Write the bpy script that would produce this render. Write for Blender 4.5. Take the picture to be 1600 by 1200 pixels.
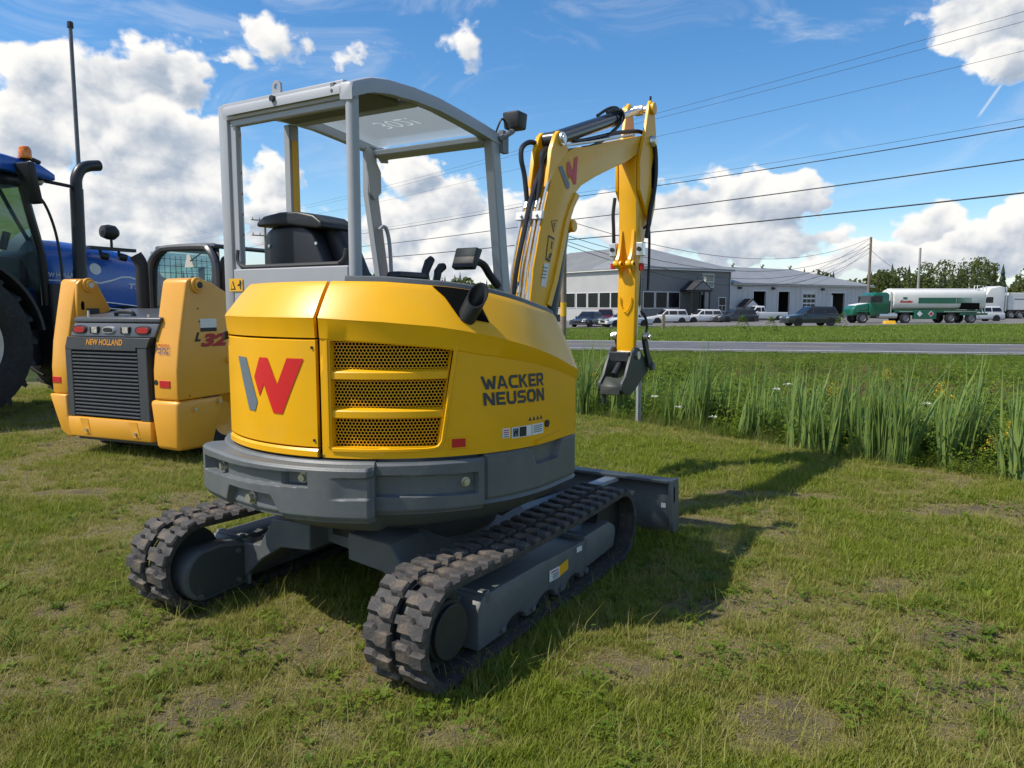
import bpy, bmesh, math, random
import numpy as np
from mathutils import Vector, Matrix
R = math.radians
random.seed(7); rng = np.random.default_rng(7)
scene = bpy.context.scene
for o in list(bpy.data.objects): bpy.data.objects.remove(o)
C = scene.collection

# ------------------------------------------------------------------ camera
CAMZ = 1.45
cam = bpy.data.cameras.new('camera'); camo = bpy.data.objects.new('camera', cam); C.objects.link(camo)
camo.location = (0, 0, CAMZ)
camo.rotation_euler = (R(90) - math.atan(123 / 1160), 0, 0)
cam.sensor_width = 36; cam.lens = 1160 / 1600 * 36; cam.clip_end = 6000; cam.clip_start = .05
scene.camera = camo

# ------------------------------------------------------------------ light
SUN_EL = 53.5; SUN_AZ = -104.0          # azimuth from the view direction (+Y), clockwise positive
sv = Vector((math.sin(R(SUN_AZ)) * math.cos(R(SUN_EL)), math.cos(R(SUN_AZ)) * math.cos(R(SUN_EL)), math.sin(R(SUN_EL))))
sun = bpy.data.lights.new('sun', 'SUN'); sun.energy = 2.2; sun.angle = R(.53); sun.color = (1, .93, .82)
suno = bpy.data.objects.new('sun', sun); C.objects.link(suno); suno.rotation_euler = sv.to_track_quat('Z', 'Y').to_euler()
scene.view_settings.view_transform = 'Standard'; scene.view_settings.look = 'None'
scene.view_settings.gamma = 1; scene.view_settings.use_curve_mapping = False
scene.view_settings.exposure = 1.18

# ------------------------------------------------------------------ node expression helper
class X:
    """a socket with arithmetic"""
    def __init__(s, nt, sock): s.nt = nt; s.k = sock
    def op(s, o, *a, clamp=False):
        n = s.nt.nodes.new('ShaderNodeMath'); n.operation = o; n.use_clamp = clamp
        for i, q in enumerate((s,) + a):
            if isinstance(q, X): s.nt.links.new(q.k, n.inputs[i])
            else: n.inputs[i].default_value = q
        return X(s.nt, n.outputs[0])
    def __add__(s, o): return s.op('ADD', o)
    def __sub__(s, o): return s.op('SUBTRACT', o)
    def __mul__(s, o): return s.op('MULTIPLY', o)
    def __truediv__(s, o): return s.op('DIVIDE', o)
    def rsub(s, v): return (s * -1.0) + v
    def smax(s, o, k): return s.op('SMOOTH_MAX', o, k)
    def max(s, o): return s.op('MAXIMUM', o)
    def sstep(s, a, b):
        n = s.nt.nodes.new('ShaderNodeMapRange'); n.interpolation_type = 'SMOOTHSTEP'
        s.nt.links.new(s.k, n.inputs[0]); n.inputs[1].default_value = a; n.inputs[2].default_value = b
        return X(s.nt, n.outputs[0])
    def clamp(s): return s.op('ADD', 0.0, clamp=True)

def combine(nt, x, y, z):
    n = nt.nodes.new('ShaderNodeCombineXYZ')
    for i, q in enumerate((x, y, z)):
        if isinstance(q, X): nt.links.new(q.k, n.inputs[i])
        else: n.inputs[i].default_value = q
    return n.outputs[0]
def mixcol(nt, f, a, b):
    n = nt.nodes.new('ShaderNodeMix'); n.data_type = 'RGBA'
    if isinstance(f, X): nt.links.new(f.k, n.inputs[0])
    else: n.inputs[0].default_value = f
    for i, q in ((6, a), (7, b)):
        if isinstance(q, bpy.types.NodeSocket): nt.links.new(q, n.inputs[i])
        else: n.inputs[i].default_value = (*q[:3], 1)
    return n.outputs[2]
def noise(nt, vec, scale, detail=4, rough=.55, dim='3D', dist=0.0):
    n = nt.nodes.new('ShaderNodeTexNoise'); n.noise_dimensions = dim
    if vec is not None: nt.links.new(vec, n.inputs['Vector'])
    n.inputs['Scale'].default_value = scale; n.inputs['Detail'].default_value = detail
    n.inputs['Roughness'].default_value = rough; n.inputs['Distortion'].default_value = dist
    return X(nt, n.outputs[0])

# ------------------------------------------------------------------ sky
world = bpy.data.worlds.new('World'); scene.world = world; world.use_nodes = True
wn = world.node_tree; wn.nodes.clear()
sk = wn.nodes.new('ShaderNodeTexSky'); sk.sky_type = 'NISHITA'; sk.sun_disc = False
sk.sun_elevation = R(SUN_EL); sk.sun_rotation = R(SUN_AZ); sk.air_density = 1.0; sk.dust_density = .2; sk.ozone_density = 3.0
hs_ = wn.nodes.new('ShaderNodeHueSaturation'); hs_.inputs['Saturation'].default_value = 1.28; wn.links.new(sk.outputs[0], hs_.inputs['Color'])
bg = wn.nodes.new('ShaderNodeBackground'); bg.inputs[1].default_value = .070; wn.links.new(hs_.outputs[0], bg.inputs[0])
CLOUD_DARK = (.36, .44, .56); CLOUD_LIGHT = (1.0, .98, .945); CLOUD_STRENGTH = .455
# cumulus: (azimuth, elevation, half width, half height, weight) in radians about the +Y axis
LOBES = [(-0.5512, 0.2429, 0.0593, 0.0396, 1), (-0.4654, 0.2609, 0.072, 0.041, 1), (-0.4046, 0.2543, 0.0415, 0.0356, 1), (-0.4488, 0.1941, 0.0957, 0.0659, 1), (-0.4173, 0.1275, 0.084, 0.0768, 1.05), (-0.5028, 0.1079, 0.0742, 0.0605, 0.9), (-0.5727, 0.1814, 0.0488, 0.046, 0.9), (-0.4717, 0.0692, 0.1363, 0.0443, 0.9), (-0.375, 0.2003, 0.033, 0.0253, 0.6), (-0.5833, 0.1029, 0.0549, 0.041, 0.7), (-0.3002, 0.3231, 0.0504, 0.0269, 0.36), (-0.2057, 0.3039, 0.0319, 0.0267, 0.26), (-0.0578, 0.3281, 0.033, 0.0252, 0.3), (-0.346, 0.2879, 0.0326, 0.0179, 0.2), (0.5372, 0.0595, 0.1163, 0.0323, 0.9), (-0.4262, 0.1637, 0.1093, 0.0853, 1), (-0.516, 0.218, 0.0858, 0.0594, 1), (-0.2984, 0.1526, 0.0374, 0.0336, 0.95), (-0.3153, 0.1053, 0.0585, 0.0404, 1), (-0.2734, 0.0788, 0.0641, 0.0319, 0.9), (-0.1274, 0.1606, 0.0458, 0.0393, 1), (-0.0928, 0.1266, 0.0801, 0.0498, 1.05), (-0.1557, 0.0931, 0.0753, 0.0446, 1), (-0.0552, 0.0775, 0.0765, 0.0494, 1), (0.0, 0.1066, 0.0593, 0.0408, 0.8), (0.1221, 0.1181, 0.0579, 0.0363, 0.9), (0.2362, 0.1339, 0.0782, 0.0376, 1), (0.3107, 0.1265, 0.0819, 0.0446, 1.05), (0.3718, 0.1337, 0.0347, 0.0286, 0.9), (0.2652, 0.091, 0.1289, 0.0397, 1), (0.1679, 0.1051, 0.0731, 0.0363, 0.8), (0.3503, 0.0768, 0.0728, 0.028, 0.8), (0.5035, 0.0935, 0.0394, 0.0289, 1), (0.5494, 0.0641, 0.0765, 0.0341, 1), (0.4552, 0.0585, 0.0631, 0.024, 0.9), (0.596, 0.0849, 0.034, 0.0342, 1), (0.4244, 0.0479, 0.0816, 0.0214, 0.8), (0.5652, 0.303, 0.0911, 0.0314, 0.85), (0.5226, 0.3166, 0.0538, 0.0246, 0.6), (0.585, 0.2628, 0.0419, 0.026, 0.6), (-0.2019, 0.0473, 0.1678, 0.0247, 0.7), (0.0427, 0.0398, 0.1264, 0.021, 0.6)]
tcw = wn.nodes.new('ShaderNodeTexCoord'); sp = wn.nodes.new('ShaderNodeSeparateXYZ'); wn.links.new(tcw.outputs['Generated'], sp.inputs[0])
dx_, dy_, dz_ = (X(wn, q) for q in sp.outputs)
AZ = dx_.op('ARCTAN2', dy_); EL = dz_.op('ARCSINE')
def vnoise(a, e, scale, detail, rough, dist=0.0): return noise(wn, combine(wn, a, e, 0.0), scale, detail, rough, '2D', dist)
def billow(a, e, scale, detail):
    vo = wn.nodes.new('ShaderNodeTexVoronoi'); vo.voronoi_dimensions = '2D'; vo.feature = 'F1'; vo.inputs['Scale'].default_value = scale
    vo.inputs['Detail'].default_value = detail; vo.inputs['Roughness'].default_value = .5
    wn.links.new(combine(wn, a, e, 0.0), vo.inputs['Vector']); return X(wn, vo.outputs['Distance']).rsub(.5)
# lobe field, domain-warped; side = how far towards the sun within the winning lobe
wa = AZ + (vnoise(AZ, EL * 1.3, 13.0, 3, .55) - .5) * .075; we = EL + (vnoise(AZ + 7.3, EL * 1.3, 13.0, 3, .55) - .5) * .05
M = None
for a, e, ra, re, w in LOBES:
    dx = (wa - a) * (1 / ra); dy = (we - e) * (1 / re)
    v = ((dx * dx + dy * dy).op('SQRT').rsub(1.0)) * w
    sd_ = dy * .8 - dx * .45
    if M is None: M = v; SD = sd_
    else:
        wt = (v - M).sstep(-.25, .25); SD = SD + (sd_ - SD) * wt; M = M.smax(v, .2)
# unseen cloud outside the lobes' stretch, cover raised to add fill light
gen = vnoise(AZ, EL * 2.4, 2.6, 3, .5) - .5
out = (AZ.op('ABSOLUTE')).sstep(.64, .74).max(EL.sstep(.50, .60))
gen = gen * 5.0 - (EL - .30).op('ABSOLUTE') * 1.2 + .05
M = M.max(gen - out.rsub(1.0) * 4.0)
def relief(a, e, d1, d2):
    n = vnoise(a, e * 1.25, 14.0, d1, .60, .15); b = billow(a + (n - .5) * .035, e * 1.25 + (n - .5) * .03, 21.0, d2)
    return n, (n - .5) * 1.15 + b * .42
n0, r0 = relief(AZ, EL, 8, 2)
sA = vnoise(AZ, EL * 1.25, 14.0, 6, .56, .15); sB = vnoise(AZ - .010, (EL + .013) * 1.25, 14.0, 6, .56, .15); sC = vnoise(AZ - .035, (EL + .045) * 1.25, 14.0, 2, .5, .15)
H0 = M.op('MINIMUM', .55) * 1.25 + r0 + .10
alpha = H0.sstep(.02, .33)
lit = (sA - sB) * .85 + (sA - sC) * .55 + SD * .50 + .80 - M.op('MAXIMUM', 0.0) * .42
lit = lit.max(alpha.rsub(1.0) * .8)
ccol = mixcol(wn, lit.sstep(.0, 1.0), CLOUD_DARK, CLOUD_LIGHT)
# thin high wisps
ci = vnoise(AZ * 1.0 + EL * .8, EL * 3.2 - AZ * .5, 4.2, 6, .62, .8).sstep(.50, .80) * EL.sstep(.02, .30) * .28
# old vapour trail
tx = (AZ - .5609) * .547 + (EL - .2282) * .837; ty = (AZ - .5609) * .837 - (EL - .2282) * .547
trail = (ty.op('ABSOLUTE').sstep(.0004, .0022).rsub(1.0)) * (tx.op('ABSOLUTE').sstep(.02, .03).rsub(1.0)) * .45
# pale bank of far cloud low over the horizon
bank = EL.sstep(-.01, .115).rsub(1.0) * (vnoise(AZ, EL * 5.0, 9.0, 5, .6).sstep(.25, .75) * .45 + .55)
ccol = mixcol(wn, (alpha * 1.4).clamp(), mixcol(wn, bank.clamp(), ccol, (.60, .71, .85)), ccol)
al = alpha.max(ci).max(trail).max(bank * .92)
cb_ = wn.nodes.new('ShaderNodeBackground'); wn.links.new(ccol, cb_.inputs[0]); cb_.inputs[1].default_value = CLOUD_STRENGTH
mx = wn.nodes.new('ShaderNodeMixShader'); wn.links.new(al.k, mx.inputs[0]); wn.links.new(bg.outputs[0], mx.inputs[1]); wn.links.new(cb_.outputs[0], mx.inputs[2])
wo = wn.nodes.new('ShaderNodeOutputWorld'); wn.links.new(mx.outputs[0], wo.inputs[0])
world.cycles.sampling_method = 'MANUAL'; world.cycles.sample_map_resolution = 512


# ------------------------------------------------------------------ materials
MATS = {}
def mat(name, col, rough=.5, metal=0.0, var=.08, vscale=6.0, bump=0.0, bscale=60.0, coat=0.0, spec=.5, dust=0.0, dustcol=(.30, .26, .19), emit=None, alpha=None, trans=0.0, sub=0.0):
    if name in MATS: return MATS[name]
    m = bpy.data.materials.new(name); m.use_nodes = True; nt = m.node_tree; b = nt.nodes['Principled BSDF']
    tc = nt.nodes.new('ShaderNodeTexCoord'); v = tc.outputs['Object']
    c = None
    if var > 0:
        nz = noise(nt, v, vscale, 5, .6)
        lo = tuple(q * (1 - var) for q in col); hi = tuple(min(1, q * (1 + var)) for q in col)
        c = mixcol(nt, nz.sstep(.3, .7), lo, hi)
    if dust > 0:
        geo = nt.nodes.new('ShaderNodeNewGeometry')
        n2 = noise(nt, v, vscale * 2.3, 7, .65).sstep(.45, .75) * dust
        c = mixcol(nt, n2, c if c is not None else col, dustcol)
    if c is not None: nt.links.new(c, b.inputs['Base Color'])
    else: b.inputs['Base Color'].default_value = (*col, 1)
    if rough > 0:
        nr = noise(nt, v, vscale * 4, 4, .6)
        rr = nr * (.22 * rough) + (rough * .89)
        nt.links.new(rr.k, b.inputs['Roughness'])
    b.inputs['Metallic'].default_value = metal
    b.inputs['Specular IOR Level'].default_value = spec
    b.inputs['Coat Weight'].default_value = coat; b.inputs['Coat Roughness'].default_value = .12
    if trans: b.inputs['Transmission Weight'].default_value = trans
    if alpha is not None: b.inputs['Alpha'].default_value = alpha
    if emit: b.inputs['Emission Color'].default_value = (*col, 1); b.inputs['Emission Strength'].default_value = emit
    if bump > 0:
        bn = nt.nodes.new('ShaderNodeBump'); bn.inputs['Strength'].default_value = bump; bn.inputs['Distance'].default_value = .01
        nt.links.new(noise(nt, v, bscale, 5, .6).k, bn.inputs['Height']); nt.links.new(bn.outputs[0], b.inputs['Normal'])
    MATS[name] = m; return m
def glassmat(name, tint, alpha, ior=1.5, milky=False):
    """thin tinted pane: mostly see-through, with a mirror-like reflection"""
    if name in MATS: return MATS[name]
    m = bpy.data.materials.new(name); m.use_nodes = True; nt = m.node_tree; nt.nodes.clear()
    out = nt.nodes.new('ShaderNodeOutputMaterial'); tr = nt.nodes.new('ShaderNodeBsdfTransparent'); tr.inputs[0].default_value = (*tint, 1)
    gl = nt.nodes.new('ShaderNodeBsdfGlossy'); gl.inputs['Roughness'].default_value = .02
    df = nt.nodes.new('ShaderNodeBsdfTranslucent' if milky else 'ShaderNodeBsdfDiffuse'); df.inputs[0].default_value = (*[q * (.8 if milky else .25) for q in tint], 1)
    fr = nt.nodes.new('ShaderNodeFresnel'); fr.inputs[0].default_value = ior
    m1 = nt.nodes.new('ShaderNodeMixShader'); m1.inputs[0].default_value = alpha
    nt.links.new(tr.outputs[0], m1.inputs[1]); nt.links.new(df.outputs[0], m1.inputs[2])
    m2 = nt.nodes.new('ShaderNodeMixShader'); nt.links.new(fr.outputs[0], m2.inputs[0])
    nt.links.new(m1.outputs[0], m2.inputs[1]); nt.links.new(gl.outputs[0], m2.inputs[2]); nt.links.new(m2.outputs[0], out.inputs[0])
    MATS[name] = m; return m

YEL = mat('yellow_paint', (.85, .425, .0), .38, 0, .05, 2.2, bump=.03, bscale=140, coat=.15, spec=.38, dust=.15, dustcol=(.62, .40, .10))
GRY = mat('slate_grey_paint', (.108, .121, .127), .48, 0, .08, 5, bump=.08, bscale=90, dust=.16)
LGR = mat('light_grey_paint', (.36, .375, .40), .42, 0, .03, 4, coat=.1)
BLK = mat('black_plastic', (.016, .016, .018), .5, 0, .2, 8)
RUB = mat('track_rubber', (.036, .035, .035), .72, 0, .25, 14, bump=.35, bscale=50, dust=.45, dustcol=(.17, .135, .095))
LUGM = mat('lug_rubber', (.050, .046, .044), .75, 0, .3, 10, bump=.5, bscale=60, dust=.8, dustcol=(.20, .15, .10))
STL = mat('bright_steel', (.72, .72, .70), .34, .85, .1, 20)
ZNC = mat('zinc_plate', (.55, .53, .45), .38, .8, .15, 25)
RED = mat('signal_red', (.55, .012, .012), .4, 0, .05)
LRED = mat('logo_red', (.62, .012, .012), .42, 0, .02)
LGREY = mat('logo_slate', (.13, .16, .19), .45, 0, .03)
DRK = mat('shade_and_black', (.006, .006, .006), .95, 0, .3, spec=.05)  # near-black, also stands in for shade in recesses, gaps and slots
WHT = mat('white_label', (.75, .75, .74), .5, 0, .03)
ORG = mat('warning_yellow', (.80, .42, .01), .5, 0, .03)

# ------------------------------------------------------------------ mesh builder
class MB:
    def __init__(s): s.v = []; s.f = []
    def add(s, vs, fs):
        o = len(s.v); s.v += [tuple(map(float, q)) for q in vs]; s.f += [tuple(i + o for i in q) for q in fs]; return s
    def box(s, x0, x1, y0, y1, z0, z1):
        return s.add([(x0,y0,z0),(x1,y0,z0),(x1,y1,z0),(x0,y1,z0),(x0,y0,z1),(x1,y0,z1),(x1,y1,z1),(x0,y1,z1)],
                     [(0,3,2,1),(4,5,6,7),(0,1,5,4),(1,2,6,5),(2,3,7,6),(3,0,4,7)])
    def hexa(s, p):   # 8 corners: bottom 4, top 4
        return s.add(p, [(0,3,2,1),(4,5,6,7),(0,1,5,4),(1,2,6,5),(2,3,7,6),(3,0,4,7)])
    def prism(s, poly, fn, d0, d1):
        n = len(poly)
        return s.add([fn(a, b, d0) for a, b in poly] + [fn(a, b, d1) for a, b in poly],
                     [tuple(range(n - 1, -1, -1)), tuple(range(n, 2 * n))] + [(i, (i + 1) % n, n + (i + 1) % n, n + i) for i in range(n)])
    def xz(s, poly, y0, y1): return s.prism(poly, lambda a, b, d: (a, d, b), y0, y1)
    def yz(s, poly, x0, x1): return s.prism(poly, lambda a, b, d: (d, a, b), x0, x1)
    def xy(s, poly, z0, z1): return s.prism(poly, lambda a, b, d: (a, b, d), z0, z1)
    def cyl(s, p0, p1, r, n=14, r1=None, caps=True):
        p0 = Vector(p0); p1 = Vector(p1); r1 = r if r1 is None else r1
        q = (p1 - p0).to_track_quat('Z', 'Y'); vs = []
        for p, rr in ((p0, r), (p1, r1)):
            for i in range(n):
                a = 2 * math.pi * i / n; vs.append(p + q @ Vector((rr * math.cos(a), rr * math.sin(a), 0)))
        fs = [(i, (i + 1) % n, n + (i + 1) % n, n + i) for i in range(n)]
        if caps: fs += [tuple(range(n - 1, -1, -1)), tuple(range(n, 2 * n))]
        return s.add(vs, fs)
    def tube(s, pts, r, n=8, caps=True, radii=None):
        pts = [Vector(p) for p in pts]; m = len(pts); vs = []; up = None
        for i, p in enumerate(pts):
            t = (pts[min(i + 1, m - 1)] - pts[max(i - 1, 0)]).normalized()
            if up is None:
                up = Vector((0, 0, 1)) if abs(t.z) < .9 else Vector((1, 0, 0))
            a = up.cross(t).normalized(); b = t.cross(a).normalized(); up = b
            rr = radii[i] if radii else r
            for k in range(n):
                g = 2 * math.pi * k / n; vs.append(p + a * (rr * math.cos(g)) + b * (rr * math.sin(g)))
        fs = [(i * n + k, i * n + (k + 1) % n, (i + 1) * n + (k + 1) % n, (i + 1) * n + k) for i in range(m - 1) for k in range(n)]
        if caps: fs += [tuple(range(n - 1, -1, -1)), tuple(range((m - 1) * n, m * n))]
        return s.add(vs, fs)
    def lathe(s, prof, org, axis, n=24, a0=0, a1=2 * math.pi):
        org = Vector(org); q = Vector(axis).to_track_quat('Z', 'Y'); vs = []; full = abs(a1 - a0 - 2 * math.pi) < 1e-6
        cols = n if full else n + 1
        for r, h in prof:
            for i in range(cols):
                a = a0 + (a1 - a0) * i / n; vs.append(org + q @ Vector((r * math.cos(a), r * math.sin(a), h)))
        fs = []
        for j in range(len(prof) - 1):
            for i in range(n):
                k = (i + 1) % cols
                fs.append((j * cols + i, j * cols + k, (j + 1) * cols + k, (j + 1) * cols + i))
        return s.add(vs, fs)
    def grid(s, P, flip=False):
        h = len(P); w = len(P[0]); vs = [p for row in P for p in row]
        fs = [(i * w + j, i * w + j + 1, (i + 1) * w + j + 1, (i + 1) * w + j) for i in range(h - 1) for j in range(w - 1)]
        if flip: fs = [f[::-1] for f in fs]
        return s.add(vs, fs)
    def slab(s, P, Q):   # closed solid between two grids of the same size
        h = len(P); w = len(P[0]); o = len(s.v); s.v += [tuple(map(float, p)) for row in P for p in row] + [tuple(map(float, p)) for row in Q for p in row]
        N = h * w; f = []
        for i in range(h - 1):
            for j in range(w - 1):
                a = (i * w + j, i * w + j + 1, (i + 1) * w + j + 1, (i + 1) * w + j)
                f.append(a); f.append(tuple(N + q for q in a[::-1]))
        for i in range(h - 1):
            for j in (0, w - 1):
                a, b = i * w + j, (i + 1) * w + j; f.append((a, b, N + b, N + a))
        for j in range(w - 1):
            for i in (0, h - 1):
                a, b = i * w + j, i * w + j + 1; f.append((a, b, N + b, N + a))
        s.f += [tuple(q + o for q in t) for t in f]; return s
    def mesh(s, name, m, smooth=35, bevel=0, seg=1, merge=0):
        me = bpy.data.meshes.new(name); me.from_pydata(s.v, [], s.f); me.validate()
        bm = bmesh.new(); bm.from_mesh(me)
        if merge: bmesh.ops.remove_doubles(bm, verts=bm.verts, dist=merge)
        bmesh.ops.recalc_face_normals(bm, faces=bm.faces)
        if bevel > 0:
            es = [e for e in bm.edges if len(e.link_faces) == 2 and e.calc_face_angle(0) > R(30)]
            bmesh.ops.bevel(bm, geom=es, offset=bevel, segments=seg, affect='EDGES', profile=.5, clamp_overlap=True)
        bm.to_mesh(me); bm.free()
        me.materials.append(m)
        if smooth:
            me.polygons.foreach_set('use_smooth', [True] * len(me.polygons)); me.set_sharp_from_angle(angle=R(smooth))
        return me
    def build(s, name, m, parent=None, smooth=35, bevel=0, seg=1, merge=0):
        return link(name, s.mesh(name, m, smooth, bevel, seg, merge), parent)
def link(name, me, parent=None):
    o = bpy.data.objects.new(name, me); C.objects.link(o)
    if parent is not None: o.parent = parent
    return o
def thing(name, label, cat, loc=(0, 0, 0), rz=0.0, group=None):
    o = bpy.data.objects.new(name, None); C.objects.link(o); o.location = loc; o.rotation_euler = (0, 0, rz); o.empty_display_size = .2
    return tag(o, label, cat, group)
def tag(o, label, cat, group=None):
    o['label'] = label; o['category'] = cat
    if group: o['group'] = group
    return o
def struct(o): o['kind'] = 'structure'; return o
def stuff(o, label=None, cat=None):
    o['kind'] = 'stuff'
    if label: o['label'] = label
    if cat: o['category'] = cat
    return o
_txt = {}
def text_geo(body, bold=0.0, shear=0.0, spacing=1.0):
    k = (body, bold, shear, spacing)
    if k in _txt: return _txt[k]
    cu = bpy.data.curves.new('lettering', 'FONT'); cu.body = body; cu.offset = bold; cu.shear = shear; cu.resolution_u = 3; cu.space_character = spacing
    o = bpy.data.objects.new('lettering', cu); C.objects.link(o)
    me = bpy.data.meshes.new_from_object(o.evaluated_get(bpy.context.evaluated_depsgraph_get()))
    vs = [tuple(v.co) for v in me.vertices]; fs = [tuple(p.vertices) for p in me.polygons]
    bpy.data.objects.remove(o); bpy.data.curves.remove(cu); bpy.data.meshes.remove(me)
    xs = [v[0] for v in vs]; ys = [v[1] for v in vs]; x0, x1, y0, y1 = min(xs), max(xs), min(ys), max(ys)
    _txt[k] = ([((v[0] - x0) / (x1 - x0), (v[1] - y0) / (y1 - y0)) for v in vs], fs); return _txt[k]
def flat_print(name, vs2, fs, fn, m, parent, cuts=0):
    """flat lettering or emblem: 2D outline (0..1) cut into strips and laid on a surface by fn"""
    bm = bmesh.new(); bv = [bm.verts.new((a, b, 0)) for a, b in vs2]
    for f in fs:
        try: bm.faces.new([bv[i] for i in f])
        except ValueError: pass
    for i in range(1, cuts + 1):
        x = i / (cuts + 1)
        bmesh.ops.bisect_plane(bm, geom=bm.verts[:] + bm.edges[:] + bm.faces[:], plane_co=(x, 0, 0), plane_no=(1, 0, 0))
    bmesh.ops.triangulate(bm, faces=bm.faces)
    for v in bm.verts: v.co = fn(v.co.x, v.co.y)
    me = bpy.data.meshes.new(name); bm.to_mesh(me); bm.free(); me.materials.append(m)
    return link(name, me, parent)
def lettering(name, body, fn, m, parent, bold=.0, shear=0, spacing=1.0, cuts=0):
    vs, fs = text_geo(body, bold, shear, spacing); return flat_print(name, vs, fs, fn, m, parent, cuts)
def quad_print(name, fn, m, parent, a0=0, a1=1, b0=0, b1=1, cuts=0):
    return flat_print(name, [(0, b0), (1, b0), (1, b1), (0, b1)], [(0, 1, 2, 3)], lambda a, b: fn(a0 + (a1 - a0) * a, b), m, parent, cuts)
def interp(x, xs, ys): return float(np.interp(x, xs, ys))
def spline(pts, n=6):
    """Catmull-Rom through points"""
    P = [Vector(p) for p in pts]; P = [2 * P[0] - P[1]] + P + [2 * P[-1] - P[-2]]; out = []
    for i in range(1, len(P) - 2):
        for k in range(n):
            t = k / n; a, b, c, d = P[i - 1], P[i], P[i + 1], P[i + 2]
            out.append(.5 * (2 * b + (c - a) * t + (2 * a - 5 * b + 4 * c - d) * t * t + (3 * b - a - 3 * c + d) * t ** 3))
    out.append(P[-2]); return out
# ================================================================== TERRAIN
EDGE = [(-60, 30), (-20, 17.5), (-6, 13.2), (-1.5, 11.2), (.68, 9.79), (1.15, 9.4), (1.58, 9.04), (2.15, 8.23), (2.65, 7.58), (3.06, 6.99), (3.49, 6.62), (3.88, 6.31), (4.17, 5.92), (5.2, 4.7), (8, 1.6), (16, -6), (60, -44)]
EP = np.array(EDGE, float)
def edge_dist(x, y):
    """signed distance beyond the mown lawn's edge (positive in the ditch)"""
    x = np.asarray(x, float); y = np.asarray(y, float); best = np.full(x.shape, 1e9); sg = np.ones(x.shape)
    for i in range(len(EP) - 1):
        a, b = EP[i], EP[i + 1]; d = b - a; L2 = d @ d
        t = np.clip(((x - a[0]) * d[0] + (y - a[1]) * d[1]) / L2, 0, 1); px, py = a[0] + t * d[0], a[1] + t * d[1]
        q = np.hypot(x - px, y - py); cr = d[0] * (y - a[1]) - d[1] * (x - a[0]); m = q < best
        best = np.where(m, q, best); sg = np.where(m, np.sign(cr), sg)
    return best * sg
RD = np.array([math.cos(R(-12)), math.sin(R(-12))]); RN = np.array([-RD[1], RD[0]]); RC = np.array([11.0, 32.0]); RW = 3.7
def road_dist(x, y): return (np.asarray(x) - RC[0]) * RN[0] + (np.asarray(y) - RC[1]) * RN[1]
_tab = np.random.default_rng(3).random((256, 256))
def vnz(x, y):
    x = np.asarray(x, float); y = np.asarray(y, float); xi = np.floor(x).astype(int); yi = np.floor(y).astype(int); fx = x - xi; fy = y - yi
    fx = fx * fx * (3 - 2 * fx); fy = fy * fy * (3 - 2 * fy); T = lambda a, b: _tab[a % 256, b % 256]
    return (T(xi, yi) * (1 - fx) + T(xi + 1, yi) * fx) * (1 - fy) + (T(xi, yi + 1) * (1 - fx) + T(xi + 1, yi + 1) * fx) * fy
def fbm(x, y, o=4):
    s_ = 0; a = .5; n = 0
    for k in range(o): s_ = s_ + a * vnz(x * 2 ** k + 17 * k, y * 2 ** k + 31 * k); n += a; a *= .5
    return s_ / n
def gz(x, y):
    x = np.asarray(x, float); y = np.asarray(y, float); e = edge_dist(x, y); rd = road_dist(x, y)
    z = np.interp(e, [0, .35, 1.1, 2.2, 4.5, 6], [0, -.10, -.48, -.52, -.34, -.30])
    far = np.interp(x, [8, 34], [-.62, -.30]); w = np.clip((y - 45) / 18, 0, 1) * np.clip((rd - RW) / 8, 0, 1); z = z * (1 - w) + far * w
    z = z - .03 * (np.abs(rd) < RW + .25) + (fbm(x * .9, y * .9, 3) - .5) * .05 * (e < 0) * np.clip(np.hypot(x, y) / 3, .3, 1)
    return z
PATCH = [(1.98, 3.73, .22, .16), (.98, 2.45, .30, .22), (3.3, 5.15, .75, .22), (4.3, 4.75, .7, .2), (1.95, 3.12, .36, .2), (1.74, 5.65, .40, .14), (1.22, 4.85, .28, .14), (-1.15, 2.53, .30, .2), (-3.4, 5.6, .45, .16), (.45, 2.85, .30, .16), (.95, 3.45, .30, .16), (-.5, 2.72, .28, .16), (1.85, 2.65, .3, .2), (-2.15, 3.4, .2, .12), (-.2, 2.35, .2, .12), (-1.95, 2.6, .22, .14), (2.3, 5.55, .3, .12)]
def dryness(x, y):
    """0 lush .. 1 bare; worn patches have shapes of their own"""
    x = np.asarray(x, float); y = np.asarray(y, float); e = edge_dist(x, y)
    left = np.clip((.2 - x) / 2.5, 0, 1)
    d = (fbm(x * 1.3 + 5, y * 1.3, 4) - .5) * 1.2 + .30 + .20 * left + (fbm(x * 6, y * 6 + 9, 3) - .5) * .75
    for cx, cy, rx, ry in PATCH:
        q = np.hypot((x - cx) / rx, (y - cy) / ry) + (fbm(x * 5 + cx * 9, y * 5, 3) - .5) * 1.1 + (fbm(x * 17 + cx, y * 17, 2) - .5) * .9
        d = np.maximum(d, np.clip(1.32 - q * .85, 0, 1))
    d = np.maximum(d, np.clip(1 - np.abs(e + .12) / .30, 0, 1) * .60 * (fbm(x * 2, y * 2, 2) + .35))
    return np.clip(d, 0, 1)
def axis(spans):
    out = [spans[0][0]]
    for a, b, st in spans: n = max(1, int(round((b - a) / st))); out += [a + (b - a) * k / n for k in range(1, n + 1)]
    return np.array(out)
gx = axis([(-3000, -600, 600), (-600, -100, 100), (-100, -20, 10), (-20, -6, 1), (-6, 7, .11), (7, 20, .5), (20, 70, 2.5), (70, 140, 10), (140, 600, 115), (600, 3000, 600)])
gy = axis([(-600, -100, 100), (-100, -5, 12), (-5, 1.5, .8), (1.5, 11, .11), (11, 26, .4), (26, 40, .35), (40, 130, 3), (130, 600, 60), (600, 3500, 580)])
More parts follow.
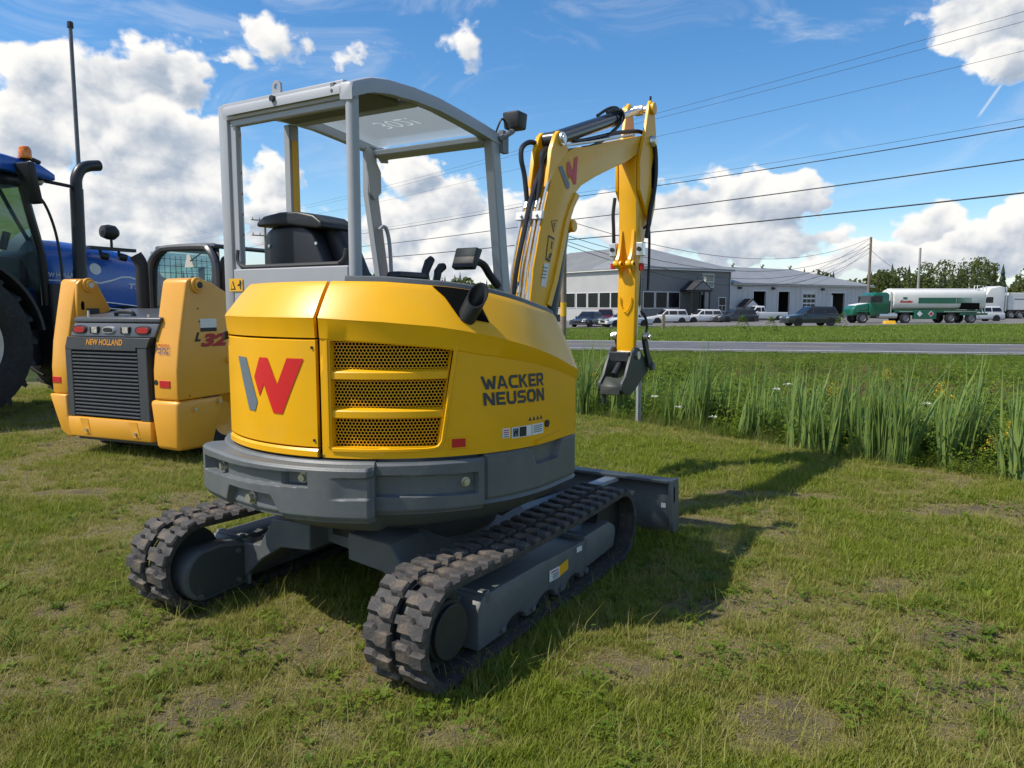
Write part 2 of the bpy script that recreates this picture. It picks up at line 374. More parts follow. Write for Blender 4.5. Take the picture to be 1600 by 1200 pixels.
GX, GY = np.meshgrid(gx, gy); GZ = gz(GX, GY); nxg, nyg = len(gx), len(gy)
me = bpy.data.meshes.new('ground'); vs = np.stack([GX, GY, GZ], -1).reshape(-1, 3)
ii = np.arange(nxg * nyg).reshape(nyg, nxg); fs = np.stack([ii[:-1, :-1], ii[:-1, 1:], ii[1:, 1:], ii[1:, :-1]], -1).reshape(-1, 4)
me.from_pydata(vs.tolist(), [], fs.tolist())
at = me.attributes.new('dry', 'FLOAT', 'POINT'); at.data.foreach_set('value', dryness(GX, GY).astype(np.float32).ravel())
at = me.attributes.new('ditch', 'FLOAT', 'POINT'); at.data.foreach_set('value', np.clip(edge_dist(GX, GY) * 2, 0, 1).astype(np.float32).ravel())
me.polygons.foreach_set('use_smooth', [True] * len(me.polygons))
gm = bpy.data.materials.new('lawn_soil'); gm.use_nodes = True; nt = gm.node_tree; b = nt.nodes['Principled BSDF']; b.inputs['Roughness'].default_value = .95; b.inputs['Specular IOR Level'].default_value = .1
tc = nt.nodes.new('ShaderNodeTexCoord'); ov = tc.outputs['Object']
ad = nt.nodes.new('ShaderNodeAttribute'); ad.attribute_name = 'dry'; dry = X(nt, ad.outputs['Fac'])
dd_ = nt.nodes.new('ShaderNodeAttribute'); dd_.attribute_name = 'ditch'; dit = X(nt, dd_.outputs['Fac'])
fine = noise(nt, ov, 55, 5, .7); mid = noise(nt, ov, 2.2, 5, .6); huge = noise(nt, ov, .11, 4, .6); str_ = noise(nt, ov, 160, 3, .7)
green = mixcol(nt, mid.sstep(.3, .7), (.080, .105, .012), (.135, .160, .022)); green = mixcol(nt, huge.sstep(.35, .65), green, mixcol(nt, mid.sstep(.4, .6), (.10, .14, .016), (.16, .175, .03)))
straw = mixcol(nt, fine.sstep(.3, .7), (.13, .105, .055), (.27, .22, .12)); soil = mixcol(nt, str_.sstep(.3, .7), (.060, .049, .038), (.15, .125, .10))
c1 = mixcol(nt, (dry + (fine - .5) * .7).sstep(.15, .75), green, straw); c1 = mixcol(nt, (dry + (fine - .5) * .8).sstep(.72, 1.15), c1, soil)
c1 = mixcol(nt, dit, c1, mixcol(nt, mid.sstep(.3, .7), (.030, .042, .012), (.055, .070, .018)))
spx = nt.nodes.new('ShaderNodeSeparateXYZ'); nt.links.new(ov, spx.inputs[0]); farm = X(nt, spx.outputs[1]).sstep(33, 38)
fg = noise(nt, ov, 1.1, 6, .65); c1 = mixcol(nt, farm, c1, mixcol(nt, (fg * .6 + huge * .4).sstep(.36, .62), (.10, .165, .014), (.19, .235, .034)))
nt.links.new(c1, b.inputs['Base Color']); bn = nt.nodes.new('ShaderNodeBump'); bn.inputs['Strength'].default_value = .8; bn.inputs['Distance'].default_value = .03
nt.links.new((fine * .6 + str_ * .4).k, bn.inputs['Height']); nt.links.new(bn.outputs[0], b.inputs['Normal'])
me.materials.append(gm); ground = struct(link('ground', me))

# ------------------------------------------------------------------ road
def roadpt(s_, d): p = RC + RD * s_ + RN * d; return float(p[0]), float(p[1])
ASP = mat('asphalt', (.105, .105, .112), .85, 0, .14, .8, bump=.4, bscale=120); LINE = mat('road_paint', (.62, .62, .60), .6, 0, .12, 5)
def band(name, d0, d1, z0, z1, m, parent=None, s0=-400, s1=400, n=80):
    P = [[(*roadpt(s_, d), z1) for s_ in frange_(s0, s1, n)] for d in (d0, d1)]; Q = [[(*roadpt(s_, d), z0) for s_ in frange_(s0, s1, n)] for d in (d0, d1)]
    return MB().slab(P, Q).build(name, m, parent, smooth=0)
def frange_(a, b, n): return [a + (b - a) * i / n for i in range(n + 1)]
road = struct(band('road', -RW, RW, -.42, -.292, ASP))
struct(band('road_shoulder', -RW - .7, -RW - .002, -.42, -.300, mat('gravel', (.17, .16, .145), .95, 0, .25, 3, bump=.6, bscale=60)))
for d in (-RW + .55, RW - .55): band('edge_line', d - .065, d + .065, -.2915, -.287, LINE, road)
for k in range(-14, 22): band('centre_dash', -.06, .06, -.2915, -.287, mat('road_yellow', (.50, .33, .05), .6, 0, .1), road, k * 9.0, k * 9.0 + 3, 2)
# ------------------------------------------------------------------ parking lot
def lotz(x, y): return float(gz(np.array([x]), np.array([y]))[0]) + .012
LOT = [(3, 66), (14, 70), (20, 67.5), (27, 63.0), (36, 66), (60, 72), (95, 80), (120, 100), (60, 125), (-10, 125), (-10, 70)]
pav = mat('lot_asphalt', (.155, .145, .135), .9, 0, .2, .5, bump=.4, bscale=40)
bm = bmesh.new(); bm.faces.new([bm.verts.new((x, y, 0)) for x, y in LOT]); bmesh.ops.triangulate(bm, faces=bm.faces)
for xk in frange_(-8, 118, 42): bmesh.ops.bisect_plane(bm, geom=bm.verts[:] + bm.edges[:] + bm.faces[:], plane_co=(xk, 0, 0), plane_no=(1, 0, 0))
for yk in frange_(64, 122, 20): bmesh.ops.bisect_plane(bm, geom=bm.verts[:] + bm.edges[:] + bm.faces[:], plane_co=(0, yk, 0), plane_no=(0, 1, 0))
for v in bm.verts: v.co.z = lotz(v.co.x, v.co.y) + .03
me = bpy.data.meshes.new('parking_lot'); bm.to_mesh(me); bm.free(); me.materials.append(pav); struct(link('parking_lot', me))
# ================================================================== EXCAVATOR
EXO = (-.5462, 3.8172, 0)
ex = thing('excavator', 'yellow mini excavator with open grey canopy and rubber tracks on the grass', 'excavator', EXO, R(59))
R0 = .856
def plan(t, dr=0.0):
    if -90 <= t <= 90:
        a = R(t); return (-(R0 + dr) * math.cos(a), (R0 + dr) * math.sin(a))
    sg = 1 if t > 0 else -1; s_ = R0 * R(abs(t) - 90)
    if s_ <= .2: return (s_, sg * (R0 + dr))
    ph = min((s_ - .2) / .16, math.pi / 2)
    return (.2 + (.16 + dr) * math.sin(ph), sg * ((R0 - .16) + (.16 + dr) * math.cos(ph)))
def pz(t, dr, z): x, y = plan(t, dr); return (x, y, z)
ZCX = [-118, -101, -92, -78, -66, -54, -47, -33, -15, 40]; ZCY = [1.09, 1.168, 1.213, 1.272, 1.317, 1.352, 1.368, 1.387, 1.403, 1.407]
ZTX = [-118, -100, -78, -66, -53, -33, -15, 40]; ZTY = [1.35, 1.42, 1.478, 1.507, 1.527, 1.546, 1.55, 1.545]
zc = lambda t: interp(t, ZCX, ZCY)
zt = lambda t: interp(t, ZTX, ZTY)
z2 = lambda t: zc(t) - interp(t, [-100, -60], [.05, .09])
def frange(a, b, n): return [a + (b - a) * i / n for i in range(n + 1)]
def hood_rows(t):
    c_, tp = zc(t), zt(t); h = tp - c_
    return [(0, z2(t)), (.004, z2(t) + .006), (.011, c_ - .010), (.013, c_ - .003), (.009, c_ + .004), (-.02, c_ + .30 * h), (-.055, c_ + .62 * h), (-.085, c_ + .86 * h), (-.098, tp - .006), (-.106, tp)]
TR = lambda z: interp(z, [.875, 1.31], [-47.6, -52.2])
GL = -18.4; TEND = -116.0; G0, G1 = .876, 1.308
# --- near-black sheet painting the shade seen through gaps and grille
mb = MB(); ts = frange(33, TEND, 60)
mb.grid([[pz(t, -.075, .83) for t in ts], [pz(t, -.075, z2(t)) for t in ts], [pz(t, -.075, zc(t) - .03) for t in ts], [pz(t, -.16, zt(t) - .03) for t in ts]])
mb.build('engine_bay_shade', DRK, ex)
# --- main hood
mb = MB(); ts = frange(-15.5, GL, 3) + frange(GL, -52.2, 18)[1:] + frange(-52.2, TEND, 34)[1:]
rows = [hood_rows(t) for t in ts]
mb.grid([[pz(t, r[k][0], r[k][1]) for t, r in zip(ts, rows)] for k in range(10)])
zs = lambda t, k: .83 + (z2(t) - .83) * k
# left stile
ta = frange(-15.5, GL, 3)
ZR = [.83, .845, G0] + [G0 + (G1 - G0) * i / 8 for i in range(1, 9)]
mb.grid([[pz(t, 0, z) for t in ta] for z in ZR] + [[pz(t, 0, z2(t)) for t in ta]])
# below and above the grille
tb = frange(GL, TR(G0), 16)
mb.grid([[pz(t, 0, z) for t in tb] for z in (.83, .845, G0)])
tb2 = frange(GL, TR(G1), 18)
mb.grid([[pz(t, 0, z) for t in tb2] for z in (G1,)] + [[pz(t, 0, z2(t)) for t in tb2]])
# right of the grille
def rgt(z, k): return TR(z) + (TEND - TR(z)) * k
ks = frange(0, 1, 34)
mb.grid([[pz(rgt(max(z, G0), k), 0, min(z, 9)) for k in ks] for z in (.83, .845, G0)] +
        [[pz(rgt(z, k), 0, G0 + (min(G1, z2(rgt(z, k))) - G0) * (z - G0) / (G1 - G0)) for k in ks] for z in ZR[3:]] +
        [[pz(rgt(G1, k), 0, z2(rgt(G1, k))) for k in ks]])
# recess walls
for z in (G0, G1):
    tt = frange(GL, TR(z), 18); mb.grid([[pz(t, 0, z) for t in tt], [pz(t, -.04, z) for t in tt]])
mb.grid([[pz(GL, d, z) for z in ZR[2:]] for d in (0, -.04)])
mb.grid([[pz(TR(z) - (0 if d == 0 else 1.2) * 0, d, z) for z in ZR[2:]] for d in (0, -.04)])
# edges turned in at the split and along the bottom
mb.grid([[pz(-15.5, d, z) for z in (.83, 1.0, 1.2, z2(-15.5))] for d in (0, -.04)])
mb.grid([[pz(-15.5, r[0], r[1]) for r in hood_rows(-15.5)], [pz(-15.5, r[0] - .04, r[1] - .012) for r in hood_rows(-15.5)]])
tt = frange(-15.5, TEND, 50); mb.grid([[pz(t, 0, .83) for t in tt], [pz(t, -.03, .83) for t in tt]])
hood = mb.build('engine_hood', YEL, ex, smooth=28, merge=.0004)
# thin moulded frame round the grille
mb = MB()
def strip(mb, path, w, h):   # raised bead along (t,z) path
    P = [[], [], [], []]
    for i, (t, z) in enumerate(path):
        a = path[max(i - 1, 0)]; b = path[min(i + 1, len(path) - 1)]
        dx, dz = (b[0] - a[0]) * R0 * R(1), b[1] - a[1]; l = math.hypot(dx, dz); nx, nz = -dz / l, dx / l
        for k, (s_, hh) in enumerate(((-1, -.002), (-.6, h), (.6, h), (1, -.002))):
            P[k].append(pz(t + nx * w * s_ / (R0 * R(1)), hh, z + nz * w * s_))
    mb.grid(P)
strip(mb, [(GL + .9, G1 + .004), (GL + .9, 1.0), (GL + .9, G0)], .007, .006)
strip(mb, [(TR(z) - 1.0, z) for z in frange(G1 + .012, G0 + .02, 8)] + [(TR(G0) - .2, G0 - .003), (TR(G0) + 1.2, G0 - .010)] + [(t, G0 - .012) for t in frange(TR(G0) + 3, GL, 10)], .009, .006)
mb.build('grille_surround', YEL, hood, smooth=40, merge=.0003)
# --- grille: three perforated plates and two louvre bars
def perforated(za, zb, name):
    mb = MB(); p = .0148; rowh = p * .866; ro = p / math.sqrt(3); ri = ro * .80; RR = R0 - .03
    nr = int((zb - za) / rowh) + 2
    for j in range(nr):
        z = za + (j + .3) * rowh
        n = int((GL - TR(z)) * R(1) * RR / p) + 2
        for i in range(n):
            s_ = (i + (.5 if j % 2 else 0)) * p; vs = []
            if s_ > (GL - TR(z)) * R(1) * RR + p * .4: continue
            for rr in (ro, ri):
                for k in range(6):
                    a = math.pi / 6 + k * math.pi / 3
                    zz = min(max(z + rr * math.sin(a), za), zb); ss = s_ + rr * math.cos(a)
                    t = min(max(GL - ss / RR / R(1), TR(zz)), GL); vs.append(pz(t, -.03, zz))
            mb.add(vs, [(k, (k + 1) % 6, 6 + (k + 1) % 6, 6 + k) for k in range(6)])
    return mb.build(name, YEL, hood, smooth=0)
perforated(1.188, G1, 'perforated_plate'); perforated(1.030, 1.150, 'perforated_plate'); perforated(G0, .992, 'perforated_plate')
for zb_, za_ in ((1.150, 1.190), (.992, 1.032)):
    mb = MB(); rows = []
    for dr, z in ((-.036, za_ + .003), (-.010, za_ - .006), (-.006, za_ - .011), (-.006, zb_ + .004), (-.012, zb_), (-.036, zb_ - .002)):
        rows.append([pz(t, dr, z) for t in frange(GL - .05, TR(z) + .1, 18)])
    mb.grid(rows); mb.build('louvre_bar', YEL, hood, smooth=30)
# --- rear door with the emblem
TS, TE = 31.0, -14.2
mb = MB(); ts = frange(TS, TE, 22)
def dsl(mb, ts, rows, th=.022): mb.slab([[pz(t, d, z) for t in ts] for d, z in rows], [[pz(t, d - th, z) for t in ts] for d, z in rows])
dsl(mb, ts, [(-.004, .869), (.003, .873), (.003, 1.0), (.003, 1.15), (.003, 1.308), (-.004, 1.313)])
door = mb.build('rear_door', YEL, ex, smooth=28)
mb = MB(); dsl(mb, ts, [(.002, .829), (.008, .833), (.008, .855), (0, .864)]); mb.build('door_sill', YEL, ex, smooth=28)
mb = MB(); rows = [hood_rows(t) for t in ts]
dz_ = [(0, 1.320)]
mb.slab([[pz(t, 0 if k == 0 else r[k][0], 1.320 if k == 0 else r[k][1]) for t, r in zip(ts, rows)] for k in range(10)],
        [[pz(t, (0 if k == 0 else r[k][0]) - .022, (1.320 if k == 0 else r[k][1]) - (.012 if k > 4 else 0)) for t, r in zip(ts, rows)] for k in range(10)])
mb.build('rear_cowl', YEL, ex, smooth=28)
mb = MB()   # closed end of the cowl on the left
e = hood_rows(TS); mb.add([pz(TS, d, z) for d, z in e] + [pz(TS, -.3, e[-1][1]), pz(TS, -.3, .83), pz(TS, 0, .83)], [tuple(range(len(e) + 3))]); mb.build('cowl_end_plate', YEL, ex, smooth=0)
mb = MB(); mb.box(-.765, -.745, .425, .445, 1.295, 1.335); mb.build('door_hinge', BLK, ex, bevel=.004)
for zz in (.90, 1.28): mb = MB(); mb.cyl(pz(-13.2, .003, zz), pz(-13.2, .007, zz), .006, 8); mb.build('door_screw', BLK, door)
# emblem on the door
def onhouse(dr): return lambda t, z: pz(t, dr, z)
def poly_tz(name, pts, m, parent, dr):
    t0 = max(p[0] for p in pts); t1 = min(p[0] for p in pts)
    flat_print(name, [((t0 - a) / (t0 - t1), b) for a, b in pts], [tuple(range(len(pts)))], lambda a, b: pz(t0 + (t1 - t0) * a, dr, b), m, parent, cuts=max(2, int((t0 - t1) / 1.5)))
poly_tz('emblem_stroke', [(18.8, 1.228), (13.5, 1.228), (8.0, 1.040), (9.3, .999), (12.5, .999)], LGREY, door, .0055)
poly_tz('emblem_stroke', [(6.3, 1.232), (2.8, 1.232), (-.9, 1.122), (-4.8, 1.234), (-10.5, 1.234), (-2.6, 1.0), (.9, 1.0), (4.7, 1.119), (6.8, 1.066), (9.2, 1.146)], LRED, door, .0055)
# maker's name on the right flank: hand-drawn heavy letters
LTXT = mat('letter_slate', (.040, .050, .060), .5, 0, .03)
GLY = {'W': (1.45, [[(0, 1), (.19, 1), (.31, .36), (.42, .78), (.58, .78), (.69, .36), (.81, 1), (1, 1), (.80, 0), (.60, 0), (.5, .40), (.40, 0), (.20, 0)]]),
 'A': (1.1, [[(0, 0), (.22, 0), (.29, .2), (.5, .2), (.5, .38), (.36, .38), (.5, .78), (.5, 1), (.37, 1)], [(1, 0), (.78, 0), (.71, .2), (.5, .2), (.5, .38), (.64, .38), (.5, .78), (.5, 1), (.63, 1)]]),
 'C': (1, [[(1, 1), (.25, 1), (0, .75), (0, .25), (.25, 0), (1, 0), (1, .22), (.36, .22), (.25, .34), (.25, .66), (.36, .78), (1, .78)]]),
 'K': (1, [[(0, 0), (.25, 0), (.25, .40), (.34, .48), (.70, 0), (1, 0), (.52, .58), (.95, 1), (.64, 1), (.25, .62), (.25, 1), (0, 1)]]),
 'E': (.9, [[(0, 0), (1, 0), (1, .22), (.28, .22), (.28, .4), (.9, .4), (.9, .6), (.28, .6), (.28, .78), (1, .78), (1, 1), (0, 1)]]),
 'R': (1, [[(0, 0), (.25, 0), (.25, .33), (.25, .54), (.25, .79), (.25, 1), (0, 1)], [(.25, .33), (.45, .33), (.70, 0), (1, 0), (.72, .36), (.95, .5), (.95, .83), (.78, 1), (.25, 1), (.25, .79), (.66, .79), (.70, .74), (.70, .60), (.66, .54), (.25, .54)]]),
 'N': (1.05, [[(0, 0), (.25, 0), (.25, .62), (.72, 0), (1, 0), (1, 1), (.75, 1), (.75, .38), (.28, 1), (0, 1)]]),
 'U': (1, [[(0, 1), (0, .25), (.22, 0), (.78, 0), (1, .25), (1, 1), (.75, 1), (.75, .32), (.66, .22), (.34, .22), (.25, .32), (.25, 1)]]),
 'S': (.95, [[(1, 1), (.22, 1), (0, .82), (0, .58), (.2, .40), (.72, .40), (.75, .36), (.75, .26), (.70, .22), (.02, .22), (.02, 0), (.8, 0), (1, .18), (1, .42), (.8, .60), (.28, .60), (.25, .64), (.25, .74), (.30, .78), (1, .78)]]),
 'O': (1.1, [[(.5, 1), (.22, 1), (0, .75), (0, .25), (.22, 0), (.5, 0), (.5, .22), (.34, .22), (.25, .33), (.25, .67), (.34, .78), (.5, .78)], [(.5, 1), (.78, 1), (1, .75), (1, .25), (.78, 0), (.5, 0), (.5, .22), (.66, .22), (.75, .33), (.75, .67), (.66, .78), (.5, .78)]])}
def block_letters(name, word, fn, m, parent, gap=.14):
    tot = sum(GLY[c_][0] for c_ in word) + gap * (len(word) - 1) - (.17 if word[0] == 'W' else 0); x = 0; vs = []; fs = []
    for c_ in word:
        w_, polys = GLY[c_]
        for p in polys: fs.append(tuple(range(len(vs), len(vs) + len(p)))); vs += [((x + a * w_) / tot, b) for a, b in p]
        x += w_ + (gap if c_ != 'W' else -.03)
    return flat_print(name, vs, fs, fn, m, parent, cuts=24)
def bl(q, dr): # bilinear map of (a,b) in 0..1 onto four (t,z) corners TL TR BR BL
    def fn(a, b):
        t = (q[3][0] * (1 - a) + q[2][0] * a) * (1 - b) + (q[0][0] * (1 - a) + q[1][0] * a) * b
        z = (q[3][1] * (1 - a) + q[2][1] * a) * (1 - b) + (q[0][1] * (1 - a) + q[1][1] * a) * b
        return pz(t, dr, z)
    return fn
W1 = [(-59.9, 1.156), (-84.1, 1.152), (-84.4, 1.094), (-60.6, 1.100)]; W2 = [(-60.7, 1.087), (-84.4, 1.083), (-84.7, 1.026), (-61.0, 1.032)]
block_letters('maker_name', 'WACKER', bl(W1, .0025), LTXT, hood)
block_letters('maker_name', 'NEUSON', bl(W2, .0025), LTXT, hood)
# reflector, labels, handle
mb = MB(); dsl(mb, frange(-50.6, -55.9, 4), [(0, .859), (.006, .862), (.006, .908), (0, .911)], .01); mb.build('reflector_frame', YEL, hood, smooth=28)
mb = MB(); dsl(mb, frange(-51.3, -55.2, 4), [(.004, .866), (.009, .868), (.009, .902), (.004, .904)], .006); mb.build('reflector', RED, hood, smooth=28)
for t0, t1, z0, z1, m in ((-67.1, -69.8, .885, .927, WHT), (-70.5, -78.5, .879, .927, WHT), (-78.8, -84.3, .879, .927, WHT), (-76.7, -84.0, .940, .970, ORG)):
    lb = quad_print('warning_label', bl([(t0, z1), (t1, z1), (t1, z0), (t0, z0)], .002), m, hood, cuts=4)
for q in ([(-70.9, .922), (-73.0, .922), (-73.0, .884), (-70.9, .884)], [(-73.4, .924), (-76.2, .924), (-76.2, .882), (-73.4, .882)]):
    quad_print('warning_print', bl(q, .0032), BLK if q[0][0] < -73 else LGREY, hood, cuts=2)
for k in range(4):
    z = .889 + .009 * k
    quad_print('warning_print', bl([(-79.4, z + .004), (-83.6, z + .004), (-83.6, z), (-79.4, z)], .0032), LGREY, hood, cuts=2)
    quad_print('warning_print', bl([(-67.5, z + .004), (-69.4, z + .004), (-69.4, z), (-67.5, z)], .0032), RED if k > 1 else LGREY, hood, cuts=2)
    tq = -77.1 - 1.75 * k
    flat_print('warning_print', [(0, 0), (1, 0), (.5, 1)], [(0, 1, 2)], bl([(tq, .965), (tq - 1.3, .965), (tq - 1.3, .945), (tq, .945)], .0032), BLK, hood)
poly_tz('warning_print', [(-71.2, .905), (-71.6, .912), (-72.4, .911), (-72.8, .918), (-72.9, .910), (-72.6, .889), (-72.2, .900), (-71.6, .898), (-71.3, .889)], BLK, hood, .0042)
mb = MB(); mb.cyl(pz(-86.2, -.004, .918), pz(-86.2, .006, .918), .017, 16); mb.build('fuel_lock', BLK, hood)
mb = MB(); mb.slab([[pz(t, .002 if d == 0 else .016, interp(t, [-93, -80.5], [.862, .842]) + z) for t in frange(-80.5, -93, 6)] for d, z in ((0, -.012), (1, -.008), (1, .008), (0, .012))],
                   [[pz(t, -.01, interp(t, [-93, -80.5], [.862, .842]) + z) for t in frange(-80.5, -93, 6)] for d, z in ((0, -.012), (1, -.008), (1, .008), (0, .012))]); mb.build('hood_handle', YEL, hood, smooth=30)
# --- exhaust outlet
def slope(t, f, lift=.004):   # point on the sloping hood, f 0..1 from crease to top
    r = hood_rows(t)[4:]; u = f * (len(r) - 1); i = min(int(u), len(r) - 2); w = u - i
    d = r[i][0] * (1 - w) + r[i + 1][0] * w; z = r[i][1] * (1 - w) + r[i + 1][1] * w
    return Vector(pz(t, d + lift * .7, z + lift * .7))
mb = MB(); top = [slope(t, .86) for t in frange(-47.5, -60.5, 8)]; bot = [slope(t, .18) for t in frange(-54.0, -63.5, 8)]
mid = [slope(t, .5) for t in frange(-50.7, -62, 8)]
mb.grid([top, mid, bot]); pan = mb.build('exhaust_recess_shade', DRK, hood)  # black sheet laid on the slope paints the shade of the recess
mb = MB(); b0 = slope(-56.6, .22, -.02); ax = Vector((.05, -.50, .86)).normalized(); qn = ax.to_track_quat('Z', 'Y'); vs = []; n = 22
for rr in (.040, .035):
    for lv in (0, 1):
        for k in range(n):
            a = 2 * math.pi * k / n; off = qn @ Vector((rr * math.cos(a), rr * math.sin(a), 0)); p = b0 + off
            h = 0.0 if lv == 0 else .118 + off.dot(Vector((.75, .62, -.22))) * 1.35
            vs.append(p + ax * h)
fs = []
for k in range(n):
    k2 = (k + 1) % n
    fs += [(k, k2, n + k2, n + k), (2 * n + k2, 2 * n + k, 3 * n + k, 3 * n + k2), (n + k, n + k2, 3 * n + k2, 3 * n + k)]
mb.add(vs, fs); mb.build('exhaust_pipe', BLK, ex, smooth=40)
# --- deck rim and deck
mb = MB(); ts = frange(-20, TEND, 40)
mb.slab([[pz(t, d, zt(t) + z) for t in ts] for d, z in ((-.108, .001), (-.112, .018), (-.120, .023), (-.150, .024))], [[pz(t, d - .02, zt(t) - .03) for t in ts] for d, z in ((-.108, 0), (-.112, .018), (-.12, .02), (-.15, .02))])
mb.build('deck_rim', GRY, ex, smooth=35)
mb = MB(); mb.box(-.50, .66, -.55, .66, 1.36, 1.40); mb.build('floor_plate', BLK, ex)
# --- counterweight
def heightfield(name, ta, tb, za, zb, nt_, nz_, fn, thick, m=GRY, parent=ex):
    mb = MB(); T = frange(ta, tb, nt_); Z = frange(za, zb, nz_)
    mb.slab([[pz(t, fn(t, z), z) for t in T] for z in Z], [[pz(t, thick, z) for t in T] for z in Z])
    return mb.build(name, m, parent, smooth=32)
def ss(x, a, b): u = min(max((x - a) / (b - a), 0), 1); return u * u * (3 - 2 * u)
def inbox(t, z, t0, t1, z0a, z0b, z1a, z1b, ft=.35, fz=.0035):
    """soft mask of a box between t0>t1 with sloping bottom (z0a..z0b) and top (z1a..z1b)"""
    k = (t0 - t) / (t0 - t1); lo = z0a + (z0b - z0a) * k; hi = z1a + (z1b - z1a) * k
    return ss(t, t1 - ft, t1 + ft) * (1 - ss(t, t0 - ft, t0 + ft)) * ss(z, lo - fz, lo + fz) * (1 - ss(z, hi - fz, hi + fz))
def bump_left(t, z):
    d = .094 + .034 * ss(t, 18, 37)
    d -= .014 * (1 - ss(z, .585, .612)) + .012 * ss(z, .796, .808)
    d -= .028 * ss(t, 35.2, 38) + .03 * ss(-t, 29.3, 30.6)
    r1 = inbox(t, z, 31.5, -13.9, .700, .726, .764, .782)
    mid = inbox(t, z, 19.0, -6.0, .69, .72, .79, .80, .6)
    d -= r1 * (.055 - .030 * mid)
    k = (z - .59) / .09
    d -= .035 * ss(t, -6.4 + 4 * k - .3, -6.4 + 4 * k + .3) * (1 - ss(t, 16.9 - 2.6 * k - .3, 16.9 - 2.6 * k + .3)) * (1 - ss(z, .671, .678)) * (.45 + .55 * ss(z, .55, .66))
    d -= .012 * inbox(t, z, -22, -40, .681, .689, .766, .774, 2.5, .004)
    return d
cw = heightfield('rear_bumper', 38, -30.7, .585, .808, 190, 80, bump_left, -.08)
def bump_right(t, z):
    d = .020 - .012 * (1 - ss(z, .60, .622)) - .010 * ss(z, .803, .815)
    d -= .018 * ss(-t, 60.3, 61.1)
    d -= .036 * inbox(t, z, -20, -58.4, .684, .670, .766, .755) * (1 - .35 * (1 - ss(-t, 50, 56)))
    return d
cr = heightfield('side_bumper', -30.4, -61.2, .600, .816, 100, 70, bump_right, -.08)
def shroud(t, z):
    d = -.002 - .012 * (1 - ss(z, .62, .64)) - .006 * ss(z, .818, .826) - .012 * (1 - ss(-t, 61.6, 62.4))
    k = (z - .743) / .07
    d -= .03 * (1 - ss(t, -81.6 + 2.4 * k - .4, -81.6 + 2.4 * k + .4)) * ss(t, -93.7 - 2.3 * k - .4, -93.7 - 2.3 * k + .4) * ss(z, .740, .747)
    return d
heightfield('side_shroud', -61.5, -117, .612, .826, 120, 50, shroud, -.08)
mb = MB(); ts = frange(75, -117, 80)     # ledge under the hood
mb.slab([[pz(t, d, z) for t in ts] for d, z in ((-.10, .829), (.028, .821), (.036, .812), (.036, .74))], [[pz(t, -.12, .80) for t in ts]] * 3 + [[pz(t, -.12, .74) for t in ts]])
# only the stretch behind the left bumper shows as a ledge
mb = MB(); ts = frange(80, -30.5, 50)
mb.slab([[pz(t, d, z) for t in ts] for d, z in ((-.10, .823), (.020, .820), (.030, .810), (.030, .70))], [[pz(t, -.12, z) for t in ts] for z in (.80, .79, .78, .70)])
mb.build('counterweight_ledge', GRY, ex, smooth=35)
mb = MB(); ts = frange(110, -117, 80)     # belly below the bumpers
prof = [(.03, .600), (-.02, .565), (-.09, .515), (-.14, .487), (-.30, .47), (-.40, .44)]
mb.grid([[pz(t, -.02, .64) for t in ts]] + [[pz(t, d - (.03 if t < -31 else 0) , z + (.012 if t < -31 else 0)) for t in ts] for d, z in prof])
mb.build('belly_pan', GRY, ex, smooth=40)
mb = MB(); mb.cyl((0, 0, .36), (0, 0, .50), .47, 40); mb.build('slewing_ring', BLK, ex)
def bolt(t, z, d, r=.016, parent=ex, h=.018):
    mb = MB(); mb.cyl(pz(t, d - .02, z), pz(t, d + .002, z), r * 1.35, 16); mb.cyl(pz(t, d, z), pz(t, d + h, z), r, 6); mb.build('bolt', ZNC, parent, smooth=20)
bolt(22.6, .735, .068, parent=cw); bolt(-11.2, .752, .042, parent=cw); bolt(6.0, .640, .065, .02, cw, .024); bolt(-55.6, .716, -.012, .015, cr)
# --- canopy
YR, YL_, XR, XF = -.145, .68, -.52, .60
def roofz(x): return interp(x, [-.56, -.545, -.46, -.411, -.304, -.121, .08, .301, .482, .625, .66], [2.375, 2.398, 2.432, 2.447, 2.465, 2.476, 2.473, 2.452, 2.431, 2.411, 2.38])
canopy = thing('canopy', '', ''); 
for k in ('label', 'category'): del canopy[k]
canopy.parent = ex
def cpart(mb, name, m=LGR, **k): return mb.build(name, m, canopy, **k)
xs = [-.553, -.545, -.53, -.49, -.45, -.411, -.35, -.304, -.21, -.121, 0, .08, .2, .301, .4, .482, .56, .625, .65]
XS0 = xs
for y0, y1, nm in ((YR - .035, YR + .035, 'roof_rail'), (YL_ - .035, YL_ + .025, 'roof_rail')):
    xs = XS0 if y0 < 0 else XS0[3:]
    mb = MB(); prof = lambda x: [(y0, roofz(x) - .068), (y0, roofz(x) - .018), (y0 + .008, roofz(x) - .005), (y0 + .02, roofz(x)), (y1, roofz(x) - .001), (y1, roofz(x) - .06)]
    n = 6; vs = [(x, a, b) for x in xs for a, b in prof(x)]
    fs = [(i * n + k, i * n + (k + 1) % n, (i + 1) * n + (k + 1) % n, (i + 1) * n + k) for i in range(len(xs) - 1) for k in range(n)] + [tuple(range(n)), tuple(range(len(vs) - n, len(vs)))]
    mb.add(vs, fs); cpart(mb, nm)
xs = XS0
mb = MB(); mb.slab([[(x, y, roofz(x) - .004) for y in (YR + .03, YL_ - .03)] for x in xs if x < -.02], [[(x, y, roofz(x) - .035) for y in (YR + .03, YL_ - .03)] for x in xs if x < -.02]); cpart(mb, 'roof_panel')
mb = MB(); mb.slab([[(x, y, roofz(x) - .012) for y in (YR + .03, YL_ - .03)] for x in xs if x > -.04 and x < .6], [[(x, y, roofz(x) - .022) for y in (YR + .03, YL_ - .03)] for x in xs if x > -.04 and x < .6])
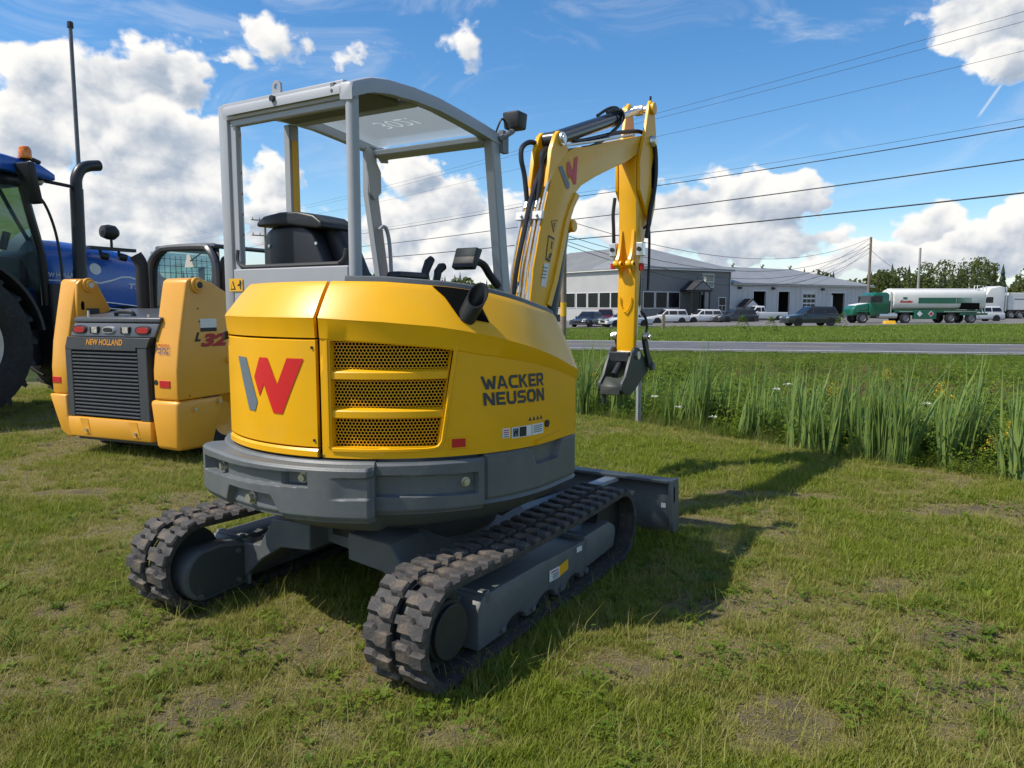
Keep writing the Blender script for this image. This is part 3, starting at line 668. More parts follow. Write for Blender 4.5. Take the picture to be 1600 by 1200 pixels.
cpart(mb, 'roof_window', glassmat('tinted_glass', (.82, .88, .90), .42, 1.10, True))
for xa, xb, nm in ((.50, .64, 'roof_crossbeam'), (-.10, -.03, 'roof_crossbeam')):
    mb = MB(); mb.box(xa, xb, YR + .02, YL_ - .02, roofz(xa) - .07 - (.02 if xa > 0 else 0), roofz(xb) - .024); cpart(mb, nm, bevel=.006)
mb = MB(); mb.box(-.42, -.13, YR + .05, YL_ - .05, 2.395, 2.425); cpart(mb, 'roof_liner', mat('liner_grey', (.17, .165, .15), .7), bevel=.01)
for tx_, x0_, y0_, w_, h_ in (('302!', .20, .12, .26, .11),):   # chalk marks on the roof glass, read from above
    lettering('chalk_mark', tx_, lambda a, b, x0_=x0_, y0_=y0_, w_=w_, h_=h_: (x0_ + h_ * b, y0_ + w_ * (1 - a), roofz(x0_ + h_ * b) - .0235), glassmat('chalk', (.98, .98, .96), .75, 1.02, True), canopy, bold=-.014, shear=.3, cuts=2)
# rear frame
mb = MB(); mb.box(XR - .015, XR + .04, YR + .03, YL_ - .0, 2.335, 2.415); rb = cpart(mb, 'rear_beam', bevel=.006, seg=2)
mb = MB(); mb.box(XR - .002, XR + .03, YR + .03, YL_ - .04, 2.306, 2.337); cpart(mb, 'beam_flange', bevel=.004)
mb = MB(); mb.tube(spline([(XR, YR - .004, 1.30), (XR, YR - .004, 2.0), (XR, YR - .004, 2.30), (XR, YR - .004, 2.33), (XR, YR - .004, 2.355)], 5), .0285, 14); cpart(mb, 'rear_post')
mb = MB(); mb.box(XR - .015, XR + .07, YL_ - .035, YL_ + .03, 1.30, 2.41); cpart(mb, 'rear_post', bevel=.01, seg=2)
mb = MB(); mb.box(XR + .0, XR + .025, YL_ - .078, YL_ - .033, 1.62, 2.32); cpart(mb, 'post_flange', bevel=.003)
mb = MB(); mb.box(XR + .028, XR + .062, YL_ - .0405, YL_ - .0365, 1.66, 2.30); lbp = cpart(mb, 'post_label', WHT)
for zz in (2.28, 2.10, 2.0, 1.90, 1.80):
    mb = MB(); mb.box(XR + .031, XR + .059, YL_ - .0425, YL_ - .0395, zz - .008, zz + .004); mb.build('label_print', RED, lbp)
# sill panel with a window frame
mb = MB(); mb.box(XR - .012, XR + .02, YR + .03, YL_ - .036, 1.30, 1.625); sill = cpart(mb, 'rear_sill', bevel=.005)
mb = MB(); fr = spline([(XR + .004, YL_ - .062, 1.72), (XR + .004, YL_ - .060, 1.665), (XR + .004, YL_ - .02 - .06 - .02, 1.637), (XR + .004, .5, 1.634), (XR + .004, .0, 1.634), (XR + .004, -.05, 1.637), (XR + .004, -.085, 1.66), (XR + .004, -.095, 1.70)], 4); mb.tube(fr, .012, 8); cpart(mb, 'window_seal', mat('dark_rubber', (.03, .03, .032), .6))
mb = MB(); mb.box(XR - .016, XR - .0125, YL_ - .12, YL_ + .022 - .06, 1.535, 1.59)
wl = quad_print('warning_label', lambda a, b: (XR - .0165, .672 - .098 * a, 1.518 + .062 * b), ORG, canopy)
for q in ([(.1, .15), (.48, .15), (.29, .85)],):
    flat_print('warning_print', q, [(0, 1, 2)], lambda a, b: (XR - .018, .672 - .098 * a, 1.518 + .062 * b), BLK, canopy)
    flat_print('warning_print', [(.17, .22), (.41, .22), (.29, .70)], [(0, 1, 2)], lambda a, b: (XR - .0195, .672 - .098 * a, 1.518 + .062 * b), ORG, canopy)
flat_print('warning_print', [(.82, .15), (.88, .15), (.89, .55), (.94, .6), (.88, .88), (.80, .88), (.78, .6), (.81, .55), (.62, .5), (.62, .44), (.8, .44)], [tuple(range(11))], lambda a, b: (XR - .018, .672 - .098 * a, 1.518 + .062 * b), BLK, canopy)
mb = MB(); mb.box(-.50, .62, .665, .70, .84, 1.60); mb.box(XR, -.38, .62, .70, .84, 1.50); mb.build('left_side_panel', LGR, ex, bevel=.01)
# side and front posts
mb = MB(); mb.box(-.135, -.07, YL_ - .03, YL_ + .02, 1.5, 2.40); pp = cpart(mb, 'side_post', bevel=.006)
mb = MB(); mb.box(-.125, -.085, YL_ - .0335, YL_ - .0305, 1.75, 2.32); mb.build('caution_strip', ORG, pp)
def lean(y0, y1, pts_back, pts_front, nm):
    poly = pts_back + pts_front[::-1]; mb = MB(); mb.xz(poly, y0, y1); return cpart(mb, nm, bevel=.006)
lean(YL_ - .035, YL_ + .015, [(.47, 2.40), (.465, 2.12), (.62, 1.3)], [(.545, 2.40), (.560, 2.10), (.70, 1.3)], 'front_post')
fp = lean(YR - .03, YR + .03, [(.55, 2.40), (.565, 2.30), (.70, 1.3)], [(.635, 2.40), (.645, 2.3), (.79, 1.3)], 'front_post')
mb = MB(); mb.xz([(.475, 2.38), (.43, 2.38), (.46, 2.12), (.50, 2.08), (.56, 2.13), (.56, 2.25)], YL_ - .055, YL_ - .04); cpart(mb, 'post_gusset', bevel=.003)
# lifting eye, roof knob, bolt
mb = MB(); a_ = [(math.cos(q) * .028, math.sin(q) * .028) for q in frange(math.pi, 0, 10)]; b_ = [(math.cos(q) * .013, math.sin(q) * .013) for q in frange(-math.pi / 2, 1.5 * math.pi, 14)]
outer = [(-.032, -.06)] + [(x, y) for x, y in a_] + [(.032, -.06)]
o2 = [(-.03, -.06), (-.028, 0)] + a_[1:-1] + [(.028, 0), (.03, -.06)]
inner = [(0, -.013)] + [(math.cos(q) * .013, math.sin(q) * .013) for q in frange(-math.pi / 2, 1.5 * math.pi, 14)][1:-1]
ring = o2 + [o2[0], (0, -.06)]
vs = []; N_ = 24
for d in (-.006, .006):
    for k in range(N_):
        g = 2 * math.pi * k / N_ - math.pi / 2; cx, cy = math.cos(g), math.sin(g)
        f_ = min(.028 / max(abs(cx), 1e-6), (.06 if cy < 0 else 9) / max(abs(cy), 1e-6)) if cy < 0 else .028
        vs.append((d + XR + .02, .33 + cx * f_, 2.455 + cy * f_))
    for k in range(N_):
        g = 2 * math.pi * k / N_ - math.pi / 2; vs.append((d + XR + .02, .33 + math.cos(g) * .013, 2.455 + math.sin(g) * .013))
fs = []
for k in range(N_):
    j = (k + 1) % N_; A = 0; B = N_; D = 2 * N_; E_ = 3 * N_
    fs += [(A + k, A + j, B + j, B + k), (D + k, D + j, E_ + j, E_ + k), (A + k, A + j, D + j, D + k), (B + k, B + j, E_ + j, E_ + k)]
MB().add(vs, fs).build('lifting_eye', LGR, canopy, smooth=30)
mb = MB(); mb.cyl((XR - .012, .30, 2.385), (XR - .045, .30, 2.385), .014, 12); mb.build('rubber_stop', BLK, canopy)
mb = MB(); mb.box(XR - .03, XR - .013, -.075, -.05, 2.355, 2.405); mb.cyl((XR - .03, -.0625, 2.37), (XR - .036, -.0625, 2.37), .009, 8); mb.build('cable_clip', mat('mid_grey', (.16, .17, .18), .5), canopy, bevel=.004)
# work lamp at the roof front
mb = MB(); mb.tube([(.62, -.18, 2.37), (.66, -.21, 2.40), (.72, -.21, 2.43)], .016, 8); mb.box(.63, .69, -.20, -.17, 2.30, 2.42); lb_ = mb.build('lamp_bracket', mat('mid_grey', (.16, .17, .18), .5), canopy)
mb = MB(); mb.hexa([(.70, -.26, 2.44), (.79, -.26, 2.44), (.79, -.16, 2.44), (.70, -.16, 2.44), (.69, -.265, 2.535), (.80, -.265, 2.535), (.80, -.155, 2.535), (.69, -.155, 2.535)]); wl = mb.build('work_lamp', BLK, canopy, bevel=.012, seg=2)
mb = MB(); mb.tube(spline([(.60, -.17, 2.40), (.61, -.2, 2.47), (.65, -.2, 2.47), (.69, -.2, 2.43), (.71, -.2, 2.45)], 5), .006, 6); mb.build('lamp_cable', BLK, canopy)
# --- seat and controls
def soft(name, m, pts0, pts1, parent=ex, bev=.03):
    mb = MB(); mb.hexa(pts0 + pts1); return mb.build(name, m, parent, bevel=bev, seg=3, smooth=60)
seat = thing('seat', '', '');
for k in ('label', 'category'): del seat[k]
seat.parent = ex
VIN = mat('black_vinyl', (.017, .017, .019), .42, 0, .2, 9)
def padded(name, poly, x0, x1, bev): mb = MB(); mb.yz(poly, x0, x1); return mb.build(name, VIN, seat, bevel=bev, seg=4, smooth=70)
padded('seat_back', [(.655, 1.50), (.65, 1.74), (.63, 1.82), (.58, 1.845), (.36, 1.845), (.30, 1.81), (.23, 1.66), (.16, 1.50)], -.34, -.25, .022)
padded('seat_side_bolster', [(.62, 1.50), (.60, 1.86), (.30, 1.875), (.23, 1.84), (.19, 1.76), (.12, 1.62), (.04, 1.54), (.04, 1.48)], -.245, -.11, .035)
padded('backrest_top', [(.672, 1.848), (.668, 1.872), (.62, 1.898), (.50, 1.912), (.38, 1.908), (.27, 1.885), (.215, 1.85), (.21, 1.82), (.25, 1.818), (.45, 1.845)], -.36, -.13, .024)
for y_ in (.60, .27): mb = MB(); mb.cyl((-.338, y_, 1.75), (-.344, y_, 1.75), .008, 8); mb.build('seat_screw', STL, seat)
soft('seat_cushion', VIN, [(-.25, .15, 1.42), (.2, .15, 1.42), (.2, .63, 1.42), (-.25, .63, 1.42)], [(-.25, .15, 1.53), (.2, .15, 1.55), (.2, .63, 1.55), (-.25, .63, 1.53)], seat, .03)
for cx, cy in ((.20, .03), (.27, .0)):
    mb = MB(); mb.lathe([(.0, 0), (.035, 0), (.03, .02), (.018, .03), (.017, .05)], (cx, cy, 1.545), (0, 0, 1), 12)
    mb.tube([(cx, cy, 1.58), (cx + .005, cy - .005, 1.63), (cx + .03, cy - .01, 1.68 if cx < .25 else 1.655), (cx + .05, cy - .015, 1.70 if cx < .25 else 1.66)], .02, 10, radii=[.018, .022, .025, .019]); mb.build('joystick', BLK, ex, smooth=50)
soft('armrest', VIN, [(-.12, -.06, 1.585), (.12, -.06, 1.585), (.12, .03, 1.585), (-.12, .03, 1.585)], [(-.11, -.055, 1.618), (.11, -.055, 1.618), (.11, .025, 1.618), (-.11, .025, 1.618)], ex, .012)
mb = MB(); mb.hexa([(.36, -.17, 1.655), (.40, -.17, 1.64), (.40, -.03, 1.64), (.36, -.03, 1.655), (.41, -.17, 1.765), (.47, -.17, 1.755), (.47, -.03, 1.755), (.41, -.03, 1.765)]); mon = mb.build('monitor', BLK, ex, bevel=.008, seg=2)
mb = MB(); mb.add([(.3725, -.155, 1.672), (.3725, -.045, 1.672), (.4075, -.045, 1.752), (.4075, -.155, 1.752)], [(0, 1, 2, 3)]); mb.build('screen', mat('screen_glass', (.03, .05, .08), .1, 0, .1), mon, smooth=0)
mb = MB(); mb.tube(spline([(.44, -.10, 1.70), (.54, -.12, 1.68), (.60, -.13, 1.62), (.66, -.145, 1.56)], 4), .022, 8); mb.build('monitor_arm', BLK, ex)
mb = MB(); mb.tube(spline([(.50, .60, 1.90), (.54, .60, 1.925), (.575, .60, 1.90), (.60, .60, 1.78), (.615, .60, 1.45)], 5), .012, 8); mb.build('grab_rail', LGR, ex)
# --- boom
BW = .08
bo = [(1.389,1.456),(1.48,1.625),(1.572,1.841),(1.639,2.023),(1.709,2.131),(1.79,2.225),(1.883,2.293),(2.134,2.394),(2.476,2.514),(2.661,2.572),(2.855,2.654),(3.10,2.75),(3.17,2.775),(3.215,2.81),(3.215,2.855),(3.175,2.885),(3.10,2.872),(2.769,2.786),(2.294,2.664),(1.95,2.575),(1.80,2.545),(1.702,2.507),(1.61,2.455),(1.537,2.393),(1.475,2.33),(1.432,2.269),(1.356,2.103),(1.282,1.918),(1.197,1.675),(1.162,1.497),(1.10,1.20),(1.30,1.15)]
mb = MB(); mb.xz(bo, -BW, BW); boom = mb.build('boom', YEL, ex, bevel=.008, seg=2, smooth=30)
mb = MB()   # doubler flange on the inner edge
fl = [(1.37,1.456),(1.465,1.625),(1.557,1.841),(1.627,2.023),(1.70,2.14),(1.79,2.235)]
mb.slab([[(a, -BW - .010, b), (a + .055, -BW - .010, b - .015)] for a, b in fl], [[(a, BW + .010, b), (a + .055, BW + .010, b - .015)] for a, b in fl]); mb.build('boom_flange', YEL, boom, bevel=.003)
# emblem on the boom
def onboom(px, pz_): return None
def boomlogo(pts, m):
    flat_print('emblem_stroke', pts, [tuple(range(len(pts)))], lambda a, b: (a, -BW - .0035, b), m, boom)
boomlogo([(1.524, 2.368), (1.577, 2.386), (1.689, 2.283), (1.689, 2.25), (1.653, 2.239)], LGREY)
boomlogo([(1.651, 2.42), (1.686, 2.433), (1.752, 2.371), (1.761, 2.466), (1.817, 2.489), (1.794, 2.292), (1.764, 2.284), (1.701, 2.345), (1.689, 2.31), (1.647, 2.351)], LRED)
def bplate(q, m, nm='warning_label'):
    flat_print(nm, q, [tuple(range(len(q)))], lambda a, b: (a, -BW - .003, b), m, boom)
def grow(q, k): cx_ = sum(a for a, b in q) / len(q); cz_ = sum(b for a, b in q) / len(q); return [(cx_ + (a - cx_) * k, cz_ + (b - cz_) * k) for a, b in q]
def blabel(q):
    bplate(q, BLK, 'warning_label'); flat_print('warning_label', grow(q, .82), [tuple(range(len(q)))], lambda a, b: (a, -BW - .0042, b), ORG, boom)
TRI, LB1 = [(1.427, 2.005), (1.52, 2.022), (1.463, 1.93)], [(1.389, 1.912), (1.476, 1.897), (1.412, 1.733), (1.35, 1.748)]
blabel(TRI); blabel(LB1)
for q in ([(1.455,1.995),(1.478,1.998),(1.466,1.96)], [(1.408,1.795),(1.438,1.79),(1.408,1.755),(1.378,1.76)], [(1.43,1.875),(1.445,1.872),(1.43,1.82),(1.415,1.823)]):
    flat_print('warning_print', q, [tuple(range(len(q)))], lambda a, b: (a, -BW - .0055, b), BLK, boom)
bplate([(1.334, 1.727), (1.404, 1.723), (1.354, 1.566), (1.285, 1.577)], WHT, 'data_plate')
for k in range(4): flat_print('plate_print', [(1.318 - k * .008, 1.70 - k * .022), (1.375 - k * .008, 1.697 - k * .022), (1.373 - k * .008, 1.690 - k * .022), (1.316 - k * .008, 1.693 - k * .022)], [(0, 1, 2, 3)], lambda a, b: (a, -BW - .0045, b), LGREY, boom)
# ears for the arm cylinder
for y in (-.062, .062):
    mb = MB(); mb.xz([(1.38, 2.22), (1.44, 2.47), (1.50, 2.575), (1.545, 2.61), (1.60, 2.605), (1.64, 2.565), (1.68, 2.50), (1.60, 2.42)], y - .016, y + .016); mb.build('cylinder_ear', YEL, boom, bevel=.004)
mb = MB(); mb.cyl((1.575, -.105, 2.56), (1.575, .105, 2.56), .028, 16); mb.cyl((1.575, -.095, 2.56), (1.575, -.080, 2.56), .045, 16); mb.build('ear_pin', STL, boom)
# arm cylinder
axd = Vector((3.16 - 1.575, 0, 3.10 - 2.56)).normalized(); p0 = Vector((1.575, 0, 2.56))
mb = MB(); mb.cyl(p0 + axd * .05, p0 + axd * 1.08, .052, 20); mb.cyl(p0 + axd * 1.06, p0 + axd * 1.15, .058, 20); mb.cyl(p0 + Vector((0, -.04, 0)), p0 + Vector((0, .04, 0)), .055, 16)
acyl = mb.build('arm_cylinder', mat('cylinder_black', (.02, .021, .024), .32, 0, .1, coat=.3), ex)
mb = MB(); mb.cyl(p0 + axd * 1.14, Vector((3.17, 0, 3.10)), .028, 16); mb.cyl((3.17, -.035, 3.10), (3.17, .035, 3.10), .045, 14); mb.build('piston_rod', STL, acyl)
mb = MB(); mb.tube(spline([p0 + axd * .9 + Vector((0, -.03, .07)), p0 + axd * 1.0 + Vector((0, -.05, .075)), p0 + axd * 1.12 + Vector((0, -.06, .05)), p0 + axd * 1.12 + Vector((0, -.07, -.02)), p0 + axd * .9 + Vector((0, -.05, -.10)), p0 + axd * .6 + Vector((0, -.06, -.13)), p0 + axd * .4 + Vector((0, -.05, -.12))], 5), .014, 8)
mb.tube(spline([p0 + axd * .85 + Vector((0, .03, .06)), p0 + axd * .98 + Vector((0, .0, .09)), p0 + axd * 1.1 + Vector((0, -.02, .085)), p0 + axd * 1.16 + Vector((0, -.04, .04))], 5), .012, 8); mb.build('cylinder_hose', BLK, acyl)
# boom cylinder
mb = MB(); q0, q1 = Vector((1.745, 0, 2.0)), Vector((1.44, 0, .95)); dd = (q1 - q0).normalized(); mb.cyl(q0 + dd * .05, q1, .055, 18); mb.cyl((1.745, -.05, 2.0), (1.745, .05, 2.0), .05, 14); mb.build('boom_cylinder', mat('cylinder_black', (.02,.021,.024)), ex)
mb = MB(); mb.cyl((1.745, -.10, 2.0), (1.745, .10, 2.0), .042, 16); mb.xz([(1.62, 2.03), (1.67, 2.11), (1.76, 2.04), (1.78, 1.98), (1.72, 1.96)], -.075, .075); mb.build('cylinder_boss', YEL, boom, bevel=.004)
# steel pipes and hoses up the back of the boom
back = [(1.10, 1.20), (1.155, 1.497), (1.190, 1.675), (1.275, 1.918), (1.349, 2.103), (1.425, 2.269)]
def offb(k, d):   # point along the boom's back, d proud
    i = min(int(k), len(back) - 2); w = k - i; x = back[i][0] * (1 - w) + back[i + 1][0] * w; z = back[i][1] * (1 - w) + back[i + 1][1] * w
    dx, dz = back[i + 1][0] - back[i][0], back[i + 1][1] - back[i][1]; l = math.hypot(dx, dz); return (x - dz / l * d, z + dx / l * d)
for j, y in enumerate((-.070, -.036, -.002, .068)):
    pts = [(offb(k, .018)[0], y, offb(k, .018)[1]) for k in frange(0, 4.2 if j else 4.9, 12)]
    if j == 0:   # the outer pipe carries on over the elbow to the boom end
        pts = [(p[0], -.070, p[2]) for p in pts] + [(x, -.068, z + .012) for x, z in ((1.475, 2.345), (1.545, 2.43), (1.62, 2.49), (1.72, 2.535), (1.85, 2.568), (2.05, 2.615), (2.3, 2.68), (2.6, 2.755), (2.85, 2.82))]
    mb = MB(); mb.tube(pts, .0095, 8); mb.build('steel_pipe', STL, boom)
for y, k0 in ():
    pts = [(offb(k, .018)[0], y, offb(k, .018)[1]) for k in frange(1.0, 3.8, 10)]; mb = MB(); mb.tube(pts, .0095, 8); mb.build('steel_pipe', STL, boom)
c1 = offb(3.55, .024); mb = MB(); mb.hexa([(c1[0] - .02, -.092, c1[1] - .025), (c1[0] + .012, -.092, c1[1] - .025), (c1[0] + .012, .105, c1[1] - .025), (c1[0] - .02, .105, c1[1] - .025), (c1[0] - .008, -.092, c1[1] + .030), (c1[0] + .024, -.092, c1[1] + .030), (c1[0] + .024, .105, c1[1] + .030), (c1[0] - .008, .105, c1[1] + .030)]); pc = mb.build('pipe_clamp', mat('clamp_zinc', (.70, .70, .68), .45, .3, .05), boom, bevel=.004)
for y in (-.055, .0, .06):
    mb = MB(); mb.cyl((c1[0] - .012, y, c1[1]), (c1[0] - .032, y, c1[1] + .006), .010, 6); mb.build('bolt', ZNC, pc, smooth=0)
def fit(k, y, h=.05):
    a = offb(k, .02); b = offb(k + h * 5, .02); mb = MB(); mb.cyl((a[0], y, a[1]), (b[0], y, b[1]), .015, 6); mb.build('hose_fitting', ZNC, boom, smooth=0)
for k, y in ((3.85, -.022), (3.85, .05), (1.15, .0), (1.3, .022)): fit(k, y)
HOS = mat('hose_black', (.014, .014, .015), .45, 0, .2, 30)
hz = lambda l: [tuple(p) for p in spline(l, 6)]
mb = MB(); mb.tube(hz([(offb(4.1, .02)[0], -.022, offb(4.1, .02)[1]), (1.40, -.022, 2.33), (1.41, -.02, 2.43), (1.46, -.02, 2.48), (1.55, -.02, 2.49), (1.7, -.02, 2.55)]), .017, 8); mb.build('boom_hose', HOS, boom)
mb = MB(); mb.tube(hz([(offb(4.1, .02)[0], .05, offb(4.1, .02)[1]), (1.335, .07, 2.30), (1.32, .085, 2.40), (1.34, .09, 2.48), (1.43, .08, 2.53), (1.55, .06, 2.53), (1.7, .03, 2.56)]), .017, 8); mb.build('boom_hose', HOS, boom)
mb = MB(); mb.tube(hz([(offb(1.0, .03)[0], .03, offb(1.0, .03)[1]), (offb(2, .04)[0], .02, offb(2, .04)[1]), (offb(3, .045)[0], .01, offb(3, .045)[1]), (offb(4, .05)[0], .005, offb(4, .05)[1]), (1.45, .0, 2.38), (1.56, 0, 2.50), (1.75, 0, 2.60), (1.95, -.02, 2.62), (2.25, -.03, 2.70), (2.6, -.03, 2.80), (2.95, -.03, 2.88), (3.10, -.05, 2.90), (3.20, -.095, 2.86)]), .017, 8); mb.build('boom_hose', HOS, boom)
# --- arm (dipper)
ar = [(2.935,1.02),(2.93,1.106),(2.945,1.70),(2.949,1.978),(2.93,2.40),(2.918,2.627),(2.97,2.76),(3.04,2.90),(3.085,3.04),(3.11,3.12),(3.15,3.165),(3.20,3.16),(3.23,3.12),(3.275,2.95),(3.30,2.85),(3.325,2.70),(3.325,2.55),(3.29,2.30),(3.20,2.12),(3.11,1.96),(3.06,1.70),(3.035,1.515),(3.005,1.233),(2.995,1.02)]
mb = MB(); mb.xz([p for p in ar if p[1] < 2.80] + [(3.30, 2.70), (3.0, 2.80)][:0], -.078, .078); arm = mb.build('arm', YEL, ex, bevel=.007, seg=2, smooth=30)
for y in (-.097, .097):
    mb = MB(); mb.xz([p for p in ar if p[1] > 2.05], y - .014, y + .014); mb.build('arm_cheek', YEL, arm, bevel=.004)
mb = MB(); mb.xz([(3.19, 2.45), (3.225, 2.44), (3.245, 2.60), (3.215, 2.70), (3.185, 2.60)], -.1135, -.1115); mb.build('cheek_slot', DRK, arm)
mb = MB(); mb.cyl((3.175, -.145, 2.83), (3.175, .145, 2.83), .034, 16); mb.lathe([(.0, 0), (.03, .0), (.045, -.015), (.05, -.04)], (3.175, -.155, 2.83), (0, -1, 0), 16); mb.build('arm_pin', STL, arm)
mb = MB(); mb.cyl((3.17, -.135, 3.10), (3.17, .135, 3.10), .028, 14); mb.build('arm_pin', STL, arm)
for y in (-.125, .125):
    mb = MB(); mb.cyl((3.17, y - .012, 3.10), (3.17, y + .012, 3.10), .05, 16); mb.build('pin_boss', YEL, arm)
mb = MB(); mb.cyl((3.16, -.10, 3.15), (3.16, -.10, 3.20), .010, 8); mb.build('grease_nipple', BLK, arm)
# bracket lugs on the back of the arm
for y in (-.055, .055):
    mb = MB(); mb.xz([(2.96, 2.06), (2.935, 2.08), (2.92, 1.98), (2.885, 1.87), (2.855, 1.83), (2.85, 1.785), (2.875, 1.755), (2.915, 1.755), (2.94, 1.70), (2.96, 1.60)], y - .014, y + .014); mb.build('bracket_lug', YEL, arm, bevel=.003)
    mb = MB(); mb.cyl((2.885, y - .034, 1.793), (2.885, y + .034, 1.793), .030, 16); mb.build('lug_boss', YEL, arm)
    mb = MB(); mb.cyl((2.885, y - .036, 1.793), (2.885, y + .036, 1.793), .014, 12); mb.build('lug_hole', DRK, arm)
for y, s_ in ((.115, 1), (-.125, -1)):
    mb = MB(); mb.box(2.90, 2.97, y - .03, y + .03, 1.86, 1.97); vb = mb.build('valve_block', STL, arm, bevel=.006)
    mb = MB(); mb.cyl((2.90, y, 1.915), (2.885, y, 1.915), .018, 12); mb.build('valve_knob', BLK, vb)
    mb = MB(); mb.cyl((2.935, y, 1.86), (2.935, y, 1.80), .016, 8); mb.build('coupling', ZNC, vb)
mb = MB(); mb.cyl((2.93, .12, 1.80), (2.93, .12, 1.755), .022, 12); mb.build('dust_cap', RED, arm); mb = MB(); mb.cyl((2.96, -.125, 1.80), (2.96, -.125, 1.74), .022, 12); mb.build('dust_cap', RED, arm)
mb = MB(); mb.tube(hz([(3.20, -.125, 2.83), (3.23, -.13, 2.72), (3.24, -.13, 2.55), (3.20, -.13, 2.40), (3.13, -.13, 2.25), (3.09, -.13, 2.12), (3.05, -.13, 2.02)]), .020, 8); mb.build('arm_hose', HOS, arm)
mb = MB(); mb.tube(hz([(2.95, .12, 2.35), (2.93, .125, 2.22), (2.93, .12, 2.1), (2.94, .12, 1.97)]), .016, 8); mb.build('arm_hose', HOS, arm)
mb = MB(); mb.cyl((3.12, -.03, 2.05), (3.10, -.03, 1.45), .042, 16); mb.box(3.05, 3.14, -.05, -.01, 1.43, 1.52); bc = mb.build('bucket_cylinder', mat('cylinder_black', (.02,.021,.024)), ex)
mb = MB(); mb.cyl((3.10, -.03, 1.45), (3.085, -.03, 1.17), .022, 12); mb.build('piston_rod', STL, bc)
mb = MB(); mb.tube(hz([(3.06, -.10, 2.1), (3.10, -.12, 2.12), (3.14, -.12, 2.05), (3.145, -.12, 1.8), (3.13, -.12, 1.58)]), .012, 8); mb.build('cylinder_pipe', BLK, bc)
mb = MB(); mb.tube(hz([(3.03, -.10, 1.40), (3.07, -.12, 1.36), (3.10, -.13, 1.27), (3.07, -.12, 1.18)]), .011, 8); mb.build('cylinder_hose', HOS, bc)
# weld bead shaped like a U
mb = MB(); mb.tube(hz([(2.928, .05, 1.52), (2.926, .045, 1.46), (2.924, .02, 1.41), (2.922, 0, 1.395), (2.924, -.02, 1.41), (2.926, -.045, 1.46), (2.928, -.05, 1.52)]), .006, 6); mb.build('weld_bead', YEL, arm)
# --- quick coupler and link
for y in (-.125, .125):
    mb = MB(); mb.xz([(3.04, 1.20), (3.07, 1.21), (3.10, 1.19), (3.15, 1.05), (3.25, .95), (3.255, .90), (3.21, .88), (3.15, .92), (3.06, 1.08), (3.02, 1.16)], y - .014, y + .014); lk = mb.build('bucket_link', mat('coupler_slate', (.020, .025, .029), .5, 0, .1, 6, dust=.06), ex, bevel=.004)
    s_ = 1 if y > 0 else -1
    mb = MB(); mb.cyl((3.06, y, 1.185), (3.06, y + s_ * .035, 1.185), .040, 16); mb.cyl((3.06, y + s_ * .03, 1.185), (3.06, y + s_ * .055, 1.185), .026, 6); mb.build('link_bolt', ZNC, lk, smooth=20)
    mb = MB(); mb.cyl((3.225, y - .03, .915), (3.225, y + .03, .915), .034, 12); mb.build('link_boss', GRY, lk)
cp = thing('quick_coupler', '', '')
for k in ('label', 'category'): del cp[k]
cp.parent = ex
CPG = mat('coupler_slate', (.020, .025, .029), .5, 0, .1, 6, dust=.06)
cpl = [(2.83, 1.06), (2.90, 1.10), (2.98, 1.09), (3.06, 1.03), (3.16, .98), (3.23, .92), (3.20, .87), (3.05, .81), (2.90, .735), (2.80, .70), (2.66, .725), (2.615, .755), (2.63, .82), (2.70, .87), (2.75, .95)]
for y in (-.098, .098):
    mb = MB(); mb.xz(cpl, y - .014, y + .014); mb.build('side_plate', CPG, cp, bevel=.005)
mb = MB(); mb.cyl((2.93, -.13, 1.03), (2.93, .13, 1.03), .035, 14); mb.cyl((3.20, -.13, .915), (3.20, .13, .915), .033, 14); mb.build('coupler_pin', STL, cp)
mb = MB(); mb.box(2.80, 2.87, -.09, .09, .98, 1.06); mb.build('cross_plate', CPG, cp, bevel=.005)
mb = MB(); mb.hexa([(2.61, -.088, .715), (2.69, -.088, .715), (2.69, .088, .715), (2.61, .088, .715), (2.62, -.088, .79), (2.72, -.088, .86), (2.72, .088, .86), (2.62, .088, .79)]); mb.build('jaw', mat('olive_grey', (.024, .030, .022), .5), cp, bevel=.006)
mb = MB(); mb.cyl((2.70, 0, .87), (2.86, 0, .98), .03, 12); mb.build('lock_cylinder', BLK, cp)
mb = MB(); mb.cyl((2.645, .06, .73), (2.645, .06, .64), .020, 12); mb.build('lift_hook', CPG, cp, bevel=.004)
# --- undercarriage
UCy = .74
PATH = []
cr_, cf_, rr_, rf_ = (-.80, .22), (.80, .215), .20, .195
for k in range(41):   # rear half-circle from bottom to top
    a = -math.pi / 2 - math.pi * k / 40; PATH.append((cr_[0] + rr_ * math.cos(a), cr_[1] + rr_ * math.sin(a)))
for k in range(1, 40):
    w = k / 40; PATH.append((cr_[0] + (cf_[0] - cr_[0]) * w, cr_[1] + rr_ + (cf_[1] + rf_ - cr_[1] - rr_) * w - .018 * math.sin(math.pi * w) * (1 if w < .99 else 0)))
for k in range(41):
    a = math.pi / 2 - math.pi * k / 40; PATH.append((cf_[0] + rf_ * math.cos(a), cf_[1] + rf_ * math.sin(a)))
for k in range(1, 40):
    w = k / 40; PATH.append((cf_[0] + (cr_[0] - cf_[0]) * w, .020))
NP = len(PATH); seglen = [math.dist(PATH[i], PATH[(i + 1) % NP]) for i in range(NP)]; PL = sum(seglen); cum = np.concatenate([[0], np.cumsum(seglen)])
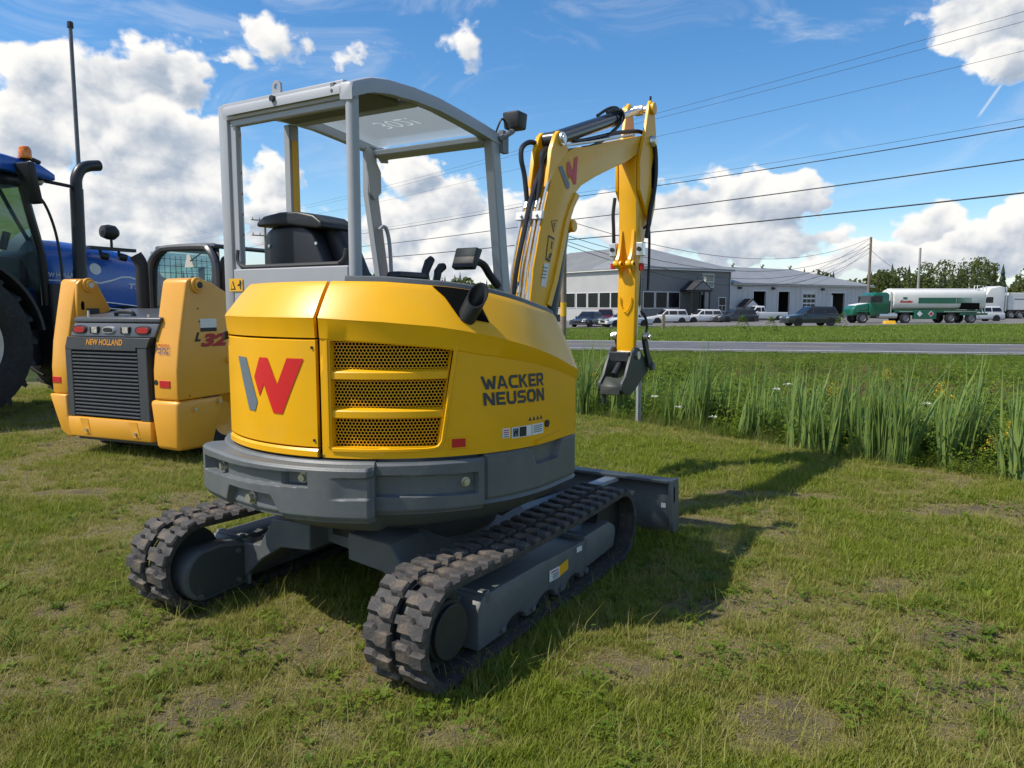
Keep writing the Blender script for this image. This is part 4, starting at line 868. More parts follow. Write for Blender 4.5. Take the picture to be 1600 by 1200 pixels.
def path(s_):
    s_ %= PL; i = int(np.searchsorted(cum, s_, 'right') - 1); i = min(i, NP - 1); w = (s_ - cum[i]) / seglen[i]; a = PATH[i]; b = PATH[(i + 1) % NP]
    a2 = PATH[i - 1]; b2 = PATH[(i + 2) % NP]
    tx, tz = (b[0] - a[0]), (b[1] - a[1]); l = math.hypot(tx, tz)
    return a[0] + (b[0] - a[0]) * w, a[1] + (b[1] - a[1]) * w, tx / l, tz / l
NL = 46; LT = .021
def lug_mesh():
    o = [(-.036, .014), (-.036, .068), (-.022, .086), (-.020, .141), (.028, .141), (.032, .098), (.018, .080), (.016, .014)]
    mid = [(a * 1.0, b) for a, b in o]; tp = [(a * .90 + .0, .079 + (b - .079) * .90) for a, b in o]; n = len(o)
    mb = MB(); vs = [(a * 1.2, b, -.004) for a, b in o] + [(a * 1.08, b, .012) for a, b in mid] + [(a, b, LT) for a, b in tp]
    fs = [(i, (i + 1) % n, n + (i + 1) % n, n + i) for i in range(n)] + [(n + i, n + (i + 1) % n, 2 * n + (i + 1) % n, 2 * n + i) for i in range(n)] + [tuple(range(2 * n, 3 * n))]
    mb.add(vs, fs); return mb.mesh('lug', LUGM, smooth=0)
LUG = lug_mesh()
for sd in (-1, 1):
    yc = sd * UCy; mb = MB(); step = 150
    for b0, b1 in ((-.14, -.026), (.026, .14)):
        rows = []
        for i in range(step + 1):
            x, z, tx, tz = path(PL * i / step); nx, nz = -tz, tx   # outward normal below
            # path runs clockwise seen from +y: outward is (-tz, tx) flipped as needed
            ox, oz = (nx, nz) if (x - 0) * nx + (z - .21) * nz > 0 else (-nx, -nz)
            rows.append([(x + ox * 0 - ox * d, yc + b, z - oz * d) for b, d in ((b0, 0), (b1, 0), (b1, .022), (b0, .022))])
        w = 4; vs = [p for r in rows for p in r]; mb.add(vs, [(i * w + k, i * w + (k + 1) % w, (i + 1) * w + (k + 1) % w, (i + 1) * w + k) for i in range(step) for k in range(w)])
    for i in range(NL):
        x, z, tx, tz = path(PL * (i + .25) / NL); n = Vector((-tz, 0, tx)); n = n if (x * n.x + (z - .21) * n.z) > 0 else -n; t = Vector((tx, 0, tz)); p = Vector((x, yc, z)); b = Vector((0, 1, 0))
        c8 = []
        for dn in (-.020, .004):
            for dt, db in ((-.016, -.03), (.016, -.03), (.016, .03), (-.016, .03)): c8.append(p + n * dn + t * dt + b * db)
        mb.hexa(c8)
    belt = mb.build('rubber_track', RUB, ex, smooth=40)
    for i in range(NL):
        for row in (-1, 1):
            x, z, tx, tz = path(PL * (i + (.5 if row > 0 else 0)) / NL); n = Vector((-tz, 0, tx)); n = n if (x * n.x + (z - .21) * n.z) > 0 else -n
            t = Vector((tx, 0, tz)) * row; b = n.cross(t)
            if (b.y > 0) != (row > 0): t = -t; b = n.cross(t)
            o = link('lug', LUG, belt); M = Matrix.Identity(4)
            for r_ in range(3): M[r_][0] = t[r_]; M[r_][1] = b[r_]; M[r_][2] = n[r_]
            M.translation = Vector((x, yc, z)); o.matrix_local = M
    # track frame
    ya, yb = (yc - .10, yc + .09) if sd < 0 else (yc - .09, yc + .10)
    arc = lambda xc, r, n=8: [(xc + r * math.cos(a), .055 + r * .55 * math.sin(a)) for a in frange(math.pi, 0, n)]
    poly = [(-.60, .055)] + [(-.60, .23), (-.56, .275), (-.05, .268), (.0, .262), (.40, .245), (.40, .06)] + arc(.27, .085)[::-1] + arc(-.02, .10)[::-1] + arc(-.30, .09)[::-1]
    mb = MB(); mb.xz(poly, ya, yb); fr_ = mb.build('track_frame', GRY, ex, bevel=.022, seg=2, smooth=40)
    mb = MB(); mb.xz([(.40, .085), (.40, .235), (.44, .262), (.72, .262), (.80, .22), (.815, .19), (.79, .10), (.50, .085)], ya + .005, yb - .005); mb.build('idler_guard', GRY, fr_, bevel=.016, seg=2, smooth=40)
    for rb_ in ((.385, .425, .20, .262), (-.55, -.51, .235, .285)):
        mb = MB(); mb.box(rb_[0], rb_[1], ya - .004, yb + .004, rb_[2], rb_[3]); mb.build('frame_rib', GRY, fr_, bevel=.008)
    for xr in (-.42, -.16, .12, .40):
        yo_ = ya if sd < 0 else yb; mb = MB(); mb.cyl((xr, yo_ + sd * .012, .085), (xr, yo_ - sd * .01, .085), .016, 10); mb.build('roller_bolt', GRY, fr_)
    for xr in (-.30, -.02, .26):
        mb = MB(); mb.cyl((xr, yc - .08, .075), (xr, yc + .08, .075), .055, 20); mb.build('bottom_roller', BLK, fr_)
    mb = MB(); mb.cyl((.80, yc - .05, .215), (.80, yc + .05, .215), .168, 32); mb.build('front_idler', BLK, fr_)
    mb = MB(); mb.cyl((-.80, yc - .04, .22), (-.80, yc + .04, .22), .165, 32); mb.cyl((-.80, yc + .09 * sd, .22), (-.80, yc + .115 * sd, .22), .105, 32); mb.cyl((-.80, yc + .03 * sd, .22), (-.80, yc + .095 * sd, .22), .118, 32)
    mb.build('drive_sprocket', mat('hub_black', (.022, .024, .024), .55, 0, .2, 10), fr_, bevel=.004)
    # final drive cover on the inner side
    cov = [(-.56, .055), (-.56, .262), (-.70, .295)] + [(-.80 + .125 * math.cos(a), .17 + .125 * math.sin(a)) for a in frange(math.pi / 2 + .2, 1.5 * math.pi - .1, 14)]
    mb = MB(); yi = yc - sd * .155
    mb.xz(cov, min(yi, yc), max(yi, yc)); fd = mb.build('drive_motor_cover', GRY, fr_, bevel=.010, seg=2, smooth=40)
    cx_, cz_ = -.71, .17
    mb = MB(); mb.xz([(cx_ + (a - cx_) * .88, cz_ + (b - cz_) * .88) for a, b in cov], *sorted((yi - sd * .004, yi + sd * .01))); mb.build('cover_plate', mat('cover_dark', (.045, .058, .06), .5, 0, .1), fr_, bevel=.002)
    for bx, bz in ((-.62, .24), (-.62, .09), (-.84, .075)):
        mb = MB(); mb.cyl((bx, yi - sd * .004, bz), (bx, yi - sd * .014, bz), .012, 10); mb.build('cover_bolt', GRY, fr_)
    # bracket with a slot
    mb = MB(); yk = yi - sd * .012; o1 = [(-.545, .045), (-.545, .10), (-.51, .12), (-.50, .24), (-.515, .275), (-.56, .275), (-.565, .045)]
    mb.xz(o1, *sorted((yk, yk + sd * .05))); mb.build('cable_guard', GRY, fr_, bevel=.004)
    mb = MB(); mb.xz([(-.545, .13), (-.522, .13), (-.518, .23), (-.54, .24)], *sorted((yk - sd * .002, yk + sd * .02))); mb.build('guard_slot', DRK, fr_)
    mb = MB(); mb.box(-.56, .45, *sorted((yc - sd * .09, yi + sd * .02)), .07, .255); mb.build('frame_web', GRY, fr_, bevel=.01)
for (q, m) in ((((.0, .205), (.10, .20), (.10, .145), (.0, .15)), WHT), (((.10, .20), (.195, .208), (.195, .155), (.10, .145)), ORG), (((.29, .236), (.35, .232), (.35, .205), (.29, .209)), WHT)):
    flat_print('track_label', list(q), [(0, 1, 2, 3)], lambda a, b: (a, -.8435, b), m, ex)
for q in (((.015, .195), (.085, .192), (.085, .186), (.015, .189)),): flat_print('track_label_print', list(q), [(0, 1, 2, 3)], lambda a, b: (a, -.8455, b), RED, ex)
for k in range(3): flat_print('track_label_print', [(.03, .156 + k * .010), (.09, .153 + k * .010), (.09, .157 + k * .010), (.03, .160 + k * .010)], [(0, 1, 2, 3)], lambda a, b: (a, -.8455, b), BLK, ex)
# chassis: centre box with legs to the frames
mb = MB(); pr = [(-.60, .215), (-.52, .225), (-.30, .31), (-.12, .315), (0, .30), (.12, .315), (.30, .31), (.52, .225), (.60, .215)]
top_ = [(-.60, .275), (-.50, .285), (-.34, .42), (.34, .42), (.50, .285), (.60, .275)]
mb.yz(pr + top_[::-1], -.46, .46); ch = mb.build('chassis_frame', GRY, ex, bevel=.006)
for sd in (-1, 1):
    mb = MB(); mb.yz([(sd * .12, .305), (sd * .32, .285), (sd * .46, .20), (sd * .60, .08), (sd * .60, .265), (sd * .47, .275), (sd * .37, .42), (sd * .12, .43)], -.58, -.36); mb.build('chassis_leg', GRY, ch, bevel=.006)
mb = MB(); mb.lathe([(.045, -.012), (.045, .012), (.026, .012), (.026, -.012), (.045, -.012)], (-.50, -.19, .285), (.25, 0, 1), 20); mb.build('tow_eye', GRY, ch)
# --- dozer blade
XB = 1.36; mb = MB()
bp = [(XB + .02, .37), (XB + .055, .355), (XB + .02, .30), (XB + .0, .22), (XB + .0, .13), (XB + .03, .04), (XB + .05, .02)]
mb.slab([[(a, y, b) for y in (-.955, .955)] for a, b in bp], [[(a + .018, y, b) for y in (-.955, .955)] for a, b in bp])
mb.box(XB - .03, XB + .06, -.957, .957, .358, .378); blade = mb.build('dozer_blade', GRY, ex, bevel=.004)
for y in (-.968, .968):
    mb = MB(); mb.xz([(XB - .025, .378), (XB + .10, .378), (XB + .12, .02), (XB + .02, .02), (XB - .03, .20)], y - .012, y + .012); ep = mb.build('blade_end_plate', GRY, blade, bevel=.003)
    mb = MB(); mb.xz([(XB + .005, .33), (XB + .025, .335), (XB + .03, .25), (XB + .01, .23)], y - .014, y + .014); mb.build('plate_slot', DRK, ep)
mb = MB(); mb.add([(XB - .004, -.905, .20), (XB - .004, -.935, .20), (XB - .004, -.935, .23), (XB - .004, -.905, .23)], [(0, 1, 2, 3)]); mb.build('blade_label', WHT, blade)
for y in (-.34, .34):
    mb = MB(); mb.hexa([(.45, y - .04, .20), (XB + .01, y - .04, .10), (XB + .01, y + .04, .10), (.45, y + .04, .20), (.45, y - .04, .31), (XB + .01, y - .04, .25), (XB + .01, y + .04, .25), (.45, y + .04, .31)]); mb.build('blade_arm', GRY, blade, bevel=.006)
mb = MB(); mb.hexa([(.95, -.50, .30), (XB, -.62, .33), (XB, -.54, .33), (.95, -.44, .30), (.95, -.50, .33), (XB, -.62, .36), (XB, -.54, .36), (.95, -.44, .33)]); mb.build('blade_brace', LGR, blade, bevel=.004)
mb = MB(); mb.cyl((.45, 0, .34), (1.0, 0, .28), .05, 16); mb.cyl((1.0, 0, .28), (XB, 0, .22), .028, 12); mb.build('blade_cylinder', BLK, blade)
# swing post in front of the house
mb = MB(); mb.box(.30, .95, -.16, .16, .62, 1.05); mb.cyl((.98, 0, .60), (.98, 0, 1.10), .13, 20); mb.xz([(.95, .70), (1.15, .75), (1.35, 1.10), (1.30, 1.30), (1.15, 1.32), (.95, 1.0)], -.12, -.085); mb.xz([(.95, .70), (1.15, .75), (1.35, 1.10), (1.30, 1.30), (1.15, 1.32), (.95, 1.0)], .085, .12); mb.build('swing_post', GRY, ex, bevel=.006)
# ================================================================== SKID STEER
SY = mat('harvest_yellow_paint', (.80, .375, .035), .36, 0, .03, 3, coat=.2, dust=.06)
DG = mat('charcoal_paint', (.055, .060, .068), .42, 0, .06, 5, dust=.06)
TYR = mat('tyre_rubber', (.020, .020, .021), .8, 0, .2, 10, bump=.2, bscale=30, dust=.25, dustcol=(.10, .085, .06))
SKC = thing('skid_steer_loader', 'yellow skid steer loader with louvred charcoal engine door, parked beside the blue tractor', 'skid steer', (-3.76, 6.99, 0), R(67))
sk_ = SKC
# right tower and side panel
rt = [(0, .585), (0, .85), (.035, 1.10), (.10, 1.42), (.155, 1.67), (.19, 1.695), (.30, 1.705), (.47, 1.66), (.66, 1.57), (.95, 1.38), (1.9, 1.20), (1.9, .9), (.80, .585)]
mb = MB(); mb.xz(rt, -.80, -.50); rtw = mb.build('loader_tower', SY, sk_, bevel=.045, seg=4, smooth=50)
mb = MB(); mb.cyl((.27, -.795, 1.635), (.27, -.825, 1.635), .075, 24); mb.cyl((.27, -.82, 1.635), (.27, -.84, 1.635), .052, 24); mb.build('pin_boss', SY, rtw, bevel=.006)
mb = MB(); mb.cyl((.27, -.835, 1.635), (.27, -.846, 1.635), .030, 16); mb.build('pivot_pin', BLK, rtw)
mb = MB(); mb.cyl((.62, -.80, .92), (.62, -.825, .92), .03, 14); mb.build('side_knob', SY, rtw)
for q in ((.27, 1.42), (.28, 1.30), (.13, .62)):
    mb = MB(); mb.cyl((q[0], -.80, q[1]), (q[0], -.803, q[1]), .008, 8); mb.build('bolt_hole', BLK, rtw)
# left tower: rear column and pivot plate
mb = MB(); col = [(0, .585), (0, .85), (.03, 1.10), (.09, 1.40), (.15, 1.68), (.17, 1.71), (.30, 1.71), (.50, 1.35), (.5, .585)]
mb.xz(col, .655, .875); ltw = mb.build('loader_tower', SY, sk_, bevel=.02, seg=2, smooth=40)
mb = MB(); mb.xz([(.12, 1.30), (.135, 1.66), (.18, 1.705), (.25, 1.715), (.32, 1.70), (.36, 1.66), (.50, 1.40), (.42, 1.37), (.20, 1.27)], .615, .654); lp = mb.build('pivot_plate', SY, sk_, bevel=.006, smooth=40)
mb = MB(); mb.cyl((.254, .618, 1.650), (.254, .590, 1.650), .07, 22); mb.cyl((.254, .592, 1.650), (.254, .575, 1.650), .048, 22); mb.build('pin_boss', SY, lp, bevel=.005)
mb = MB(); mb.cyl((.254, .578, 1.65), (.254, .566, 1.65), .028, 8); mb.build('pivot_pin', STL, lp)
mb = MB(); mb.xz([(.165, 1.41), (.19, 1.40), (.20, 1.42), (.20, 1.48), (.18, 1.495), (.165, 1.47)], .612, .616); mb.build('lift_slot', DRK, lp)
mb = MB(); mb.box(.22, .36, .609, .613, 1.36, 1.42); mb.build('dealer_plate', DG, lp)
# engine door
mb = MB(); mb.yz([(.645, .375), (-.445, .375), (-.445, 1.06), (-.50, 1.15), (.60, 1.15), (.645, 1.06)], .02, .30); dr = mb.build('engine_door', DG, sk_, bevel=.008)
for y0, y1 in ((.555, .645), (-.445, -.322)):
    mb = MB(); mb.box(-.012, .022, y0, y1, .375, 1.055); mb.build('door_stile', DG, dr, bevel=.006)
mb = MB(); mb.yz([(.64, 1.03), (.635, 1.055), (.60, 1.15), (-.50, 1.15), (-.45, 1.055), (-.31, 1.055), (-.315, 1.025), (.555, 1.025)], -.016, .022); st = mb.build('name_panel', DG, dr, bevel=.004)
lettering('maker_name', 'NEW HOLLAND', lambda a, b: (-.0185, .335 - .485 * a, 1.075 + .058 * b), mat('name_orange', (.72, .30, .03), .5), st, bold=.03, shear=.25)
for k in range(18):
    z = .392 + k * .0352
    mb = MB(); mb.hexa([(-.010, -.318, z), (.018, -.318, z + .016), (.018, .552, z + .016), (-.010, .552, z), (-.010, -.318, z + .010), (.018, -.318, z + .026), (.018, .552, z + .026), (-.010, .552, z + .010)]); mb.build('slat', DG, dr, smooth=0)
mb = MB(); mb.box(.019, .024, -.32, .55, .377, 1.026); mb.build('louvre_backing', DRK, dr)
# lamp panel
mb = MB(); mb.hexa([(.012, -.52, 1.155), (.2, -.52, 1.155), (.2, .59, 1.155), (.012, .59, 1.155), (.045, -.56, 1.285), (.2, -.56, 1.285), (.2, .56, 1.285), (.045, .56, 1.285)]); lampp = mb.build('lamp_panel', mat('mid_charcoal', (.10, .11, .125), .4, 0, .05), sk_, bevel=.01, seg=2)
def oval(y, z, ry, rz, x, m, nm, parent):
    mb = MB(); n = 20; vs = [(x + .02, y + ry * math.copysign(abs(math.cos(a)) ** .7, math.cos(a)), z + rz * math.copysign(abs(math.sin(a)) ** .8, math.sin(a))) for a in [2 * math.pi * k / n for k in range(n)]]
    v2 = [(x - .004, y + (p[1] - y) * .86, z + (p[2] - z) * .82) for p in vs]
    mb.add(vs + v2, [(k, (k + 1) % n, n + (k + 1) % n, n + k) for k in range(n)] + [tuple(range(n, 2 * n))]); return mb.build(nm, m, parent, smooth=60)
LENS = mat('tail_lens', (.42, .02, .03), .12, 0, .1, coat=.6)
for y in (.465, -.375):
    oval(y, 1.218, .105, .043, .014, BLK, 'lamp_bezel', lampp); oval(y - .01, 1.218, .085, .034, .008, LENS, 'tail_lamp', lampp)
for y in (.26, -.15):
    mb = MB(); mb.box(.010, .04, y - .06, y + .06, 1.185, 1.25); lw = mb.build('reverse_lamp_housing', BLK, lampp, bevel=.006)
    mb = MB(); mb.box(.004, .012, y - .05, y + .02, 1.19, 1.245); mb.build('reverse_lamp', mat('clear_lens', (.55, .53, .48), .1, .2, .3, 40), lampp)
oval(.065, 1.218, .085, .035, .012, STL, 'badge', lampp); oval(.065, 1.218, .07, .026, .006, BLK, 'badge_face', lampp)
# hood
mb = MB(); mb.hexa([(.035, -.57, 1.29), (.55, -.57, 1.29), (.55, .57, 1.29), (.035, .57, 1.29), (.045, -.58, 1.335), (.62, -.56, 1.42), (.62, .50, 1.42), (.045, .56, 1.335)]); hd = mb.build('engine_cover', DG, sk_, bevel=.012, seg=2)
mb = MB(); mb.tube(spline([(.14, .10, 1.35), (.13, .08, 1.385), (.13, -.10, 1.385), (.14, -.14, 1.35)], 4), .020, 8); mb.build('cover_handle', BLK, hd)
for y in (.42, -.38):
    mb = MB(); mb.cyl((.09, y, 1.33), (.09, y, 1.40 if y > 0 else 1.365), .012, 8); mb.build('latch_pin', STL, hd)
# bumper
mb = MB(); mb.box(-.02, .14, -.46, .66, .175, .372); bmid = mb.build('rear_bumper', SY, sk_, bevel=.02, seg=2)
for y in (.42, -.235):
    mb = MB(); mb.yz([(y + .06, .36), (y - .05, .36), (y - .085, .21), (y + .0, .21)], -.024, -.0205); mb.build('bumper_recess', mat('harvest_recess', (.76, .35, .03), .5, 0, .05), bmid)
    mb = MB(); mb.cyl((-.02, y - .035, .25), (-.04, y - .035, .25), .018, 6); mb.build('bumper_bolt', ZNC, bmid, smooth=0)
mb = MB(); mb.yz([(.905, .58), (.66, .58), (.655, .375), (.60, .20), (.60, .16), (.68, .165), (.76, .22)], -.02, .5); mb.build('bumper_wing', SY, sk_, bevel=.018, seg=2, smooth=45)
mb = MB(); mb.hexa([(-.02, -.80, .12), (.40, -.80, .10), (.40, -.46, .10), (-.02, -.52, .13), (-.02, -.815, .58), (.55, -.815, .58), (.55, -.455, .58), (-.02, -.455, .58)]); bw = mb.build('bumper_wing', SY, sk_, bevel=.04, seg=3, smooth=50)
for x, z in ((.17, .49), (.47, .53)):
    mb = MB(); mb.cyl((x, -.812, z), (x, -.822, z), .035, 18); mb.build('bolt_cup', SY, bw); mb = MB(); mb.cyl((x, -.82, z), (x, -.832, z), .02, 6); mb.build('wing_bolt', ZNC, bw, smooth=0)
mb = MB(); mb.box(.05, 1.8, -.50, .60, .14, .60); mb.build('lower_body', DG, sk_)
# reflectors, camera
for y0, y1, z0, z1, tw in ((.74, .86, .69, .75, ltw), (-.58, -.71, .70, .765, rtw)):
    mb = MB(); mb.box(-.006, .002, min(y0, y1), max(y0, y1), z0, z1); mb.build('reflector', RED, tw, bevel=.002)
mb = MB(); mb.cyl((-.003, -.535, .745), (.004, -.535, .745), .024, 16); mb.build('sensor', BLK, rtw)
# side badges
lettering('model_badge', 'L', lambda a, b: (.215 + .075 * a, -.8035, 1.115 + .085 * b), BLK, rtw, bold=.05, shear=.35)
lettering('model_badge', '32', lambda a, b: (.285 + .34 * a, -.8035, 1.06 + .125 * b), mat('badge_red', (.42, .015, .02), .4), rtw, bold=.06, shear=.3)
quad_print('dealer_label', lambda a, b: (.29 + .20 * a, -.8030, 1.215 + .11 * b), WHT, rtw); quad_print('dealer_label_strip', lambda a, b: (.29 + .20 * a, -.8042, 1.205 + .035 * b), BLK, rtw)
for i, tx in enumerate(('PROUDLY', 'BUILT', 'IN USA')):
    lettering('origin_label', tx, lambda a, b, i=i: (.022 - (1.1 - (1.085 - .034 * i)) * .12, -.56 - .14 * a, 1.075 - .034 * i + .022 * b), mat('label_blue', (.03, .05, .25), .5) if i else mat('badge_red', (.42, .015, .02), .4), rtw, bold=.03)
# cab
cb = thing('cab', '', '')
for k in ('label', 'category'): del cb[k]
cb.parent = sk_
def arch(x, w, r, zt_, z0, yy=.46):
    P = [(x, yy, z0), (x, yy, zt_ - .26), (x + .01, yy - .03, zt_ - .13), (x + .03, yy - .11, zt_ - .035), (x + .05, yy - .22, zt_)]
    return spline(P + [(p[0], -p[1], p[2]) for p in P[::-1]], 4)
mb = MB(); mb.tube(arch(.86, 0, 0, 2.045, 1.25), .038, 8); mb.build('cab_frame', mat('cab_charcoal', (.06, .06, .065), .3, 0, .05, coat=.3), cb)
mb = MB(); mb.tube(arch(.94, 0, 0, 2.06, 1.25, .48), .035, 8); mb.build('cab_seal', BLK, cb)
mb = MB(); mb.box(.90, 1.95, -.42, .42, 2.03, 2.075); mb.box(1.85, 1.95, -.47, .47, 1.2, 2.05); mb.build('cab_roof', mat('cab_charcoal', (.06,.06,.065)), cb, bevel=.03, seg=2)
gl = glassmat('cab_glass', (.55, .78, .80), .28)
mb = MB(); ra = arch(.875, 0, 0, 2.03, 1.3, .45); mb.add([(.872 + max(0, p[2] - 1.75) * .16, p[1], p[2]) for p in ra], [tuple(range(len(ra)))]); mb.build('rear_window', gl, cb, smooth=0)
for sd in (-1, 1):
    mb = MB()
    for k in range(13): mb.cyl((.92 + k * .075, sd * .47, 1.25), (.92 + k * .075, sd * .47, 1.99), .004, 5, caps=False)
    for k in range(10): mb.cyl((.90, sd * .47, 1.28 + k * .075), (1.88, sd * .47, 1.28 + k * .075), .004, 5, caps=False)
    stuff(mb.build('window_mesh', BLK, cb))
    mb = MB(); mb.add([(.90, sd * .478, 1.25), (1.88, sd * .478, 1.25), (1.88, sd * .478, 2.02), (.90, sd * .478, 2.02)], [(0, 1, 2, 3)]); mb.build('side_window', gl, cb)
mb = MB()
for k in range(12): mb.cyl((1.70, -.42 + k * .075, 1.3), (1.70, -.42 + k * .075, 1.99), .004, 5, caps=False)
for k in range(9): mb.cyl((1.70, -.44, 1.32 + k * .075), (1.70, .44, 1.32 + k * .075), .004, 5, caps=False)
stuff(mb.build('window_mesh', BLK, cb))
mb = MB(); mb.box(1.55, 1.60, -.26, .02, 1.2, 1.75); mb.build('operator_seat', BLK, cb, bevel=.02)
mb = MB(); mb.yz([(-.16, 1.84), (-.04, 1.84), (-.075, 1.97), (-.115, 1.97)], .862, .866); mb.build('slow_vehicle_sign', mat('pale_sign', (.62, .60, .52), .5), cb)
mb = MB(); mb.box(1.0, 1.03, -.14, -.08, 1.3, 1.85); mb.build('cab_post', BLK, cb)
mb = MB(); mb.tube([(.84, -.30, 1.98), (.84, -.14, 1.90)], .006, 6); mb.build('wiper', BLK, cb)
# exhaust, wheels
mb = MB(); P = spline([(.66, .34, 1.35), (.66, .34, 1.75), (.655, .345, 1.88), (.62, .37, 1.965)], 4); mb.tube(P, .062, 16, caps=False); mb.tube(P[1:], .055, 16, caps=False); mb.build('exhaust_stack', mat('stack_black', (.02, .02, .022), .6, 0, .2), sk_)
for x in (.62, 1.62):
    for sd in (-1, 1):
        mb = MB(); y0, y1 = sd * .52, sd * .79
        mb.lathe([(.22, 0), (.36, 0), (.40, .04), (.40, .23), (.36, .27), (.22, .27)], (x, y0, .395), (0, sd, 0), 32); w = mb.build('wheel', TYR, sk_)
        mb = MB()
        for k in range(20):
            a = 2 * math.pi * k / 20; cx, cz = math.cos(a), math.sin(a); t_ = (-cz, cx)
            p = [(x + cx * r + t_[0] * w_, y0 + sd * yy, .395 + cz * r + t_[1] * w_) for r in (.385, .415) for w_, yy in ((-.03, .01), (.03, .01), (.03, .13), (-.03, .13))]
            mb.hexa(p); p = [(x + cx * r + t_[0] * w_, y0 + sd * yy, .395 + cz * r + t_[1] * w_) for r in (.385, .415) for w_, yy in ((.03, .14), (.09, .14), (.09, .26), (.03, .26))]; mb.hexa(p)
        stuff(mb.build('tread', TYR, w))
        mb = MB(); mb.lathe([(0, .18), (.12, .18), (.21, .25), (.23, .26)], (x, y0, .395), (0, sd, 0), 24); mb.build('rim', SY, w)

# ================================================================== TRACTOR
TB = mat('blue_paint', (.010, .10, .46), .28, 0, .04, 3, coat=.5)
TG = mat('tractor_black', (.018, .018, .020), .5, 0, .1, 5, dust=.08)
tr_ = thing('tractor', 'large blue farm tractor with black mirror and exhaust stack, cut off at the left edge', 'tractor', (-6.56, 9.0, 0), R(67))
def big_wheel(x, y0, rad, wid, rimr, sd, nlug, nm):
    mb = MB(); w = wid
    mb.lathe([(rimr, .06), (rimr + .05, .0), (rad * .80, -.02), (rad - .06, .03), (rad - .03, .10), (rad - .03, w - .10), (rad - .06, w - .03), (rad * .80, w), (rimr, w - .06)], (x, y0, rad - .01), (0, sd, 0), 56); wh = mb.build(nm, TYR, tr_, smooth=45)
    mb = MB()
    for k in range(nlug):
        for half in (0, 1):
            a = 2 * math.pi * (k + .5 * half) / nlug; seg = []
            for i in range(6):
                f = i / 5; yy = (w * (.02 + .52 * f)) if half == 0 else (w * (.98 - .52 * f)); aa = a + f * .22; ra = rad - .05 - (.05 if i == 0 else 0)
                seg.append((aa, yy, ra))
            for i in range(5):
                p = []
                for r_ in (0, 1):
                    for (aa, yy, ra), s_ in ((seg[i], -1), (seg[i], 1), (seg[i + 1], 1), (seg[i + 1], -1)):
                        an = aa + s_ * .026; rr = ra if r_ == 0 else rad + .002 - (.012 if i == 0 else 0)
                        p.append((x + rr * math.cos(an), y0 + sd * yy, rad - .01 + rr * math.sin(an)))
                mb.hexa(p)
    stuff(mb.build('tread', TYR, wh, smooth=0))
    mb = MB(); mb.lathe([(0, .20), (.16, .20), (.17, .12), (.30, .14), (rimr - .12, .22), (rimr - .05, .10), (rimr - .02, .03), (rimr + .015, .02), (rimr + .02, .08)], (x, y0, rad - .01), (0, sd, 0), 48); mb.build('rim', mat('rim_cream', (.62, .60, .54), .4, 0, .05, dust=.1), wh, smooth=40)
    return wh
big_wheel(-.13, 0, .98, .65, .52, 1, 20, 'rear_wheel'); big_wheel(-.13, 2.5, .98, .65, .52, -1, 20, 'rear_wheel')
big_wheel(2.85, .25, .72, .5, .40, 1, 18, 'front_wheel'); big_wheel(2.85, 2.25, .72, .5, .40, -1, 18, 'front_wheel')
# fender
for y0, y1 in ((.02, .75), (1.75, 2.48)):
    mb = MB(); an = frange(R(165), R(8), 22)
    mb.slab([[(-.12 + 1.10 * math.cos(a), y, .97 + 1.12 * math.sin(a)) for y in (y0, y1)] for a in an], [[(-.12 + 1.06 * math.cos(a), y, .97 + 1.08 * math.sin(a)) for y in (y0, y1)] for a in an]); mb.build('fender', TG, tr_, smooth=40)
mb = MB(); mb.box(-.7, 1.5, .72, 1.78, .6, 1.45); mb.box(1.5, 3.9, .95, 1.55, .65, 1.35); mb.build('transmission', TG, tr_, bevel=.03)
# cab
tc_ = thing('cab', '', '')
for k in ('label', 'category'): del tc_[k]
tc_.parent = tr_
CG = mat('cab_trim', (.025, .026, .028), .35, 0, .1, coat=.2)
def pillar(p, nm='cab_pillar', r=.05): mb = MB(); mb.tube(spline(p, 4), r, 8); mb.build(nm, CG, tc_)
for yy, s_ in ((.42, 1), (2.08, -1)):
    pillar([(1.02, yy - .02 * s_, 3.10), (1.10, yy - .03 * s_, 2.7), (1.28, yy + .04 * s_, 2.1), (1.36, yy + .12 * s_, 1.45)], r=.055)
    pillar([(-.55, yy, 3.12), (-.62, yy, 2.5), (-.60, yy, 1.9)])
    pillar([(.25, yy - .02 * s_, 3.12), (.22, yy - .04 * s_, 2.4), (.2, yy, 1.75)], r=.03)
    mb = MB(); mb.add([(-.55, yy, 3.1), (1.02, yy - .02 * s_, 3.1), (1.10, yy - .03 * s_, 2.7), (1.28, yy + .04 * s_, 2.1), (1.33, yy + .1 * s_, 1.6), (.9, yy, 1.75), (-.2, yy, 2.02), (-.6, yy, 2.0)], [tuple(range(8))]); mb.build('side_window', glassmat('tractor_glass', (.66, .88, .92), .08, 1.3), tc_, smooth=0)
mb = MB(); mb.add([(1.02, .44, 3.1), (1.02, 2.06, 3.1), (1.34, 1.96, 1.7), (1.34, .54, 1.7)], [(0, 1, 2, 3)]); mb.build('windscreen', glassmat('tractor_glass', (.66, .88, .92), .08, 1.3), tc_, smooth=0)
mb = MB(); mb.box(-.3, .3, .9, 1.6, 1.5, 1.75); mb.box(-.42, -.22, .92, 1.58, 1.7, 2.45); mb.build('driver_seat', BLK, tc_, bevel=.06, seg=2)
mb = MB(); mb.box(.95, 1.25, .85, 1.65, 1.5, 2.12); mb.build('dashboard', mat('dash_grey', (.05, .055, .06), .6), tc_, bevel=.05, seg=2)
mb = MB(); mb.tube([(.86, .62, 2.2), (.93, .62, 2.42)], .05, 8); mb.build('terminal', BLK, tc_)
